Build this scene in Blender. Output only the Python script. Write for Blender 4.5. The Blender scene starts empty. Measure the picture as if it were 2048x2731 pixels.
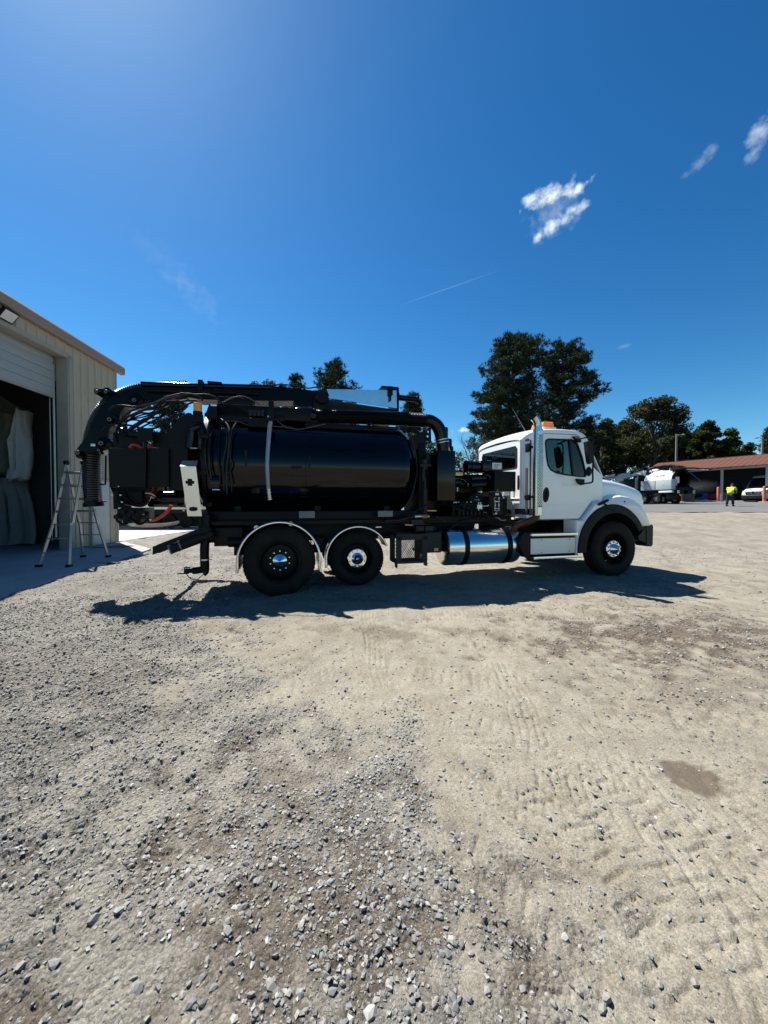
import bpy, bmesh, math, random
import numpy as np
from mathutils import Vector, Matrix

random.seed(7)
D = bpy.data
SC = bpy.context.scene
COL = SC.collection
R = math.radians

# ------------------------------------------------------------------ camera
CAM_H = 1.35
PITCH = R(1.19)
FPX = 986.0                      # focal length measured in photograph pixels (2048 wide)
cam = D.cameras.new("camera")
cam.sensor_fit = 'HORIZONTAL'
cam.sensor_width = 36.0
cam.lens = 36.0 * FPX / 2048.0
cam.clip_start = 0.05
cam.clip_end = 6000
cam_o = D.objects.new("camera", cam)
cam_o.location = (0, 0, CAM_H)
cam_o.rotation_euler = (R(90) - PITCH, 0, 0)
COL.objects.link(cam_o)
SC.camera = cam_o

# ------------------------------------------------------------------ light
SUN_AZ = R(-44.0)                # from +Y, negative = to the left
SUN_EL = R(56.5)
sd = Vector((math.sin(SUN_AZ) * math.cos(SUN_EL), math.cos(SUN_AZ) * math.cos(SUN_EL), math.sin(SUN_EL)))
sun = D.lights.new("sun", 'SUN')
sun.energy = 5.0
sun.angle = R(0.53)
sun.color = (1.0, 0.965, 0.91)
sun_o = D.objects.new("sun", sun)
sun_o.rotation_euler = (-sd).to_track_quat('-Z', 'Y').to_euler()
sun_o.location = (-30, 40, 60)
COL.objects.link(sun_o)

world = D.worlds.new("World")
SC.world = world
world.use_nodes = True
wn, wl = world.node_tree.nodes, world.node_tree.links
wn.clear()


def wnode(t, **k):
    n = wn.new(t)
    for a, b in k.items():
        setattr(n, a, b)
    return n


SKY_STRENGTH = 0.066
sky = wnode('ShaderNodeTexSky', sky_type='NISHITA', sun_disc=False, sun_elevation=SUN_EL,
            sun_rotation=SUN_AZ, altitude=250.0, air_density=1.0, dust_density=0.3, ozone_density=4.0)
bgn = wnode('ShaderNodeBackground')
bgn.inputs['Strength'].default_value = SKY_STRENGTH
wout = wnode('ShaderNodeOutputWorld')
hsv = wnode('ShaderNodeHueSaturation')
hsv.inputs['Saturation'].default_value = 1.29
wl.new(sky.outputs[0], hsv.inputs['Color'])
gam = wnode('ShaderNodeMix', data_type='RGBA', blend_type='MULTIPLY')
gam.inputs[0].default_value = 1.0
gam.inputs[7].default_value = (0.63, 0.735, 0.64, 1)
gmn = wnode('ShaderNodeGamma')
gmn.inputs['Gamma'].default_value = 1.2
wl.new(hsv.outputs[0], gmn.inputs[0])
wl.new(gmn.outputs[0], gam.inputs[6])

# clouds: a few small real directions of the sky, broken up with noise
tc = wnode('ShaderNodeTexCoord')
nz = wnode('ShaderNodeTexNoise', noise_dimensions='3D')
nz.inputs['Scale'].default_value = 46.0
nz.inputs['Detail'].default_value = 9.0
nz.inputs['Roughness'].default_value = 0.56
wl.new(tc.outputs['Generated'], nz.inputs['Vector'])


def pix_dir(px, py):
    x = (px - 1024.0) / FPX
    y = -(py - 1365.5) / FPX
    c, s = math.cos(PITCH), math.sin(PITCH)
    return Vector((x, c + y * s, y * c - s)).normalized()


def vmath(op, a, b):
    n = wnode('ShaderNodeVectorMath', operation=op)
    for i, v in enumerate((a, b)):
        if isinstance(v, (tuple, list, Vector)):
            n.inputs[i].default_value = tuple(v)
        else:
            wl.new(v, n.inputs[i])
    return n.outputs['Value' if op in ('DOT_PRODUCT', 'LENGTH') else 0]


def m1(op, a, b=None, c=None, clamp=False):
    n = wnode('ShaderNodeMath', operation=op, use_clamp=clamp)
    for i, v in enumerate((a, b, c)):
        if v is None:
            continue
        if isinstance(v, (int, float)):
            n.inputs[i].default_value = v
        else:
            wl.new(v, n.inputs[i])
    return n.outputs[0]


def puff(px, py, lw, lh, ang, dens, noise=True):
    """soft elliptical density about one sky direction (lengths in degrees)"""
    d = pix_dir(px, py)
    right = Vector((0, 0, 1)).cross(d).normalized() * -1
    up = right.cross(d) * 1
    if up.z < 0:
        up = -up
    a = R(ang)
    e1 = right * math.cos(a) + up * math.sin(a)
    e2 = up * math.cos(a) - right * math.sin(a)
    u = m1('DIVIDE', vmath('DOT_PRODUCT', tc.outputs['Generated'], e1), math.sin(R(lw)))
    v = m1('DIVIDE', vmath('DOT_PRODUCT', tc.outputs['Generated'], e2), math.sin(R(lh)))
    w = vmath('DOT_PRODUCT', tc.outputs['Generated'], d)
    q = m1('ADD', m1('MULTIPLY', u, u), m1('MULTIPLY', v, v))
    e = m1('SUBTRACT', 1.0, m1('SQRT', q))
    e = m1('MULTIPLY', e, m1('GREATER_THAN', w, 0.2))
    e = m1('MAXIMUM', e, 0.0)
    if noise:
        k = m1('MULTIPLY_ADD', m1('SUBTRACT', nz.outputs['Fac'], 0.5), 3.6, m1('SUBTRACT', m1('MULTIPLY', e, 1.9), 0.70))
        e = m1('MULTIPLY', m1('POWER', m1('MULTIPLY', k, .85, clamp=True), 1.25), m1('MULTIPLY', e, 3.0, clamp=True))
    return m1('MULTIPLY', e, dens)


masks = [
    puff(1480, 565, 4.6, 4.0, 25, .20), puff(1462, 524, 4.5, 1.5, 8, 1.1), puff(1415, 532, 2.0, 0.9, -4, 0.85), puff(1545, 500, 2.1, 1.0, 25, 1.0), puff(1520, 562, 2.7, 1.15, 8, .9),
    puff(1466, 606, 2.9, 1.25, 22, .9), puff(1436, 630, 1.2, .8, 30, .8), puff(1510, 582, 1.8, 1.0, 20, .6),
    puff(2032, 345, 2.4, 1.3, 50, 0.5), puff(2008, 410, 1.4, .9, 30, .32),
    puff(1860, 438, 2.2, 0.95, 32, 0.25),
    puff(1236, 1147, 2.6, 0.6, 4, 0.85), puff(1300, 1143, 1.6, .5, 0, .6),
    puff(515, 775, 7.0, 3.0, -42, 0.07), puff(430, 690, 8.0, 2.5, -35, 0.03), puff(1665, 924, 1.4, 0.5, 0, 0.12),
    puff(1195, 769, 7.4, 0.10, 12.5, 0.12, False),
]
acc = masks[0]
for m in masks[1:]:
    acc = m1('MAXIMUM', acc, m)
dens = m1('MULTIPLY', acc, 1.0, clamp=True)
cl = wnode('ShaderNodeMix', data_type='RGBA')
wl.new(dens, cl.inputs[0])
wl.new(gam.outputs[2], cl.inputs[6])
cl.inputs[7].default_value = (0.40 / SKY_STRENGTH, 0.46 / SKY_STRENGTH, 0.50 / SKY_STRENGTH, 1)
wl.new(cl.outputs[2], bgn.inputs['Color'])
wl.new(bgn.outputs[0], wout.inputs['Surface'])

SC.view_settings.view_transform = 'Standard'
SC.view_settings.look = 'None'
SC.view_settings.gamma = 1.0
SC.view_settings.use_curve_mapping = False
SC.view_settings.exposure = 1.15
SC.render.engine = 'CYCLES'
SC.cycles.use_denoising = True
SC.cycles.max_bounces = 8
SC.cycles.transparent_max_bounces = 24
SC.cycles.sample_clamp_indirect = 6.0

# ------------------------------------------------------------------ survey: photograph -> metres
TA = R(14.8)                      # heading of the truck
TP = Vector((-1.51, 5.34, 0.0))   # contact of its rear near wheel


def ray(px, py):
    x = (px - 1024.0) / FPX
    y = -(py - 1365.5) / FPX
    c, s = math.cos(PITCH), math.sin(PITCH)
    return (x, c + y * s, y * c - s)


def atY(px, py, Y):
    r = ray(px, py)
    t = Y / r[1]
    return Vector((r[0] * t, Y, CAM_H + r[2] * t))


def atX(px, py, X):
    r = ray(px, py)
    t = X / r[0]
    return Vector((X, r[1] * t, CAM_H + r[2] * t))


def atG(px, py, z=0.0):
    r = ray(px, py)
    t = (z - CAM_H) / r[2]
    return Vector((r[0] * t, r[1] * t, z))


def T(px, py, d):
    """point at depth d behind the truck's near side, in the truck's own axes (along, depth, up)"""
    r = ray(px, py)
    c, s = math.cos(TA), math.sin(TA)
    t = (d + (-s * TP.x + c * TP.y)) / (-s * r[0] + c * r[1])
    X, Y, Z = r[0] * t, r[1] * t, CAM_H + r[2] * t
    return Vector((c * (X - TP.x) + s * (Y - TP.y), d, Z))


zA = lambda x, y: (200 + x / 5.53, 1000 + y / 5.53)
zB = lambda x, y: (480 + x / 5.53, 1000 + y / 5.53)
zC = lambda x, y: (760 + x / 5.53, 1000 + y / 5.53)
zD = lambda x, y: (1080 + x / 5.53, 1120 + y / 5.53)
zE = lambda x, y: (1400 + x / 4.608, 1080 + y / 4.608)
zH = lambda x, y: (1200 + x / 9.217, 1200 + y / 9.217)


# ------------------------------------------------------------------ mesh helpers
def V(*a):
    return Vector(a)


def crv(pts, n=6):
    """Catmull-Rom through the points"""
    pts = [Vector(p) for p in pts]
    if len(pts) < 3:
        return pts
    P = [pts[0] * 2 - pts[1]] + pts + [pts[-1] * 2 - pts[-2]]
    out = []
    for i in range(1, len(P) - 2):
        a, b, c, d = P[i - 1], P[i], P[i + 1], P[i + 2]
        for k in range(n):
            t = k / n
            out.append(0.5 * ((2 * b) + (c - a) * t + (2 * a - 5 * b + 4 * c - d) * t * t + (3 * b - a - 3 * c + d) * t ** 3))
    out.append(pts[-1])
    return out


class MB:
    def __init__(self):
        self.v, self.f, self.m, self.g = [], [], [], []

    def add(self, vs, fs, m=0):
        o = len(self.v)
        self.g.append((len(self.v), len(self.f)))
        self.v += [tuple(x) for x in vs]
        for q in fs:
            self.f.append(tuple(i + o for i in q))
            self.m.append(m)
        return self

    def box(self, a, b, bev=0.0, m=0, M=None):
        x0, x1 = sorted((a[0], b[0])); y0, y1 = sorted((a[1], b[1])); z0, z1 = sorted((a[2], b[2]))
        if bev <= 0:
            vs = [V(x, y, z) for z in (z0, z1) for y in (y0, y1) for x in (x0, x1)]
            fs = [(0, 2, 3, 1), (4, 5, 7, 6), (0, 1, 5, 4), (2, 6, 7, 3), (0, 4, 6, 2), (1, 3, 7, 5)]
        else:
            c = V((x0 + x1) / 2, (y0 + y1) / 2, (z0 + z1) / 2)
            h = V((x1 - x0) / 2, (y1 - y0) / 2, (z1 - z0) / 2)
            e = min(bev, h.x * .95, h.y * .95, h.z * .95)
            bm = bmesh.new()
            bmesh.ops.create_cube(bm, size=2)
            for q in bm.verts:
                q.co = V(q.co.x * h.x, q.co.y * h.y, q.co.z * h.z) + c
            bmesh.ops.bevel(bm, geom=list(bm.edges), offset=e, segments=2, affect='EDGES', profile=0.6)
            bm.verts.index_update()
            vs = [q.co.copy() for q in bm.verts]
            fs = [[q.index for q in f.verts] for f in bm.faces]
            bm.free()
        if M is not None:
            vs = [M @ q for q in vs]
        return self.add(vs, fs, m)

    def bar(self, p, q, w, h, m=0, up=(0, 0, 1), bev=0.0):
        """rectangular bar from p to q, w wide across, h high along up"""
        p, q = Vector(p), Vector(q)
        ax = (q - p); L = ax.length; ax.normalize()
        up = Vector(up)
        if abs(ax.dot(up)) > .98:
            up = V(0, 1, 0)
        sd_ = ax.cross(up).normalized()
        up = sd_.cross(ax)
        M = Matrix((ax, sd_, up)).transposed().to_4x4()
        M.translation = p
        return self.box((0, -w / 2, -h / 2), (L, w / 2, h / 2), bev, m, M)

    def tube(self, path, r, seg=10, cap=True, m=0):
        path = [Vector(p) for p in path]
        n = len(path)
        rs = r if isinstance(r, (list, tuple)) else [r] * n
        tg = []
        for i in range(n):
            a = path[max(i - 1, 0)]; b = path[min(i + 1, n - 1)]
            d = b - a
            tg.append(d.normalized() if d.length > 1e-9 else (tg[-1] if tg else V(0, 0, 1)))
        ref = V(0, 0, 1) if abs(tg[0].z) < .9 else V(0, 1, 0)
        nrm = tg[0].cross(ref).normalized()
        vs, fs = [], []
        for i in range(n):
            nrm = (nrm - tg[i] * nrm.dot(tg[i]))
            nrm = nrm.normalized() if nrm.length > 1e-6 else tg[i].orthogonal().normalized()
            bn = tg[i].cross(nrm)
            for k in range(seg):
                a = 2 * math.pi * k / seg
                vs.append(path[i] + (nrm * math.cos(a) + bn * math.sin(a)) * rs[i])
        for i in range(n - 1):
            for k in range(seg):
                k2 = (k + 1) % seg
                fs.append((i * seg + k, i * seg + k2, (i + 1) * seg + k2, (i + 1) * seg + k))
        if cap:
            fs.append(tuple(reversed(range(seg))))
            fs.append(tuple((n - 1) * seg + k for k in range(seg)))
        return self.add(vs, fs, m)

    def cyl(self, p, q, r, seg=16, r2=None, m=0):
        return self.tube([p, q], [r, r if r2 is None else r2], seg, True, m)

    def lathe(self, prof, o=(0, 0, 0), ax='y', seg=32, m=0, closed=False):
        """prof: (radius, height along axis)"""
        o = Vector(o)
        vs, fs = [], []
        n = len(prof)
        for r_, h in prof:
            for k in range(seg):
                a = 2 * math.pi * k / seg
                c, s = math.cos(a) * r_, math.sin(a) * r_
                p = V(c, h, s) if ax == 'y' else (V(h, c, s) if ax == 'x' else V(c, s, h))
                vs.append(o + p)
        flip = ax in ('y',)
        for i in range(n - 1):
            for k in range(seg):
                k2 = (k + 1) % seg
                q = (i * seg + k, i * seg + k2, (i + 1) * seg + k2, (i + 1) * seg + k)
                fs.append(q if not flip else tuple(reversed(q)))
        return self.add(vs, fs, m)

    def prism(self, poly, fn, w0, w1, m=0, inset=0.0):
        """poly (u,v) list; fn(u,v,w)->Vector"""
        n = len(poly)
        vs = [fn(u, v, w0) for u, v in poly] + [fn(u, v, w1) for u, v in poly]
        fs = [tuple(range(n)), tuple(reversed(range(n, 2 * n)))]
        for i in range(n):
            j = (i + 1) % n
            fs.append((j, i, i + n, j + n))
        return self.add(vs, fs, m)

    def plate(self, outer, holes, fn, w0, w1, m=0):
        """flat plate with holes"""
        bm = bmesh.new()
        loops = [outer] + list(holes)
        ed = []
        rings = []
        for lp in loops:
            vs = [bm.verts.new((u, v, 0)) for u, v in lp]
            rings.append(vs)
            for i in range(len(vs)):
                ed.append(bm.edges.new((vs[i], vs[(i + 1) % len(vs)])))
        bmesh.ops.triangle_fill(bm, use_beauty=True, edges=ed, normal=(0, 0, 1))
        bm.verts.index_update()
        co = [(q.co.x, q.co.y) for q in bm.verts]
        n = len(co)
        tr = [[q.index for q in f.verts] for f in bm.faces]
        vs = [fn(u, v, w0) for u, v in co] + [fn(u, v, w1) for u, v in co]
        fs = [tuple(t) for t in tr] + [tuple(i + n for i in reversed(t)) for t in tr]
        for rg in rings:
            for i in range(len(rg)):
                a, b = rg[i].index, rg[(i + 1) % len(rg)].index
                fs.append((a, b, b + n, a + n))
        bm.free()
        return self.add(vs, fs, m)

    def loft(self, rings, m=0, closed=True, cap=True):
        n = len(rings[0])
        vs = [p for r_ in rings for p in r_]
        fs = []
        for i in range(len(rings) - 1):
            for k in range(n if closed else n - 1):
                k2 = (k + 1) % n
                fs.append((i * n + k, i * n + k2, (i + 1) * n + k2, (i + 1) * n + k))
        if cap and closed:
            fs.append(tuple(reversed(range(n))))
            fs.append(tuple((len(rings) - 1) * n + k for k in range(n)))
        return self.add(vs, fs, m)

    def mesh(self, name, mats, ang=35):
        me = D.meshes.new(name)
        me.from_pydata(self.v, [], self.f)
        for mt in (mats if isinstance(mats, (list, tuple)) else [mats]):
            me.materials.append(mt)
        me.polygons.foreach_set('material_index', self.m)
        bm = bmesh.new()
        bm.from_mesh(me)
        bmesh.ops.recalc_face_normals(bm, faces=bm.faces)
        bm.to_mesh(me)
        bm.free()
        if ang > 0:
            me.polygons.foreach_set('use_smooth', [True] * len(me.polygons))
            me.set_sharp_from_angle(angle=R(ang))
        me.update()
        return me

    def build_each(self, name, mats, parent=None, ang=35):
        """every piece an object of its own"""
        out = []
        ends = self.g[1:] + [(len(self.v), len(self.f))]
        for (v0, f0), (v1, f1) in zip(self.g, ends):
            s = MB()
            s.add(self.v[v0:v1], [tuple(i - v0 for i in q) for q in self.f[f0:f1]])
            out.append(s.build(name, mats, parent, ang))
        return out

    def build(self, name, mats, parent=None, ang=35):
        return link(name, self.mesh(name, mats, ang), parent)


def link(name, me, parent=None):
    o = D.objects.new(name, me)
    COL.objects.link(o)
    if parent is not None:
        o.parent = parent
    return o


def np_mesh(name, Vv, F, mats, smooth=False, attrs=None):
    me = D.meshes.new(name)
    Vv = np.asarray(Vv, np.float32); F = np.asarray(F, np.int32)
    n, k = F.shape
    me.vertices.add(len(Vv)); me.vertices.foreach_set('co', Vv.ravel())
    me.loops.add(n * k); me.loops.foreach_set('vertex_index', F.ravel())
    me.polygons.add(n)
    me.polygons.foreach_set('loop_start', np.arange(0, n * k, k, dtype=np.int32))
    me.polygons.foreach_set('loop_total', np.full(n, k, np.int32))
    me.polygons.foreach_set('use_smooth', np.full(n, smooth, bool))
    for a, arr in (attrs or {}).items():
        at = me.attributes.new(a, 'FLOAT', 'POINT')
        at.data.foreach_set('value', np.asarray(arr, np.float32).ravel())
    for mt in (mats if isinstance(mats, (list, tuple)) else [mats]):
        me.materials.append(mt)
    me.update(calc_edges=True)
    return me


def tag(o, label=None, cat=None, group=None, kind=None):
    if label: o['label'] = label
    if cat: o['category'] = cat
    if group: o['group'] = group
    if kind: o['kind'] = kind
    return o


def thing(name, label, cat, loc=(0, 0, 0), rz=0.0, group=None):
    o = D.objects.new(name, None)
    COL.objects.link(o)
    o.empty_display_size = 0.2
    o.location = loc
    o.rotation_euler = (0, 0, rz)
    return tag(o, label, cat, group)


def copy_tree(o, parent=None):
    c = o.copy()
    COL.objects.link(c)
    if parent is not None:
        c.parent = parent
    for ch in list(o.children):
        copy_tree(ch, c)
    return c


# ------------------------------------------------------------------ materials
def nodes(name):
    mt = D.materials.new(name)
    mt.use_nodes = True
    nt = mt.node_tree
    return mt, nt.nodes, nt.links, nt.nodes['Principled BSDF']


def mat(name, col, rough=.5, metal=0.0, spec=.5, var=0.12, scale=6.0, bump=0.0, bscale=40.0, coat=0.0, dirt=None, dirt_amt=.0, rvar=.08, trans=0.0):
    """principled paint/metal/rubber with uneven colour, gloss and relief"""
    mt, n, l, p = nodes(name)
    tcn = n.new('ShaderNodeTexCoord')
    nz_ = n.new('ShaderNodeTexNoise')
    nz_.inputs['Scale'].default_value = scale
    nz_.inputs['Detail'].default_value = 6
    nz_.inputs['Roughness'].default_value = .6
    l.new(tcn.outputs['Object'], nz_.inputs['Vector'])
    mx = n.new('ShaderNodeMix'); mx.data_type = 'RGBA'
    c = Vector(col[:3])
    mx.inputs[6].default_value = (*(c * (1 - var)), 1)
    mx.inputs[7].default_value = (*[min(1, x * (1 + var)) for x in c], 1)
    l.new(nz_.outputs['Fac'], mx.inputs[0])
    out = mx.outputs[2]
    if dirt is not None:
        n2 = n.new('ShaderNodeTexNoise'); n2.inputs['Scale'].default_value = scale * .45; n2.inputs['Detail'].default_value = 8
        n2.inputs['Roughness'].default_value = .7
        l.new(tcn.outputs['Object'], n2.inputs['Vector'])
        rp = n.new('ShaderNodeMapRange'); rp.inputs[1].default_value = .42; rp.inputs[2].default_value = .75
        rp.inputs[4].default_value = dirt_amt
        l.new(n2.outputs['Fac'], rp.inputs[0])
        m2 = n.new('ShaderNodeMix'); m2.data_type = 'RGBA'
        m2.inputs[7].default_value = (*dirt, 1)
        l.new(rp.outputs[0], m2.inputs[0]); l.new(out, m2.inputs[6])
        out = m2.outputs[2]
    l.new(out, p.inputs['Base Color'])
    mr = n.new('ShaderNodeMapRange')
    mr.inputs[3].default_value = max(0.0, rough - rvar); mr.inputs[4].default_value = min(1.0, rough + rvar)
    l.new(nz_.outputs['Fac'], mr.inputs[0])
    l.new(mr.outputs[0], p.inputs['Roughness'])
    p.inputs['Metallic'].default_value = metal
    p.inputs['Specular IOR Level'].default_value = spec
    p.inputs['Coat Weight'].default_value = coat
    p.inputs['Coat Roughness'].default_value = .05
    p.inputs['Transmission Weight'].default_value = trans
    if bump > 0:
        bz = n.new('ShaderNodeTexNoise'); bz.inputs['Scale'].default_value = bscale; bz.inputs['Detail'].default_value = 5
        l.new(tcn.outputs['Object'], bz.inputs['Vector'])
        b = n.new('ShaderNodeBump'); b.inputs['Strength'].default_value = bump; b.inputs['Distance'].default_value = .01
        l.new(bz.outputs['Fac'], b.inputs['Height'])
        l.new(b.outputs[0], p.inputs['Normal'])
    return mt


M = {}
M['black_gloss'] = mat('black gloss paint', (.0018, .002, .003), .09, spec=.30, var=.2, rvar=.05, bump=.06, bscale=1.3)
M['boom_paint'] = mat('boom black paint', (.0015, .0017, .002), .22, spec=.14, var=.2)
M['black_satin'] = mat('black satin steel', (.0028, .0028, .003), .42, spec=.18, var=.3, dirt=(.012, .011, .009), dirt_amt=.25)
M['black_rubber'] = mat('black rubber', (.007, .007, .007), .62, spec=.25, var=.3, bump=.08, bscale=60, dirt=(.05, .044, .036), dirt_amt=.25)
M['tyre'] = mat('tyre rubber', (.006, .006, .006), .7, spec=.2, var=.3, bump=.1, bscale=50, dirt=(.040, .036, .029), dirt_amt=.45)
M['hose'] = mat('hydraulic hose rubber', (.006, .006, .007), .36, spec=.35, var=.3)
M['white_paint'] = mat('white cab paint', (.84, .85, .85), .16, spec=.5, var=.03, scale=3, rvar=.05, coat=.4, dirt=(.50, .47, .43), dirt_amt=.10)
M['white_dull'] = mat('dull white metal', (.72, .72, .70), .4, var=.06, dirt=(.4, .37, .32), dirt_amt=.3)
M['chrome'] = mat('polished chrome', (.86, .86, .87), .05, metal=1.0, var=.02, rvar=.03)
M['stack'] = mat('smoked chrome', (.55, .55, .55), .12, metal=1.0, var=.08, rvar=.06)
M['polished_alu'] = mat('polished aluminium', (.80, .785, .76), .17, metal=1.0, var=.03, rvar=.05, bump=.01, bscale=5)
M['stainless'] = mat('brushed stainless sheet', (.72, .72, .70), .28, metal=1.0, var=.05, rvar=.06)
M['alu'] = mat('ladder aluminium', (.46, .46, .45), .42, metal=.85, var=.1, dirt=(.3, .29, .27), dirt_amt=.4)
M['grey_plastic'] = mat('dark grey plastic', (.014, .014, .015), .5, spec=.3, var=.15)
M['interior'] = mat('cab interior plastic', (.05, .05, .052), .7, var=.2)
M['grey_plate'] = mat('grey green plate', (.16, .18, .16), .5, var=.1)
M['brass'] = mat('brass valve', (.55, .36, .14), .3, metal=.9, var=.1)
M['zinc'] = mat('zinc fitting', (.6, .6, .58), .3, metal=.9, var=.1)
M['rust'] = mat('heat browned steel', (.09, .045, .024), .5, metal=.5, var=.4, scale=12)
M['red_hose'] = mat('red pressure hose', (.55, .06, .03), .35, var=.2, spec=.5)
M['orange_lens'] = mat('orange lens', (.85, .22, .02), .2, spec=.5, var=.12, scale=30)
M['amber_lens'] = mat('amber beacon lens', (.80, .33, .02), .2, var=.15, scale=20)
M['yellow'] = mat('yellow handle', (.6, .38, .04), .4)
M['label_white'] = mat('white label', (.7, .7, .7), .4, var=.05)
M['ink'] = mat('dark print', (.05, .05, .06), .5)
M['clear_hose'] = mat('clear sight tube', (.20, .26, .33), .18, var=.15, spec=.6)
M['brown_hose'] = mat('corrugated suction hose', (.05, .043, .034), .35, var=.2)
M['ribbed_hose'] = mat('black ribbed hose', (.007, .007, .007), .24, spec=.6, var=.2)


def glass_mat(name, tint, refl=1.0, alpha=.65):
    mt = D.materials.new(name)
    mt.use_nodes = True
    n, l = mt.node_tree.nodes, mt.node_tree.links
    n.clear()
    t = n.new('ShaderNodeBsdfTransparent'); t.inputs[0].default_value = (*tint, 1)
    g = n.new('ShaderNodeBsdfGlossy'); g.inputs['Roughness'].default_value = .02
    f = n.new('ShaderNodeFresnel'); f.inputs[0].default_value = 1.5
    mlt = n.new('ShaderNodeMath'); mlt.operation = 'MULTIPLY'; mlt.inputs[1].default_value = refl
    l.new(f.outputs[0], mlt.inputs[0])
    mx = n.new('ShaderNodeMixShader')
    l.new(mlt.outputs[0], mx.inputs[0]); l.new(t.outputs[0], mx.inputs[1]); l.new(g.outputs[0], mx.inputs[2])
    o = n.new('ShaderNodeOutputMaterial')
    l.new(mx.outputs[0], o.inputs[0])
    return mt


M['glass'] = glass_mat('green tinted cab glass', (.42, .55, .52), 1.0)
M['dark_glass'] = glass_mat('dark tinted glass', (.10, .13, .14), 1.2)

# ------------------------------------------------------------------ terrain
def ss(a, b, x):
    t = np.clip((np.asarray(x, float) - a) / (b - a), 0, 1)
    return t * t * (3 - 2 * t)


def gz(x, y):
    """height of the yard: level round the truck, rising to the far apron on the right"""
    x = np.asarray(x, float); y = np.asarray(y, float)
    rise = np.interp(y, [9, 11, 22, 28, 37, 42, 60, 300], [0, .07, .80, 1.08, 1.22, 1.42, 1.6, 3.0])
    z = rise * ss(-6, 3, x)
    z = z + .02 * np.clip(x - 20, -4, 18) * ss(14, 24, y)
    z = z - .26 * ss(8.0, 4.0, y) * ss(-4.2, -6.0, x)
    return z


def G(x, y):
    return float(gz(x, y))


def fft_tile(N, L, lo, hi, beta, seed):
    """periodic random relief with wavelengths lo..hi metres on an L metre tile, unit deviation"""
    rg = np.random.default_rng(seed)
    w = np.fft.fft2(rg.standard_normal((N, N)))
    k = np.fft.fftfreq(N, L / N)
    kk = np.sqrt(k[:, None] ** 2 + k[None, :] ** 2)
    kk[0, 0] = 1
    amp = np.where((kk > 1 / hi) & (kk < 1 / lo), kk ** (-beta), 0)
    h = np.real(np.fft.ifft2(w * amp))
    return h / h.std()


TILES = {'fine': (fft_tile(768, 5.3, .022, .16, .7, 1), 5.3), 'mid': (fft_tile(768, 13.7, .12, .9, 1.2, 2), 13.7),
         'big': (fft_tile(512, 41.0, .8, 7.0, 1.2, 3), 41.0), 'mid2': (fft_tile(512, 9.1, .08, .6, 1.0, 4), 9.1)}


def smp(name, x, y):
    h, L = TILES[name]
    N = h.shape[0]
    u = (np.asarray(x) / L * N) % N; v = (np.asarray(y) / L * N) % N
    i0 = np.floor(u).astype(int) % N; j0 = np.floor(v).astype(int) % N
    i1 = (i0 + 1) % N; j1 = (j0 + 1) % N
    fu = u - np.floor(u); fv = v - np.floor(v)
    return (h[i0, j0] * (1 - fu) * (1 - fv) + h[i1, j0] * fu * (1 - fv) + h[i0, j1] * (1 - fu) * fv + h[i1, j1] * fu * fv)


def field_left(x, y):
    """crushed grey gravel on the left"""
    edge = np.interp(y, [0, 1.3, 1.8, 2.4, 3.5, 4.6, 6, 12], [-1.3, -.95, -1.0, -.95, -1.35, -2.0, -2.2, -3.0])
    return ss(.8, -.7, x - edge + .34 * smp('mid', x, y) + .25 * smp('big', x, y) + .12 * smp('fine', x, y))


def field_pile(x, y):
    """loose heap of coarser stone running towards the camera"""
    cx = np.interp(y, [.6, 1.0, 1.3, 1.65, 2.1, 2.6], [.0, -.02, -.05, -.12, .10, .16])
    hw = np.interp(y, [.6, 1.0, 1.3, 1.6, 1.9, 2.6], [.30, .24, .30, .26, .10, .05])
    p = ss(1.9, .25, np.abs(x - cx) / hw + .45 * smp('mid2', x, y) + .2 * smp('fine', x, y)) * ss(2.7, 1.7, y)
    p2 = ss(1.1, .3, np.hypot((x + .62) / .26, (y - 1.62) / .22) + .3 * smp('mid2', y, x)) * .7
    p3 = ss(1.2, .3, np.hypot((x + .42) / .5, (y - 1.3) / .2) + .3 * smp('mid2', y, x)) * .75
    return np.maximum(np.maximum(p, p2), p3)


def field_mix(x, y):
    """gravel trodden into the dirt in front of the viewer"""
    return ss(.45, -.45, x - np.interp(y, [.6, 1.2, 1.7, 2.3, 3.2], [.42, .34, .12, -.35, -1.0]) + .35 * smp('mid', x, y) + .2 * smp('big', x, y)) * ss(3.6, 2.4, y)


def field_brown(x, y):
    a = ss(1.25, .1, np.hypot((x - 3.0) / 1.7, (y - 3.75) / .9) + .30 * smp('mid', x, y) + .2 * smp('mid2', x, y))
    b = ss(1.1, .3, np.hypot((x - 2.55) / .9, (y - 2.7) / .5) + .35 * smp('mid', x, y)) * .45
    c = ss(1.1, .2, np.hypot((x + .55) / .6, (y - 1.75) / .35) + .35 * smp('mid', x, y)) * .55
    e = ss(1.1, .2, np.hypot((x - 0.1) / 1.2, (y - 3.9) / .28) + .4 * smp('mid', x, y)) * .5
    f = ss(1.15, .2, np.hypot((x + .25) / .75, (y - 1.25) / .55) + .35 * smp('mid', x, y) + .2 * smp('mid2', x, y)) * .75
    g = ss(.2, 1.2, smp('mid', x * .7, y * .7)) * .35 * ss(1.0, 3.0, x)
    return np.maximum.reduce([a, b, c, e, f, g])


def field_stain(x, y):
    a = ss(1.15, .70, np.hypot((x - 1.55) / .125, (y - 1.83 + .12 * (x - 1.55)) / .12) + .17 * smp('mid2', x, y) + .06 * smp('fine', x, y))
    b = ss(1.1, .6, np.hypot((x - 1.5) / .10, (y - 2.5) / .085) + .2 * smp('mid2', x, y)) * .45
    return np.maximum(a, b)


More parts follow.
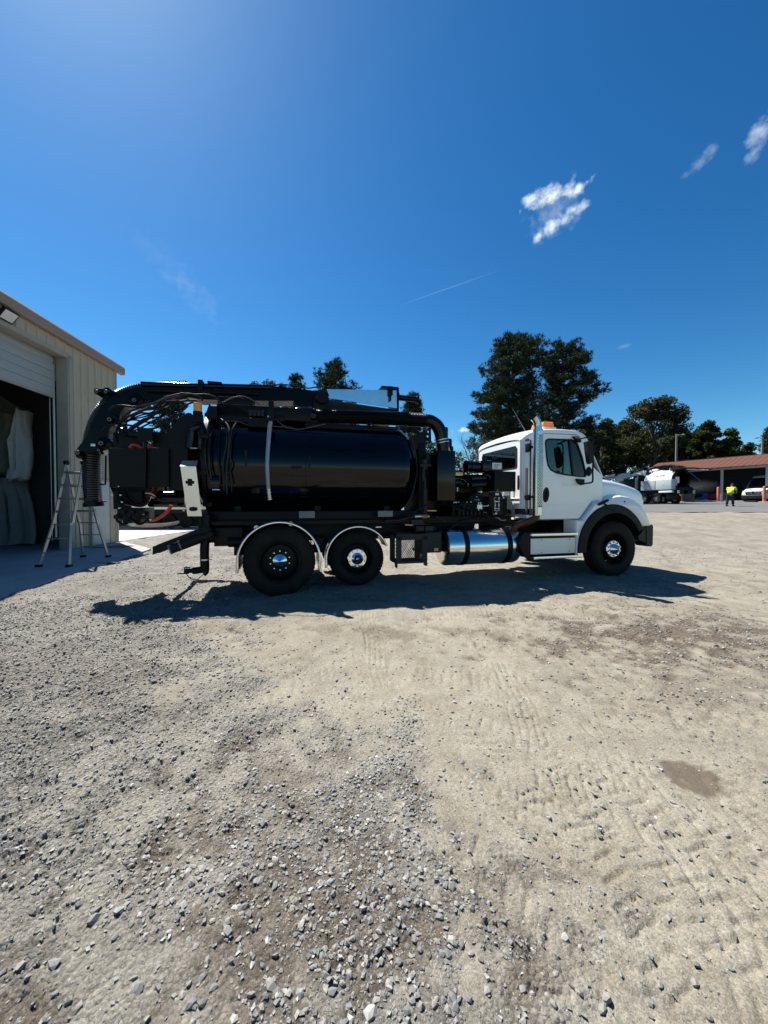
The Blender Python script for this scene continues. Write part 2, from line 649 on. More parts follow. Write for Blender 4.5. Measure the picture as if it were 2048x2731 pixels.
TRACKS = [('chev', (.70, 1.80), (1.42, 1.02), .14, .008), ('chev', (1.05, 1.85), (1.75, 1.25), .13, .007), ('rib', (.35, 1.9), (.95, 1.0), .05, .008), ('lug', (1.6, 1.5), (2.1, 2.6), .13, .007),
          ('chev', (.6, 3.9), (1.7, 2.9), .13, .006), ('rib', (-.6, 3.2), (.35, 2.0), .09, .006), ('chev', (2.6, 3.2), (3.8, 5.0), .14, .009),   # kind, start, end, half width, depth
    ('lug', (.42, 1.64), (1.42, 1.88), .10, .008), ('chev', (.88, 1.70), (.66, .80), .13, .008),
    ('chev', (.98, 1.32), (1.40, .92), .15, .007), ('rib', (1.00, 3.15), (.84, 2.05), .11, .006), ('chev', (.92, 2.6), (.80, 1.75), .10, .006),
    ('rib', (-.22, 4.6), (.0, 2.7), .10, .006), ('rib', (1.66, 3.45), (.9, 4.5), .05, .012), ('lug', (.2, 2.95), (1.1, 2.75), .13, .007),
    ('chev', (1.12, 1.62), (1.40, 1.42), .11, .009), ('chev', (.30, 1.45), (.55, .95), .12, .006), ('rib', (.2, 2.5), (.6, 2.1), .06, .009),
    ('lug', (1.5, 3.3), (2.4, 2.1), .12, .006), ('chev', (-.9, 2.5), (-.2, 3.4), .13, .005), ('lug', (2.6, 4.9), (.6, 4.55), .14, .008),
    ('rib', (-1.5, 5.2), (3.5, 5.0), .12, .007), ('chev', (3.4, 5.4), (4.6, 4.2), .15, .008), ('rib', (1.2, 1.15), (1.0, .85), .10, .007),
    ('chev', (.5, 2.35), (.75, 1.95), .16, .006), ('chev', (1.9, 2.6), (1.2, 2.1), .12, .006), ('rib', (4.2, 6.3), (6.5, 11), .18, .02), ('rib', (5.8, 6.3), (8.5, 11), .18, .02),
]


def tracks(x, y):
    h = np.zeros_like(x)
    cov = np.zeros_like(x)
    for kind, a, b, hw, dp in TRACKS:
        a = np.array(a); b = np.array(b)
        L = np.hypot(*(b - a)); e = (b - a) / L
        u = (x - a[0]) * e[0] + (y - a[1]) * e[1]
        v = -(x - a[0]) * e[1] + (y - a[1]) * e[0] + .02 * np.sin(u * 5 + a[0])
        on = ss(hw * 1.15, hw * .9, np.abs(v)) * ss(-.04, .06, u) * ss(L + .04, L - .06, u)
        on = on * ss(-1.3, -.2, smp('mid2', x * 1.3 + a[0], y * 1.3))
        if kind == 'lug':
            p = ss(-.1, .3, np.cos(2 * np.pi * u / .070)) * ss(-.2, .2, np.cos(2 * np.pi * v / .064 + np.pi * (np.floor(u / .070) % 2)))
        elif kind == 'chev':
            p = ss(.62, .86, np.cos(2 * np.pi * (u + .7 * np.abs(v)) / .085)) * ss(.006, .016, np.abs(v)) * ss(.0, .15, np.abs(np.sin(np.pi * v / .11)))
        else:
            p = ss(.45, .8, np.cos(2 * np.pi * v / .046)) * (.6 + .4 * ss(-.4, .4, np.cos(2 * np.pi * (u + .3 * v) / .05)))
        h = h - on * dp * 1.55 * (p - .1)
        cov = np.maximum(cov, on)
    return h, cov


SLAB_E = ([2.0, 6.0, 8.56, 10.8, 11.1], [-5.55, -6.02, -6.31, -6.91, -6.98])      # edge of the apron slab: y, x
BSLAB_E = ([13.32, 18.2, 24.0], [-9.52, -9.88, -10.4])


def asphalt_y(x):
    return np.interp(x, [-30, 8, 19.7, 26, 60], [26, 24.2, 23.2, 21.6, 19])


def off_slab(x, y):
    """1 on open ground, 0 under the concrete and asphalt"""
    s1 = (x < np.interp(y, *SLAB_E) - .04) & (y > 1.9) & (y < 11.05)
    s1 |= (x < -9.2) & (y < 13.0) & (y > 1.9)
    s2 = (x < np.interp(y, *BSLAB_E) - .05) & (y > 13.36) & (y < 24)
    s3 = y > asphalt_y(x) + .25
    return ~(s1 | s2 | s3)


def relief(x, y):
    rough = .16 + .84 * np.maximum(field_left(x, y), .6 * field_brown(x, y))
    near = ss(14, 5, y)
    h = .0062 * rough * smp('fine', x, y) * near + (.0022 + .0065 * rough) * smp('mid', x, y) * ss(40, 12, y) + .018 * smp('big', x, y) * ss(120, 40, y)
    t, cov = tracks(x, y)
    h = h * (1 - .6 * cov) + t + .012 * field_pile(x, y)
    # the wheels stand on level ground
    return h


def grow(start, stop, d0, knee, power):
    out = [start]
    while out[-1] < stop:
        a = out[-1]
        out.append(a + d0 * max(1.0, a / knee) ** power)
    return out


xs = grow(0.0, 900, .0092, 2.0, 1.6)
xs = np.array([-q for q in reversed(xs[1:])] + xs)
ys = np.array([-300, -120, -60, -30, -16, -9, -5, -2.5, -1.2, -.5, 0, .3, .45] + grow(.55, 1500, .0092, 1.6, 1.5))
GX, GY = np.meshgrid(xs, ys, indexing='ij')
open_ = off_slab(GX, GY)
GZ = gz(GX, GY) + np.where(open_, relief(GX, GY), -.07)
nx, ny = GX.shape
idx = np.arange(nx * ny).reshape(nx, ny)
FQ = np.stack([idx[:-1, :-1], idx[1:, :-1], idx[1:, 1:], idx[:-1, 1:]], -1).reshape(-1, 4)


def soil_material():
    mt, n, l, p = nodes('yard soil and gravel dust')
    tcn = n.new('ShaderNodeTexCoord')

    def attr(a):
        q = n.new('ShaderNodeAttribute'); q.attribute_name = a
        return q.outputs['Fac']

    def noise(s, d=6, r=.6):
        q = n.new('ShaderNodeTexNoise'); q.inputs['Scale'].default_value = s; q.inputs['Detail'].default_value = d
        q.inputs['Roughness'].default_value = r
        l.new(tcn.outputs['Object'], q.inputs['Vector'])
        return q.outputs['Fac']

    def rng(v, a, b, c=0.0, d=1.0):
        q = n.new('ShaderNodeMapRange')
        for i, w in enumerate((a, b, c, d)):
            q.inputs[i + 1].default_value = w
        l.new(v, q.inputs[0])
        return q.outputs[0]

    def mix(f, a, b, mode='MIX'):
        q = n.new('ShaderNodeMix'); q.data_type = 'RGBA'; q.blend_type = mode
        for i, w in ((0, f), (6, a), (7, b)):
            if isinstance(w, (int, float)):
                q.inputs[i].default_value = w
            elif isinstance(w, tuple):
                q.inputs[i].default_value = (*w, 1)
            else:
                l.new(w, q.inputs[i])
        return q.outputs[2]

    base = mix(rng(noise(.9, 7), .38, .62), (.216, .197, .154), (.160, .142, .107))
    base = mix(rng(noise(5, 8, .7), .38, .7), base, (.262, .245, .20))
    base = mix(rng(noise(2.3, 6), .56, .76, 0, .55), base, (.155, .122, .088))
    dust = mix(rng(noise(2.0, 7), .35, .7), (.178, .170, .150), (.285, .276, .248))
    col = mix(attr('grav'), base, dust)
    brown = mix(rng(noise(9, 8, .7), .35, .65), (.066, .047, .032), (.118, .093, .066))
    bf = n.new('ShaderNodeMath'); bf.operation = 'MULTIPLY'; bf.inputs[1].default_value = .95
    l.new(attr('brown'), bf.inputs[0])
    col = mix(bf.outputs[0], col, brown)
    # grains: salt and pepper of sand and grit
    vor = n.new('ShaderNodeTexVoronoi'); vor.inputs['Scale'].default_value = 210
    l.new(tcn.outputs['Object'], vor.inputs['Vector'])
    sep = n.new('ShaderNodeSeparateColor'); l.new(vor.outputs['Color'], sep.inputs[0])
    gr = mix(rng(sep.outputs[0], 0, 1), (.62, .60, .58), (1.32, 1.30, 1.26))
    col = mix(.75, col, gr, 'MULTIPLY')
    vor2 = n.new('ShaderNodeTexVoronoi'); vor2.inputs['Scale'].default_value = 62
    l.new(tcn.outputs['Object'], vor2.inputs['Vector'])
    sep2 = n.new('ShaderNodeSeparateColor'); l.new(vor2.outputs['Color'], sep2.inputs[0])
    spk = noise(85, 3, .6)
    col = mix(rng(spk, .60, .72, 0, .55), col, (.09, .082, .07))
    col = mix(rng(spk, .40, .30, 0, .45), col, (.36, .345, .31))
    g2 = mix(rng(sep2.outputs[1], 0, 1), (.70, .70, .71), (1.24, 1.24, 1.23))
    gfac = n.new('ShaderNodeMath'); gfac.operation = 'MULTIPLY_ADD'; gfac.inputs[1].default_value = .6; gfac.inputs[2].default_value = .25
    l.new(attr('grav'), gfac.inputs[0])
    col = mix(gfac.outputs[0], col, g2, 'MULTIPLY')
    col = mix(attr('stain'), col, mix(rng(noise(30, 6), .3, .7), (.075, .057, .04), (.10, .078, .056)))
    l.new(col, p.inputs['Base Color'])
    p.inputs['Roughness'].default_value = .93
    p.inputs['Specular IOR Level'].default_value = .22
    lo = n.new('ShaderNodeMath'); lo.operation = 'MULTIPLY'; lo.inputs[1].default_value = .8
    l.new(attr('loose'), lo.inputs[0])
    b1 = n.new('ShaderNodeBump'); b1.inputs['Strength'].default_value = .9; b1.inputs['Distance'].default_value = .005
    l.new(noise(190, 4, .7), b1.inputs['Height'])
    b2 = n.new('ShaderNodeBump'); l.new(attr('grav'), b2.inputs['Strength']); b2.inputs['Distance'].default_value = .018
    l.new(vor2.outputs['Distance'], b2.inputs['Height']); b2.invert = True
    l.new(b1.outputs[0], b2.inputs['Normal'])
    b3 = n.new('ShaderNodeBump'); l.new(lo.outputs[0], b3.inputs['Strength']); b3.inputs['Distance'].default_value = .03
    l.new(noise(14, 9, .75), b3.inputs['Height']); l.new(b2.outputs[0], b3.inputs['Normal'])
    l.new(b3.outputs[0], p.inputs['Normal'])
    return mt


gx_, gy_ = GX.ravel(), GY.ravel()
farg = ss(6, 10, gy_) * .35 * (1 - ss(14, 20, gy_) * .6)
grav_a = np.clip(np.maximum.reduce([field_left(gx_, gy_) * .9, field_pile(gx_, gy_) * .8, field_mix(gx_, gy_) * .6, farg]), 0, 1)
brown_a = np.clip(np.maximum(field_brown(gx_, gy_), .25 * ss(.4, 1.6, smp('big', gx_, gy_))), 0, 1)
stain_a = np.clip(field_stain(gx_, gy_), 0, 1) * .85
_t, _cov = tracks(gx_, gy_)
loose_a = np.clip(.28 + .72 * np.maximum.reduce([field_left(gx_, gy_), field_pile(gx_, gy_), field_brown(gx_, gy_), .6 * field_mix(gx_, gy_), ss(8, 20, gy_)]), 0, 1) * (1 - .6 * _cov)
M['soil'] = soil_material()
ground = link('ground', np_mesh('ground', np.stack([gx_, gy_, GZ.ravel()], -1), FQ, M['soil'], True,
                                {'grav': grav_a, 'brown': brown_a, 'stain': stain_a, 'loose': loose_a}))
tag(ground, kind='structure', label='dusty beige gravel yard with tyre tracks and stones')


# ------------------------------------------------------------------ loose stone
def stone_mat():
    mt, n, l, p = nodes('crushed granite')
    at = n.new('ShaderNodeAttribute'); at.attribute_name = 'tone'
    rp = n.new('ShaderNodeValToRGB')
    cr = rp.color_ramp
    cr.elements[0].position = 0; cr.elements[0].color = (.075, .074, .072, 1)
    cr.elements[1].position = 1; cr.elements[1].color = (.36, .352, .33, 1)
    for pos, c in ((.3, (.135, .134, .130, 1)), (.55, (.20, .197, .188, 1)), (.75, (.235, .220, .190, 1)), (.9, (.285, .278, .262, 1))):
        e = cr.elements.new(pos); e.color = c
    l.new(at.outputs['Fac'], rp.inputs[0])
    tcn = n.new('ShaderNodeTexCoord')
    nz_ = n.new('ShaderNodeTexNoise'); nz_.inputs['Scale'].default_value = 120; nz_.inputs['Detail'].default_value = 5
    l.new(tcn.outputs['Object'], nz_.inputs['Vector'])
    mr = n.new('ShaderNodeMapRange'); mr.inputs[1].default_value = .3; mr.inputs[2].default_value = .7
    mr.inputs[3].default_value = .7; mr.inputs[4].default_value = 1.25
    l.new(nz_.outputs['Fac'], mr.inputs[0])
    mx = n.new('ShaderNodeMix'); mx.data_type = 'RGBA'; mx.blend_type = 'MULTIPLY'; mx.inputs[0].default_value = 1
    l.new(rp.outputs[0], mx.inputs[6]); l.new(mr.outputs[0], mx.inputs[7])
    l.new(mx.outputs[2], p.inputs['Base Color'])
    p.inputs['Roughness'].default_value = .8
    p.inputs['Specular IOR Level'].default_value = .3
    b = n.new('ShaderNodeBump'); b.inputs['Strength'].default_value = .35; b.inputs['Distance'].default_value = .004
    l.new(nz_.outputs['Fac'], b.inputs['Height']); l.new(b.outputs[0], p.inputs['Normal'])
    return mt


M['stone'] = stone_mat()
rg = np.random.default_rng(11)
bm = bmesh.new(); bmesh.ops.create_icosphere(bm, subdivisions=1, radius=1)
ICO_V = np.array([q.co[:] for q in bm.verts]); ICO_F = np.array([[q.index for q in f.verts] for f in bm.faces]); bm.free()
OCT_V = np.array([(1, 0, 0), (-1, 0, 0), (0, 1, 0), (0, -1, 0), (0, 0, 1), (0, 0, -1)], float)
OCT_F = np.array([(0, 2, 4), (2, 1, 4), (1, 3, 4), (3, 0, 4), (2, 0, 5), (1, 2, 5), (3, 1, 5), (0, 3, 5)])


def protos(base, k):
    out = []
    for _ in range(k):
        v = base * (1 + rg.uniform(-.32, .28, (len(base), 1)))
        for _c in range(4):                               # clip flat facets: broken rock
            nrm = rg.standard_normal(3); nrm /= np.linalg.norm(nrm)
            dd = v @ nrm
            lim = rg.uniform(.45, .75)
            v = v - np.outer(np.maximum(dd - lim, 0), nrm)
        v = v * np.array([1, rg.uniform(.62, .95), rg.uniform(.42, .75)])
        out.append(v)
    return np.array(out)


PI_ = protos(ICO_V, 26)
CUB_V = np.array([(x, y, z) for x in (-.75, .75) for y in (-.75, .75) for z in (-.75, .75)])
CUB_F = np.array([(0, 1, 3), (0, 3, 2), (4, 6, 7), (4, 7, 5), (0, 4, 5), (0, 5, 1), (2, 3, 7), (2, 7, 6), (0, 2, 6), (0, 6, 4), (1, 5, 7), (1, 7, 3)])
PO_ = protos(OCT_V, 20)
PC_ = protos(CUB_V, 26)


def scatter(n_try, x0, x1, y0, y1, dens, smin, smax, ex, fan=1.12):
    x = rg.uniform(x0, x1, n_try); y = rg.uniform(y0, y1, n_try)
    ok = np.abs(x) < fan * y + .25
    x, y = x[ok], y[ok]
    pr = dens(x, y)
    ok = rg.random(len(x)) < pr
    x, y = x[ok], y[ok]
    ok = off_slab(x, y)
    x, y = x[ok], y[ok]
    s = smin + (smax - smin) * rg.random(len(x)) ** ex
    return x, y, s


def d_near(x, y):
    return np.clip(.075 + .15 * field_mix(x, y) + .30 * field_left(x, y) * (.6 + .5 * ss(-.5, .8, smp('mid2', x, y))) + 1.0 * field_pile(x, y) + .30 * field_brown(x, y) * ss(.3, 1, x), 0, 1)


def d_mid(x, y):
    return np.clip(.035 + .9 * field_left(x, y) * (.45 + .65 * ss(-.8, .8, smp('mid', x, y))) + .55 * field_brown(x, y) * ss(.5, 1.5, x), 0, 1)


def d_far(x, y):
    return np.clip(.30 + .45 * ss(1, -1, x) + .2 * ss(0, 1, smp('big', x, y)), 0, 1)


def d_pile(x, y):
    return np.clip(.015 + .06 * field_mix(x, y) + .16 * field_left(x, y) + .62 * field_pile(x, y), 0, 1)


S = []
S.append(scatter(90000, -3.1, 3.1, .72, 2.6, d_near, .0022, .0070, 1.5))           # grit
S.append(scatter(30000, -3.1, 3.1, .72, 2.6, d_near, .005, .0145, 1.35))
S.append(scatter(3600, -3.1, 3.1, .72, 2.6, d_pile, .010, .020, 2.0))
S.append(scatter(70000, -6.6, 6.6, 2.5, 5.6, d_mid, .006, .0155, 1.4))
S.append(scatter(5000, -6.6, 6.6, 2.5, 5.6, d_mid, .012, .024, 2.4))
S.append(scatter(17000, -9, 11, 5.4, 11.0, d_far, .009, .024, 2.4))
sx = np.concatenate([q[0] for q in S]); sy = np.concatenate([q[1] for q in S]); ssz = np.concatenate([q[2] for q in S])
# a few bigger rocks that stand out in the photograph
named = [(980, 745, .030), (966, 770, .030), (1000, 350, .022), (868, 450, .021), (915, 536, .023), (963, 630, .022), (1045, 333, .017), (585, 850, .030), (490, 735, .026),
         (205, 697, .032), (170, 660, .022), (302, 852, .026), (368, 640, .024), (950, 690, .024), (1300, 876, .024), (1500, 825, .022), (1130, 550, .014), (375, 343, .026), (580, 410, .024),
         (748, 190, .022), (300, 617, .026), (437, 600, .03), (528, 676, .03), (650, 713, .026), (800, 905, .03), (410, 895, .026), (1432, 343, .02), (1545, 356, .02), (118, 790, .03), (283, 572, .026)]
nx_, ny_, ns_ = [], [], []
for px, py, s in named:
    q = atG(px * 1.2345, 1600 + py * 1.2345)
    nx_.append(q.x); ny_.append(q.y); ns_.append(s * .72)
sx = np.concatenate([sx, nx_]); sy = np.concatenate([sy, ny_]); ssz = np.concatenate([ssz, ns_])
# keep clear of the tyres
tone = np.clip(rg.normal(.54, .22, len(sx)) + .05 * (ssz > .012), 0, 1)
apparent = ssz / np.hypot(sy, 1.2)
apparent[-len(nx_):] += 1
order = np.argsort(-apparent)
big, rest = order[:300], order[300:]
sz_ground = gz(sx, sy) + relief(sx, sy)


def place(P, F, ids):
    k = len(ids)
    pv = P[rg.integers(0, len(P), k)] * ssz[ids][:, None, None]
    a = rg.uniform(0, 2 * np.pi, k); c, s_ = np.cos(a), np.sin(a)
    tl = rg.normal(0, .28, k); ct, st = np.cos(tl), np.sin(tl)
    y1 = pv[:, :, 1] * ct[:, None] - pv[:, :, 2] * st[:, None]
    z1 = pv[:, :, 1] * st[:, None] + pv[:, :, 2] * ct[:, None]
    x1 = pv[:, :, 0]
    X = x1 * c[:, None] - y1 * s_[:, None] + sx[ids][:, None]
    Y = x1 * s_[:, None] + y1 * c[:, None] + sy[ids][:, None]
    Z = z1 + (sz_ground[ids] + ssz[ids] * rg.uniform(-.15, .32, k))[:, None]
    Vv = np.stack([X, Y, Z], -1).reshape(-1, 3)
    m_ = P.shape[1]
    Ff = (F[None] + (np.arange(k) * m_)[:, None, None]).reshape(-1, 3)
    return Vv, Ff, np.repeat(tone[ids], m_)


small = rest[ssz[rest] < .0065]; midst = rest[(ssz[rest] >= .0065) & (ssz[rest] < .0115)]; large = rest[ssz[rest] >= .0115]
v1, f1, t1 = place(PI_, ICO_F, large)
v3, f3, t3 = place(PC_, CUB_F, midst)
v2, f2, t2 = place(PO_, OCT_F, small)
gravel = link('gravel', np_mesh('gravel', np.concatenate([v1, v2, v3]), np.concatenate([f1, f2 + len(v1), f3 + len(v1) + len(v2)]), M['stone'], False,
                                {'tone': np.concatenate([t1, t2, t3])}), ground)
tag(gravel, kind='stuff')
STONE_ME = []
for k in range(18):
    tn = float(np.clip(.3 + .65 * k / 17, 0, 1))
    STONE_ME.append(np_mesh('stone', PI_[k], ICO_F, M['stone'], False, {'tone': np.full(len(ICO_V), tn)}))
for i in big:
    o = D.objects.new('stone', STONE_ME[int(rg.integers(0, 18))])
    s = float(ssz[i])
    o.location = (float(sx[i]), float(sy[i]), float(sz_ground[i]) + s * .14)
    o.scale = (s * 1.05, s * 1.05, s * 1.05)
    o.rotation_euler = (float(rg.normal(0, .25)), float(rg.normal(0, .25)), float(rg.uniform(0, 6.28)))
    COL.objects.link(o)
    o.parent = ground


# ------------------------------------------------------------------ concrete and asphalt
def concrete_mat(name, c0, c1, joint=True):
    mt, n, l, p = nodes(name)
    tcn = n.new('ShaderNodeTexCoord')
    a = n.new('ShaderNodeTexNoise'); a.inputs['Scale'].default_value = .7; a.inputs['Detail'].default_value = 8; a.inputs['Roughness'].default_value = .65
    b = n.new('ShaderNodeTexNoise'); b.inputs['Scale'].default_value = 55; b.inputs['Detail'].default_value = 4
    l.new(tcn.outputs['Object'], a.inputs['Vector']); l.new(tcn.outputs['Object'], b.inputs['Vector'])
    m_ = n.new('ShaderNodeMix'); m_.data_type = 'RGBA'
    m_.inputs[6].default_value = (*c0, 1); m_.inputs[7].default_value = (*c1, 1)
    r_ = n.new('ShaderNodeMapRange'); r_.inputs[1].default_value = .32; r_.inputs[2].default_value = .68
    l.new(a.outputs['Fac'], r_.inputs[0]); l.new(r_.outputs[0], m_.inputs[0])
    r2 = n.new('ShaderNodeMapRange'); r2.inputs[1].default_value = .3; r2.inputs[2].default_value = .7; r2.inputs[3].default_value = .82; r2.inputs[4].default_value = 1.15
    l.new(b.outputs['Fac'], r2.inputs[0])
    x = n.new('ShaderNodeMix'); x.data_type = 'RGBA'; x.blend_type = 'MULTIPLY'; x.inputs[0].default_value = 1
    l.new(m_.outputs[2], x.inputs[6]); l.new(r2.outputs[0], x.inputs[7])
    l.new(x.outputs[2], p.inputs['Base Color'])
    p.inputs['Roughness'].default_value = .85
    bp = n.new('ShaderNodeBump'); bp.inputs['Strength'].default_value = .3; bp.inputs['Distance'].default_value = .01
    l.new(b.outputs['Fac'], bp.inputs['Height']); l.new(bp.outputs[0], p.inputs['Normal'])
    return mt


M['concrete'] = concrete_mat('old concrete', (.30, .295, .28), (.40, .39, .37))
M['asphalt'] = concrete_mat('faded asphalt', (.085, .084, .082), (.125, .122, .118))


def sheet(name, yv, xl, xr, mt, lift, cols=14, skirt=.12):
    """concrete sheet following the ground between two edges, with a real edge down its right side"""
    rows = []
    for y in yv:
        a, b = xl(y), xr(y)
        xsn = np.linspace(a, b, cols)
        row = [V(b, y, G(b, y) + lift - skirt)] + [V(x, y, G(x, y) + lift) for x in xsn[::-1]]
        rows.append(row)
    m_ = MB()
    m_.loft(rows, closed=False, cap=False)
    rim = [V(p.x, p.y, p.z) for p in rows[-1]]
    return m_.build(name, mt, None, 40)


yv = np.arange(2.0, 11.06, .25)
sl = sheet('concrete_slab', yv, lambda y: -9.24, lambda y: float(np.interp(y, *SLAB_E)), M['concrete'], .02)
tag(sl, kind='structure', label='grey concrete apron along the metal building')
sl2 = sheet('concrete_slab', np.arange(11.06, 13.3, .25), lambda y: -9.24, lambda y: -6.98 - (y - 11.06) * 1.1, M['concrete'], .02)
tag(sl2, kind='structure', label='corner of the concrete apron beyond the ladder')
sl3 = sheet('concrete_slab', np.arange(13.32, 24.1, .5), lambda y: -26.0, lambda y: float(np.interp(y, *BSLAB_E)), M['concrete'], .02)
tag(sl3, kind='structure', label='sunlit concrete apron behind the building corner')
mb = MB()
xa = np.concatenate([np.arange(-16, 70, 2.0)])
rows = []
for t in np.concatenate([np.linspace(0, 1, 8) ** 1.3 * 14, np.arange(16, 62, 3.0)]):
    rows.append([V(x, float(asphalt_y(x)) + t, G(x, float(asphalt_y(x)) + t) + .012) for x in xa])
mb.loft(rows, closed=False, cap=False)
tag(mb.build('asphalt_road', M['asphalt'], None, 40), kind='structure', label='grey asphalt apron in front of the red roofed shed')

# ================================================================== the black vacuum truck
truck = thing('vacuum_truck', 'long black vacuum tank truck with white cab parked on the gravel', 'truck', TP, TA)
SIDE = lambda u, v, w: V(u, w, v)            # (along, up, depth)


def poly(zf, pts, d):
    out = []
    for x, y in pts:
        q = T(*zf(x, y), d)
        out.append((q.x, q.z))
    return out


def path(zf, pts, d):
    """photo points to truck axes; d a number or a list"""
    ds = d if isinstance(d, (list, tuple)) else [d] * len(pts)
    return [T(*zf(x, y), dd) for (x, y), dd in zip(pts, ds)]


def arc(cx, cz, r, a0, a1, n=16):
    return [(cx + r * math.cos(R(a0 + (a1 - a0) * i / n)), cz + r * math.sin(R(a0 + (a1 - a0) * i / n))) for i in range(n + 1)]


# ---- wheels
def tyre_mesh(r, w, dish):
    m = MB()
    hw = w / 2
    ri = r * .565
    prof = [(ri, -hw * .80), (r * .66, -hw * .96), (r * .80, -hw), (r * .92, -hw * .95), (r * .975, -hw * .84), (r, -hw * .76),
            (r, hw * .76), (r * .975, hw * .84), (r * .92, hw * .95), (r * .80, hw), (r * .66, hw * .96), (ri, hw * .8)]
    m.lathe(prof, (0, 0, 0), 'y', 48)
    # sidewall rings
    m.lathe([(r * .885, -hw * .985), (r * .88, -hw * 1.012), (r * .87, -hw * 1.0)], (0, 0, 0), 'y', 48)
    m.lathe([(r * .60, -hw * .90), (r * .595, -hw * .97), (r * .585, -hw * .9)], (0, 0, 0), 'y', 48)
    # tread blocks
    for k in range(56):
        a = 2 * math.pi * k / 56
        for yy, ww, off in ((-hw * .58, hw * .34, 0), (-hw * .0, hw * .4, .5), (hw * .58, hw * .34, 0)):
            a2 = a + off * 2 * math.pi / 56
            Mx = Matrix.Rotation(-a2, 4, 'Y') @ Matrix.Translation(V(r - .004, yy, 0))
            m.box((0, -ww / 2, -r * .043), (.013, ww / 2, r * .043), 0, 0, Mx)
    return m.mesh('tyre', M['tyre'], 40)


TY_BIG = tyre_mesh(.505, .28, 0)
TY_SMALL = tyre_mesh(.44, .24, 0)


def nut_mesh():
    m = MB()
    m.lathe([(0, -.040), (.010, -.038), (.0145, -.02), (.0155, 0), (.019, .002)], (0, 0, 0), 'y', 8)
    return m.mesh('lug_nut', M['chrome'], 40)


NUT = nut_mesh()


def wheel(loc, kind, side=-1):
    """side -1: outer face towards the camera side"""
    r = .505 if kind != 'lift' else .44
    w = .28 if kind != 'lift' else .24
    root = D.objects.new('wheel', None)
    COL.objects.link(root); root.parent = truck; root.location = loc
    if side > 0:
        root.rotation_euler = (0, 0, math.pi)
    ri = r * .565
    link('tyre', TY_BIG if kind != 'lift' else TY_SMALL, root)
    m = MB()
    hw = w / 2
    if kind == 'dual':                                     # deep dish
        m.lathe([(ri, -hw * .84), (ri * .96, -hw * .86), (ri * .93, -hw * .7), (ri * .90, hw * .1), (ri * .80, hw * .25), (.16, hw * .2), (.155, hw * .1), (0, hw * .1)], (0, 0, 0), 'y', 40)
        hub_y, lug_r = hw * .18, .142
    else:                                                  # convex face
        m.lathe([(ri, -hw * .84), (ri * .96, -hw * .88), (ri * .93, -hw * .6), (ri * .86, -hw * .15), (ri * .74, -hw * .2), (ri * .6, -hw * .55), (.16, -hw * .62), (0, -hw * .62)], (0, 0, 0), 'y', 40)
        hub_y, lug_r = -hw * .62, .128
    m.build('rim', M['black_satin'], root)
    h = MB()
    if kind == 'dual':
        h.lathe([(.104, .0), (.104, -.075), (.100, -.082), (.05, -.115), (0, -.145)], (0, hub_y, 0), 'y', 36)
    else:
        h.lathe([(.165, .0), (.163, -.012), (.150, -.020), (.100, -.022), (.096, -.05), (.05, -.085), (0, -.115)], (0, hub_y, 0), 'y', 36)
    h.build('hub_cap', M['chrome'], root, 25)
    for k in range(10):
        a = 2 * math.pi * (k + .5) / 10
        o = link('lug_nut', NUT, root)
        o.location = (lug_r * math.cos(a), hub_y - (.012 if kind != 'dual' else 0), lug_r * math.sin(a))
    return root


wheel((0, .14, .515), 'dual')
wheel((1.22, .52, .458), 'lift')
wheel((6.02, .14, .515), 'steer')
wheel((0, 2.26, .515), 'dual', 1)
wheel((1.22, 1.88, .458), 'lift', 1)
wheel((6.02, 2.26, .515), 'steer', 1)
for yy in (.49, 1.91):                                     # inner duals
    link('tyre', TY_BIG, truck).location = (0, yy, .515)
m = MB()
for s, z in ((0, .515), (1.22, .46), (6.02, .515)):
    m.cyl((s, .35, z), (s, 2.05, z), .065, 14)
m.lathe([(0, -.22), (.12, -.2), (.2, -.08), (.2, .08), (.12, .2), (0, .22)], (0, 1.2, .515), 'y', 20)
m.box((5.92, .5, .5), (6.12, 1.9, .62), .02)
m.build_each('axle', M['black_satin'], truck)

# ---- chassis
for yy in (.80, 1.52):
    m = MB()
    m.box((-1.12, yy, .74), (6.9, yy + .08, 1.02), .006)
    m.build('frame_rail', M['black_satin'], truck)
m = MB()
for s in (-1.05, -.45, .6, 1.7, 2.4, 3.2, 4.0, 4.9, 5.6):
    m.box((s, .88, .78), (s + .1, 1.52, .98), .005)
for s in (-.62, .62):                                      # suspension hangers, springs
    m.box((s - .08, .62, .55), (s + .08, .8, .8), .01)
m.box((-.62, .64, .60), (.62, .74, .68), .01)
m.box((-.55, .7, .30), (-.48, .8, .75), .01)
m.cyl((-.75, .45, .78), (-.3, .45, .78), .08, 14)
m.box((-.95, .42, .72), (-.55, .78, 1.0), .01)
m.box((-.66, .42, .64), (-.62, .5, .74))
m.build_each('crossmember', M['black_satin'], truck)
m = MB()
m.box((-1.05, .52, 1.02), (2.35, 1.9, 1.24), .01)
for s in (-.7, .55, 1.75):
    m.prism([(-.0, 1.12), (.10, 1.12), (.10, 1.32), (0, 1.32)], lambda u, v, w, s=s: V(s + u, w, v), .70, 1.7)
m.box((-1.0, .36, 1.04), (2.3, .46, 1.10), .008)
m.build('tank_cradle', M['black_satin'], truck)
for px in ((205, 2010, 440, 2110), (1370, 2005, 1590, 2090)):
    a = T(*zC(px[0], px[1]), .35); b = T(*zC(px[2], px[3]), .35)
    m = MB(); m.box((a.x, .345, b.z), (b.x, .358, a.z), .004)
    m.build('reflector_plate', M['grey_plate'], truck)

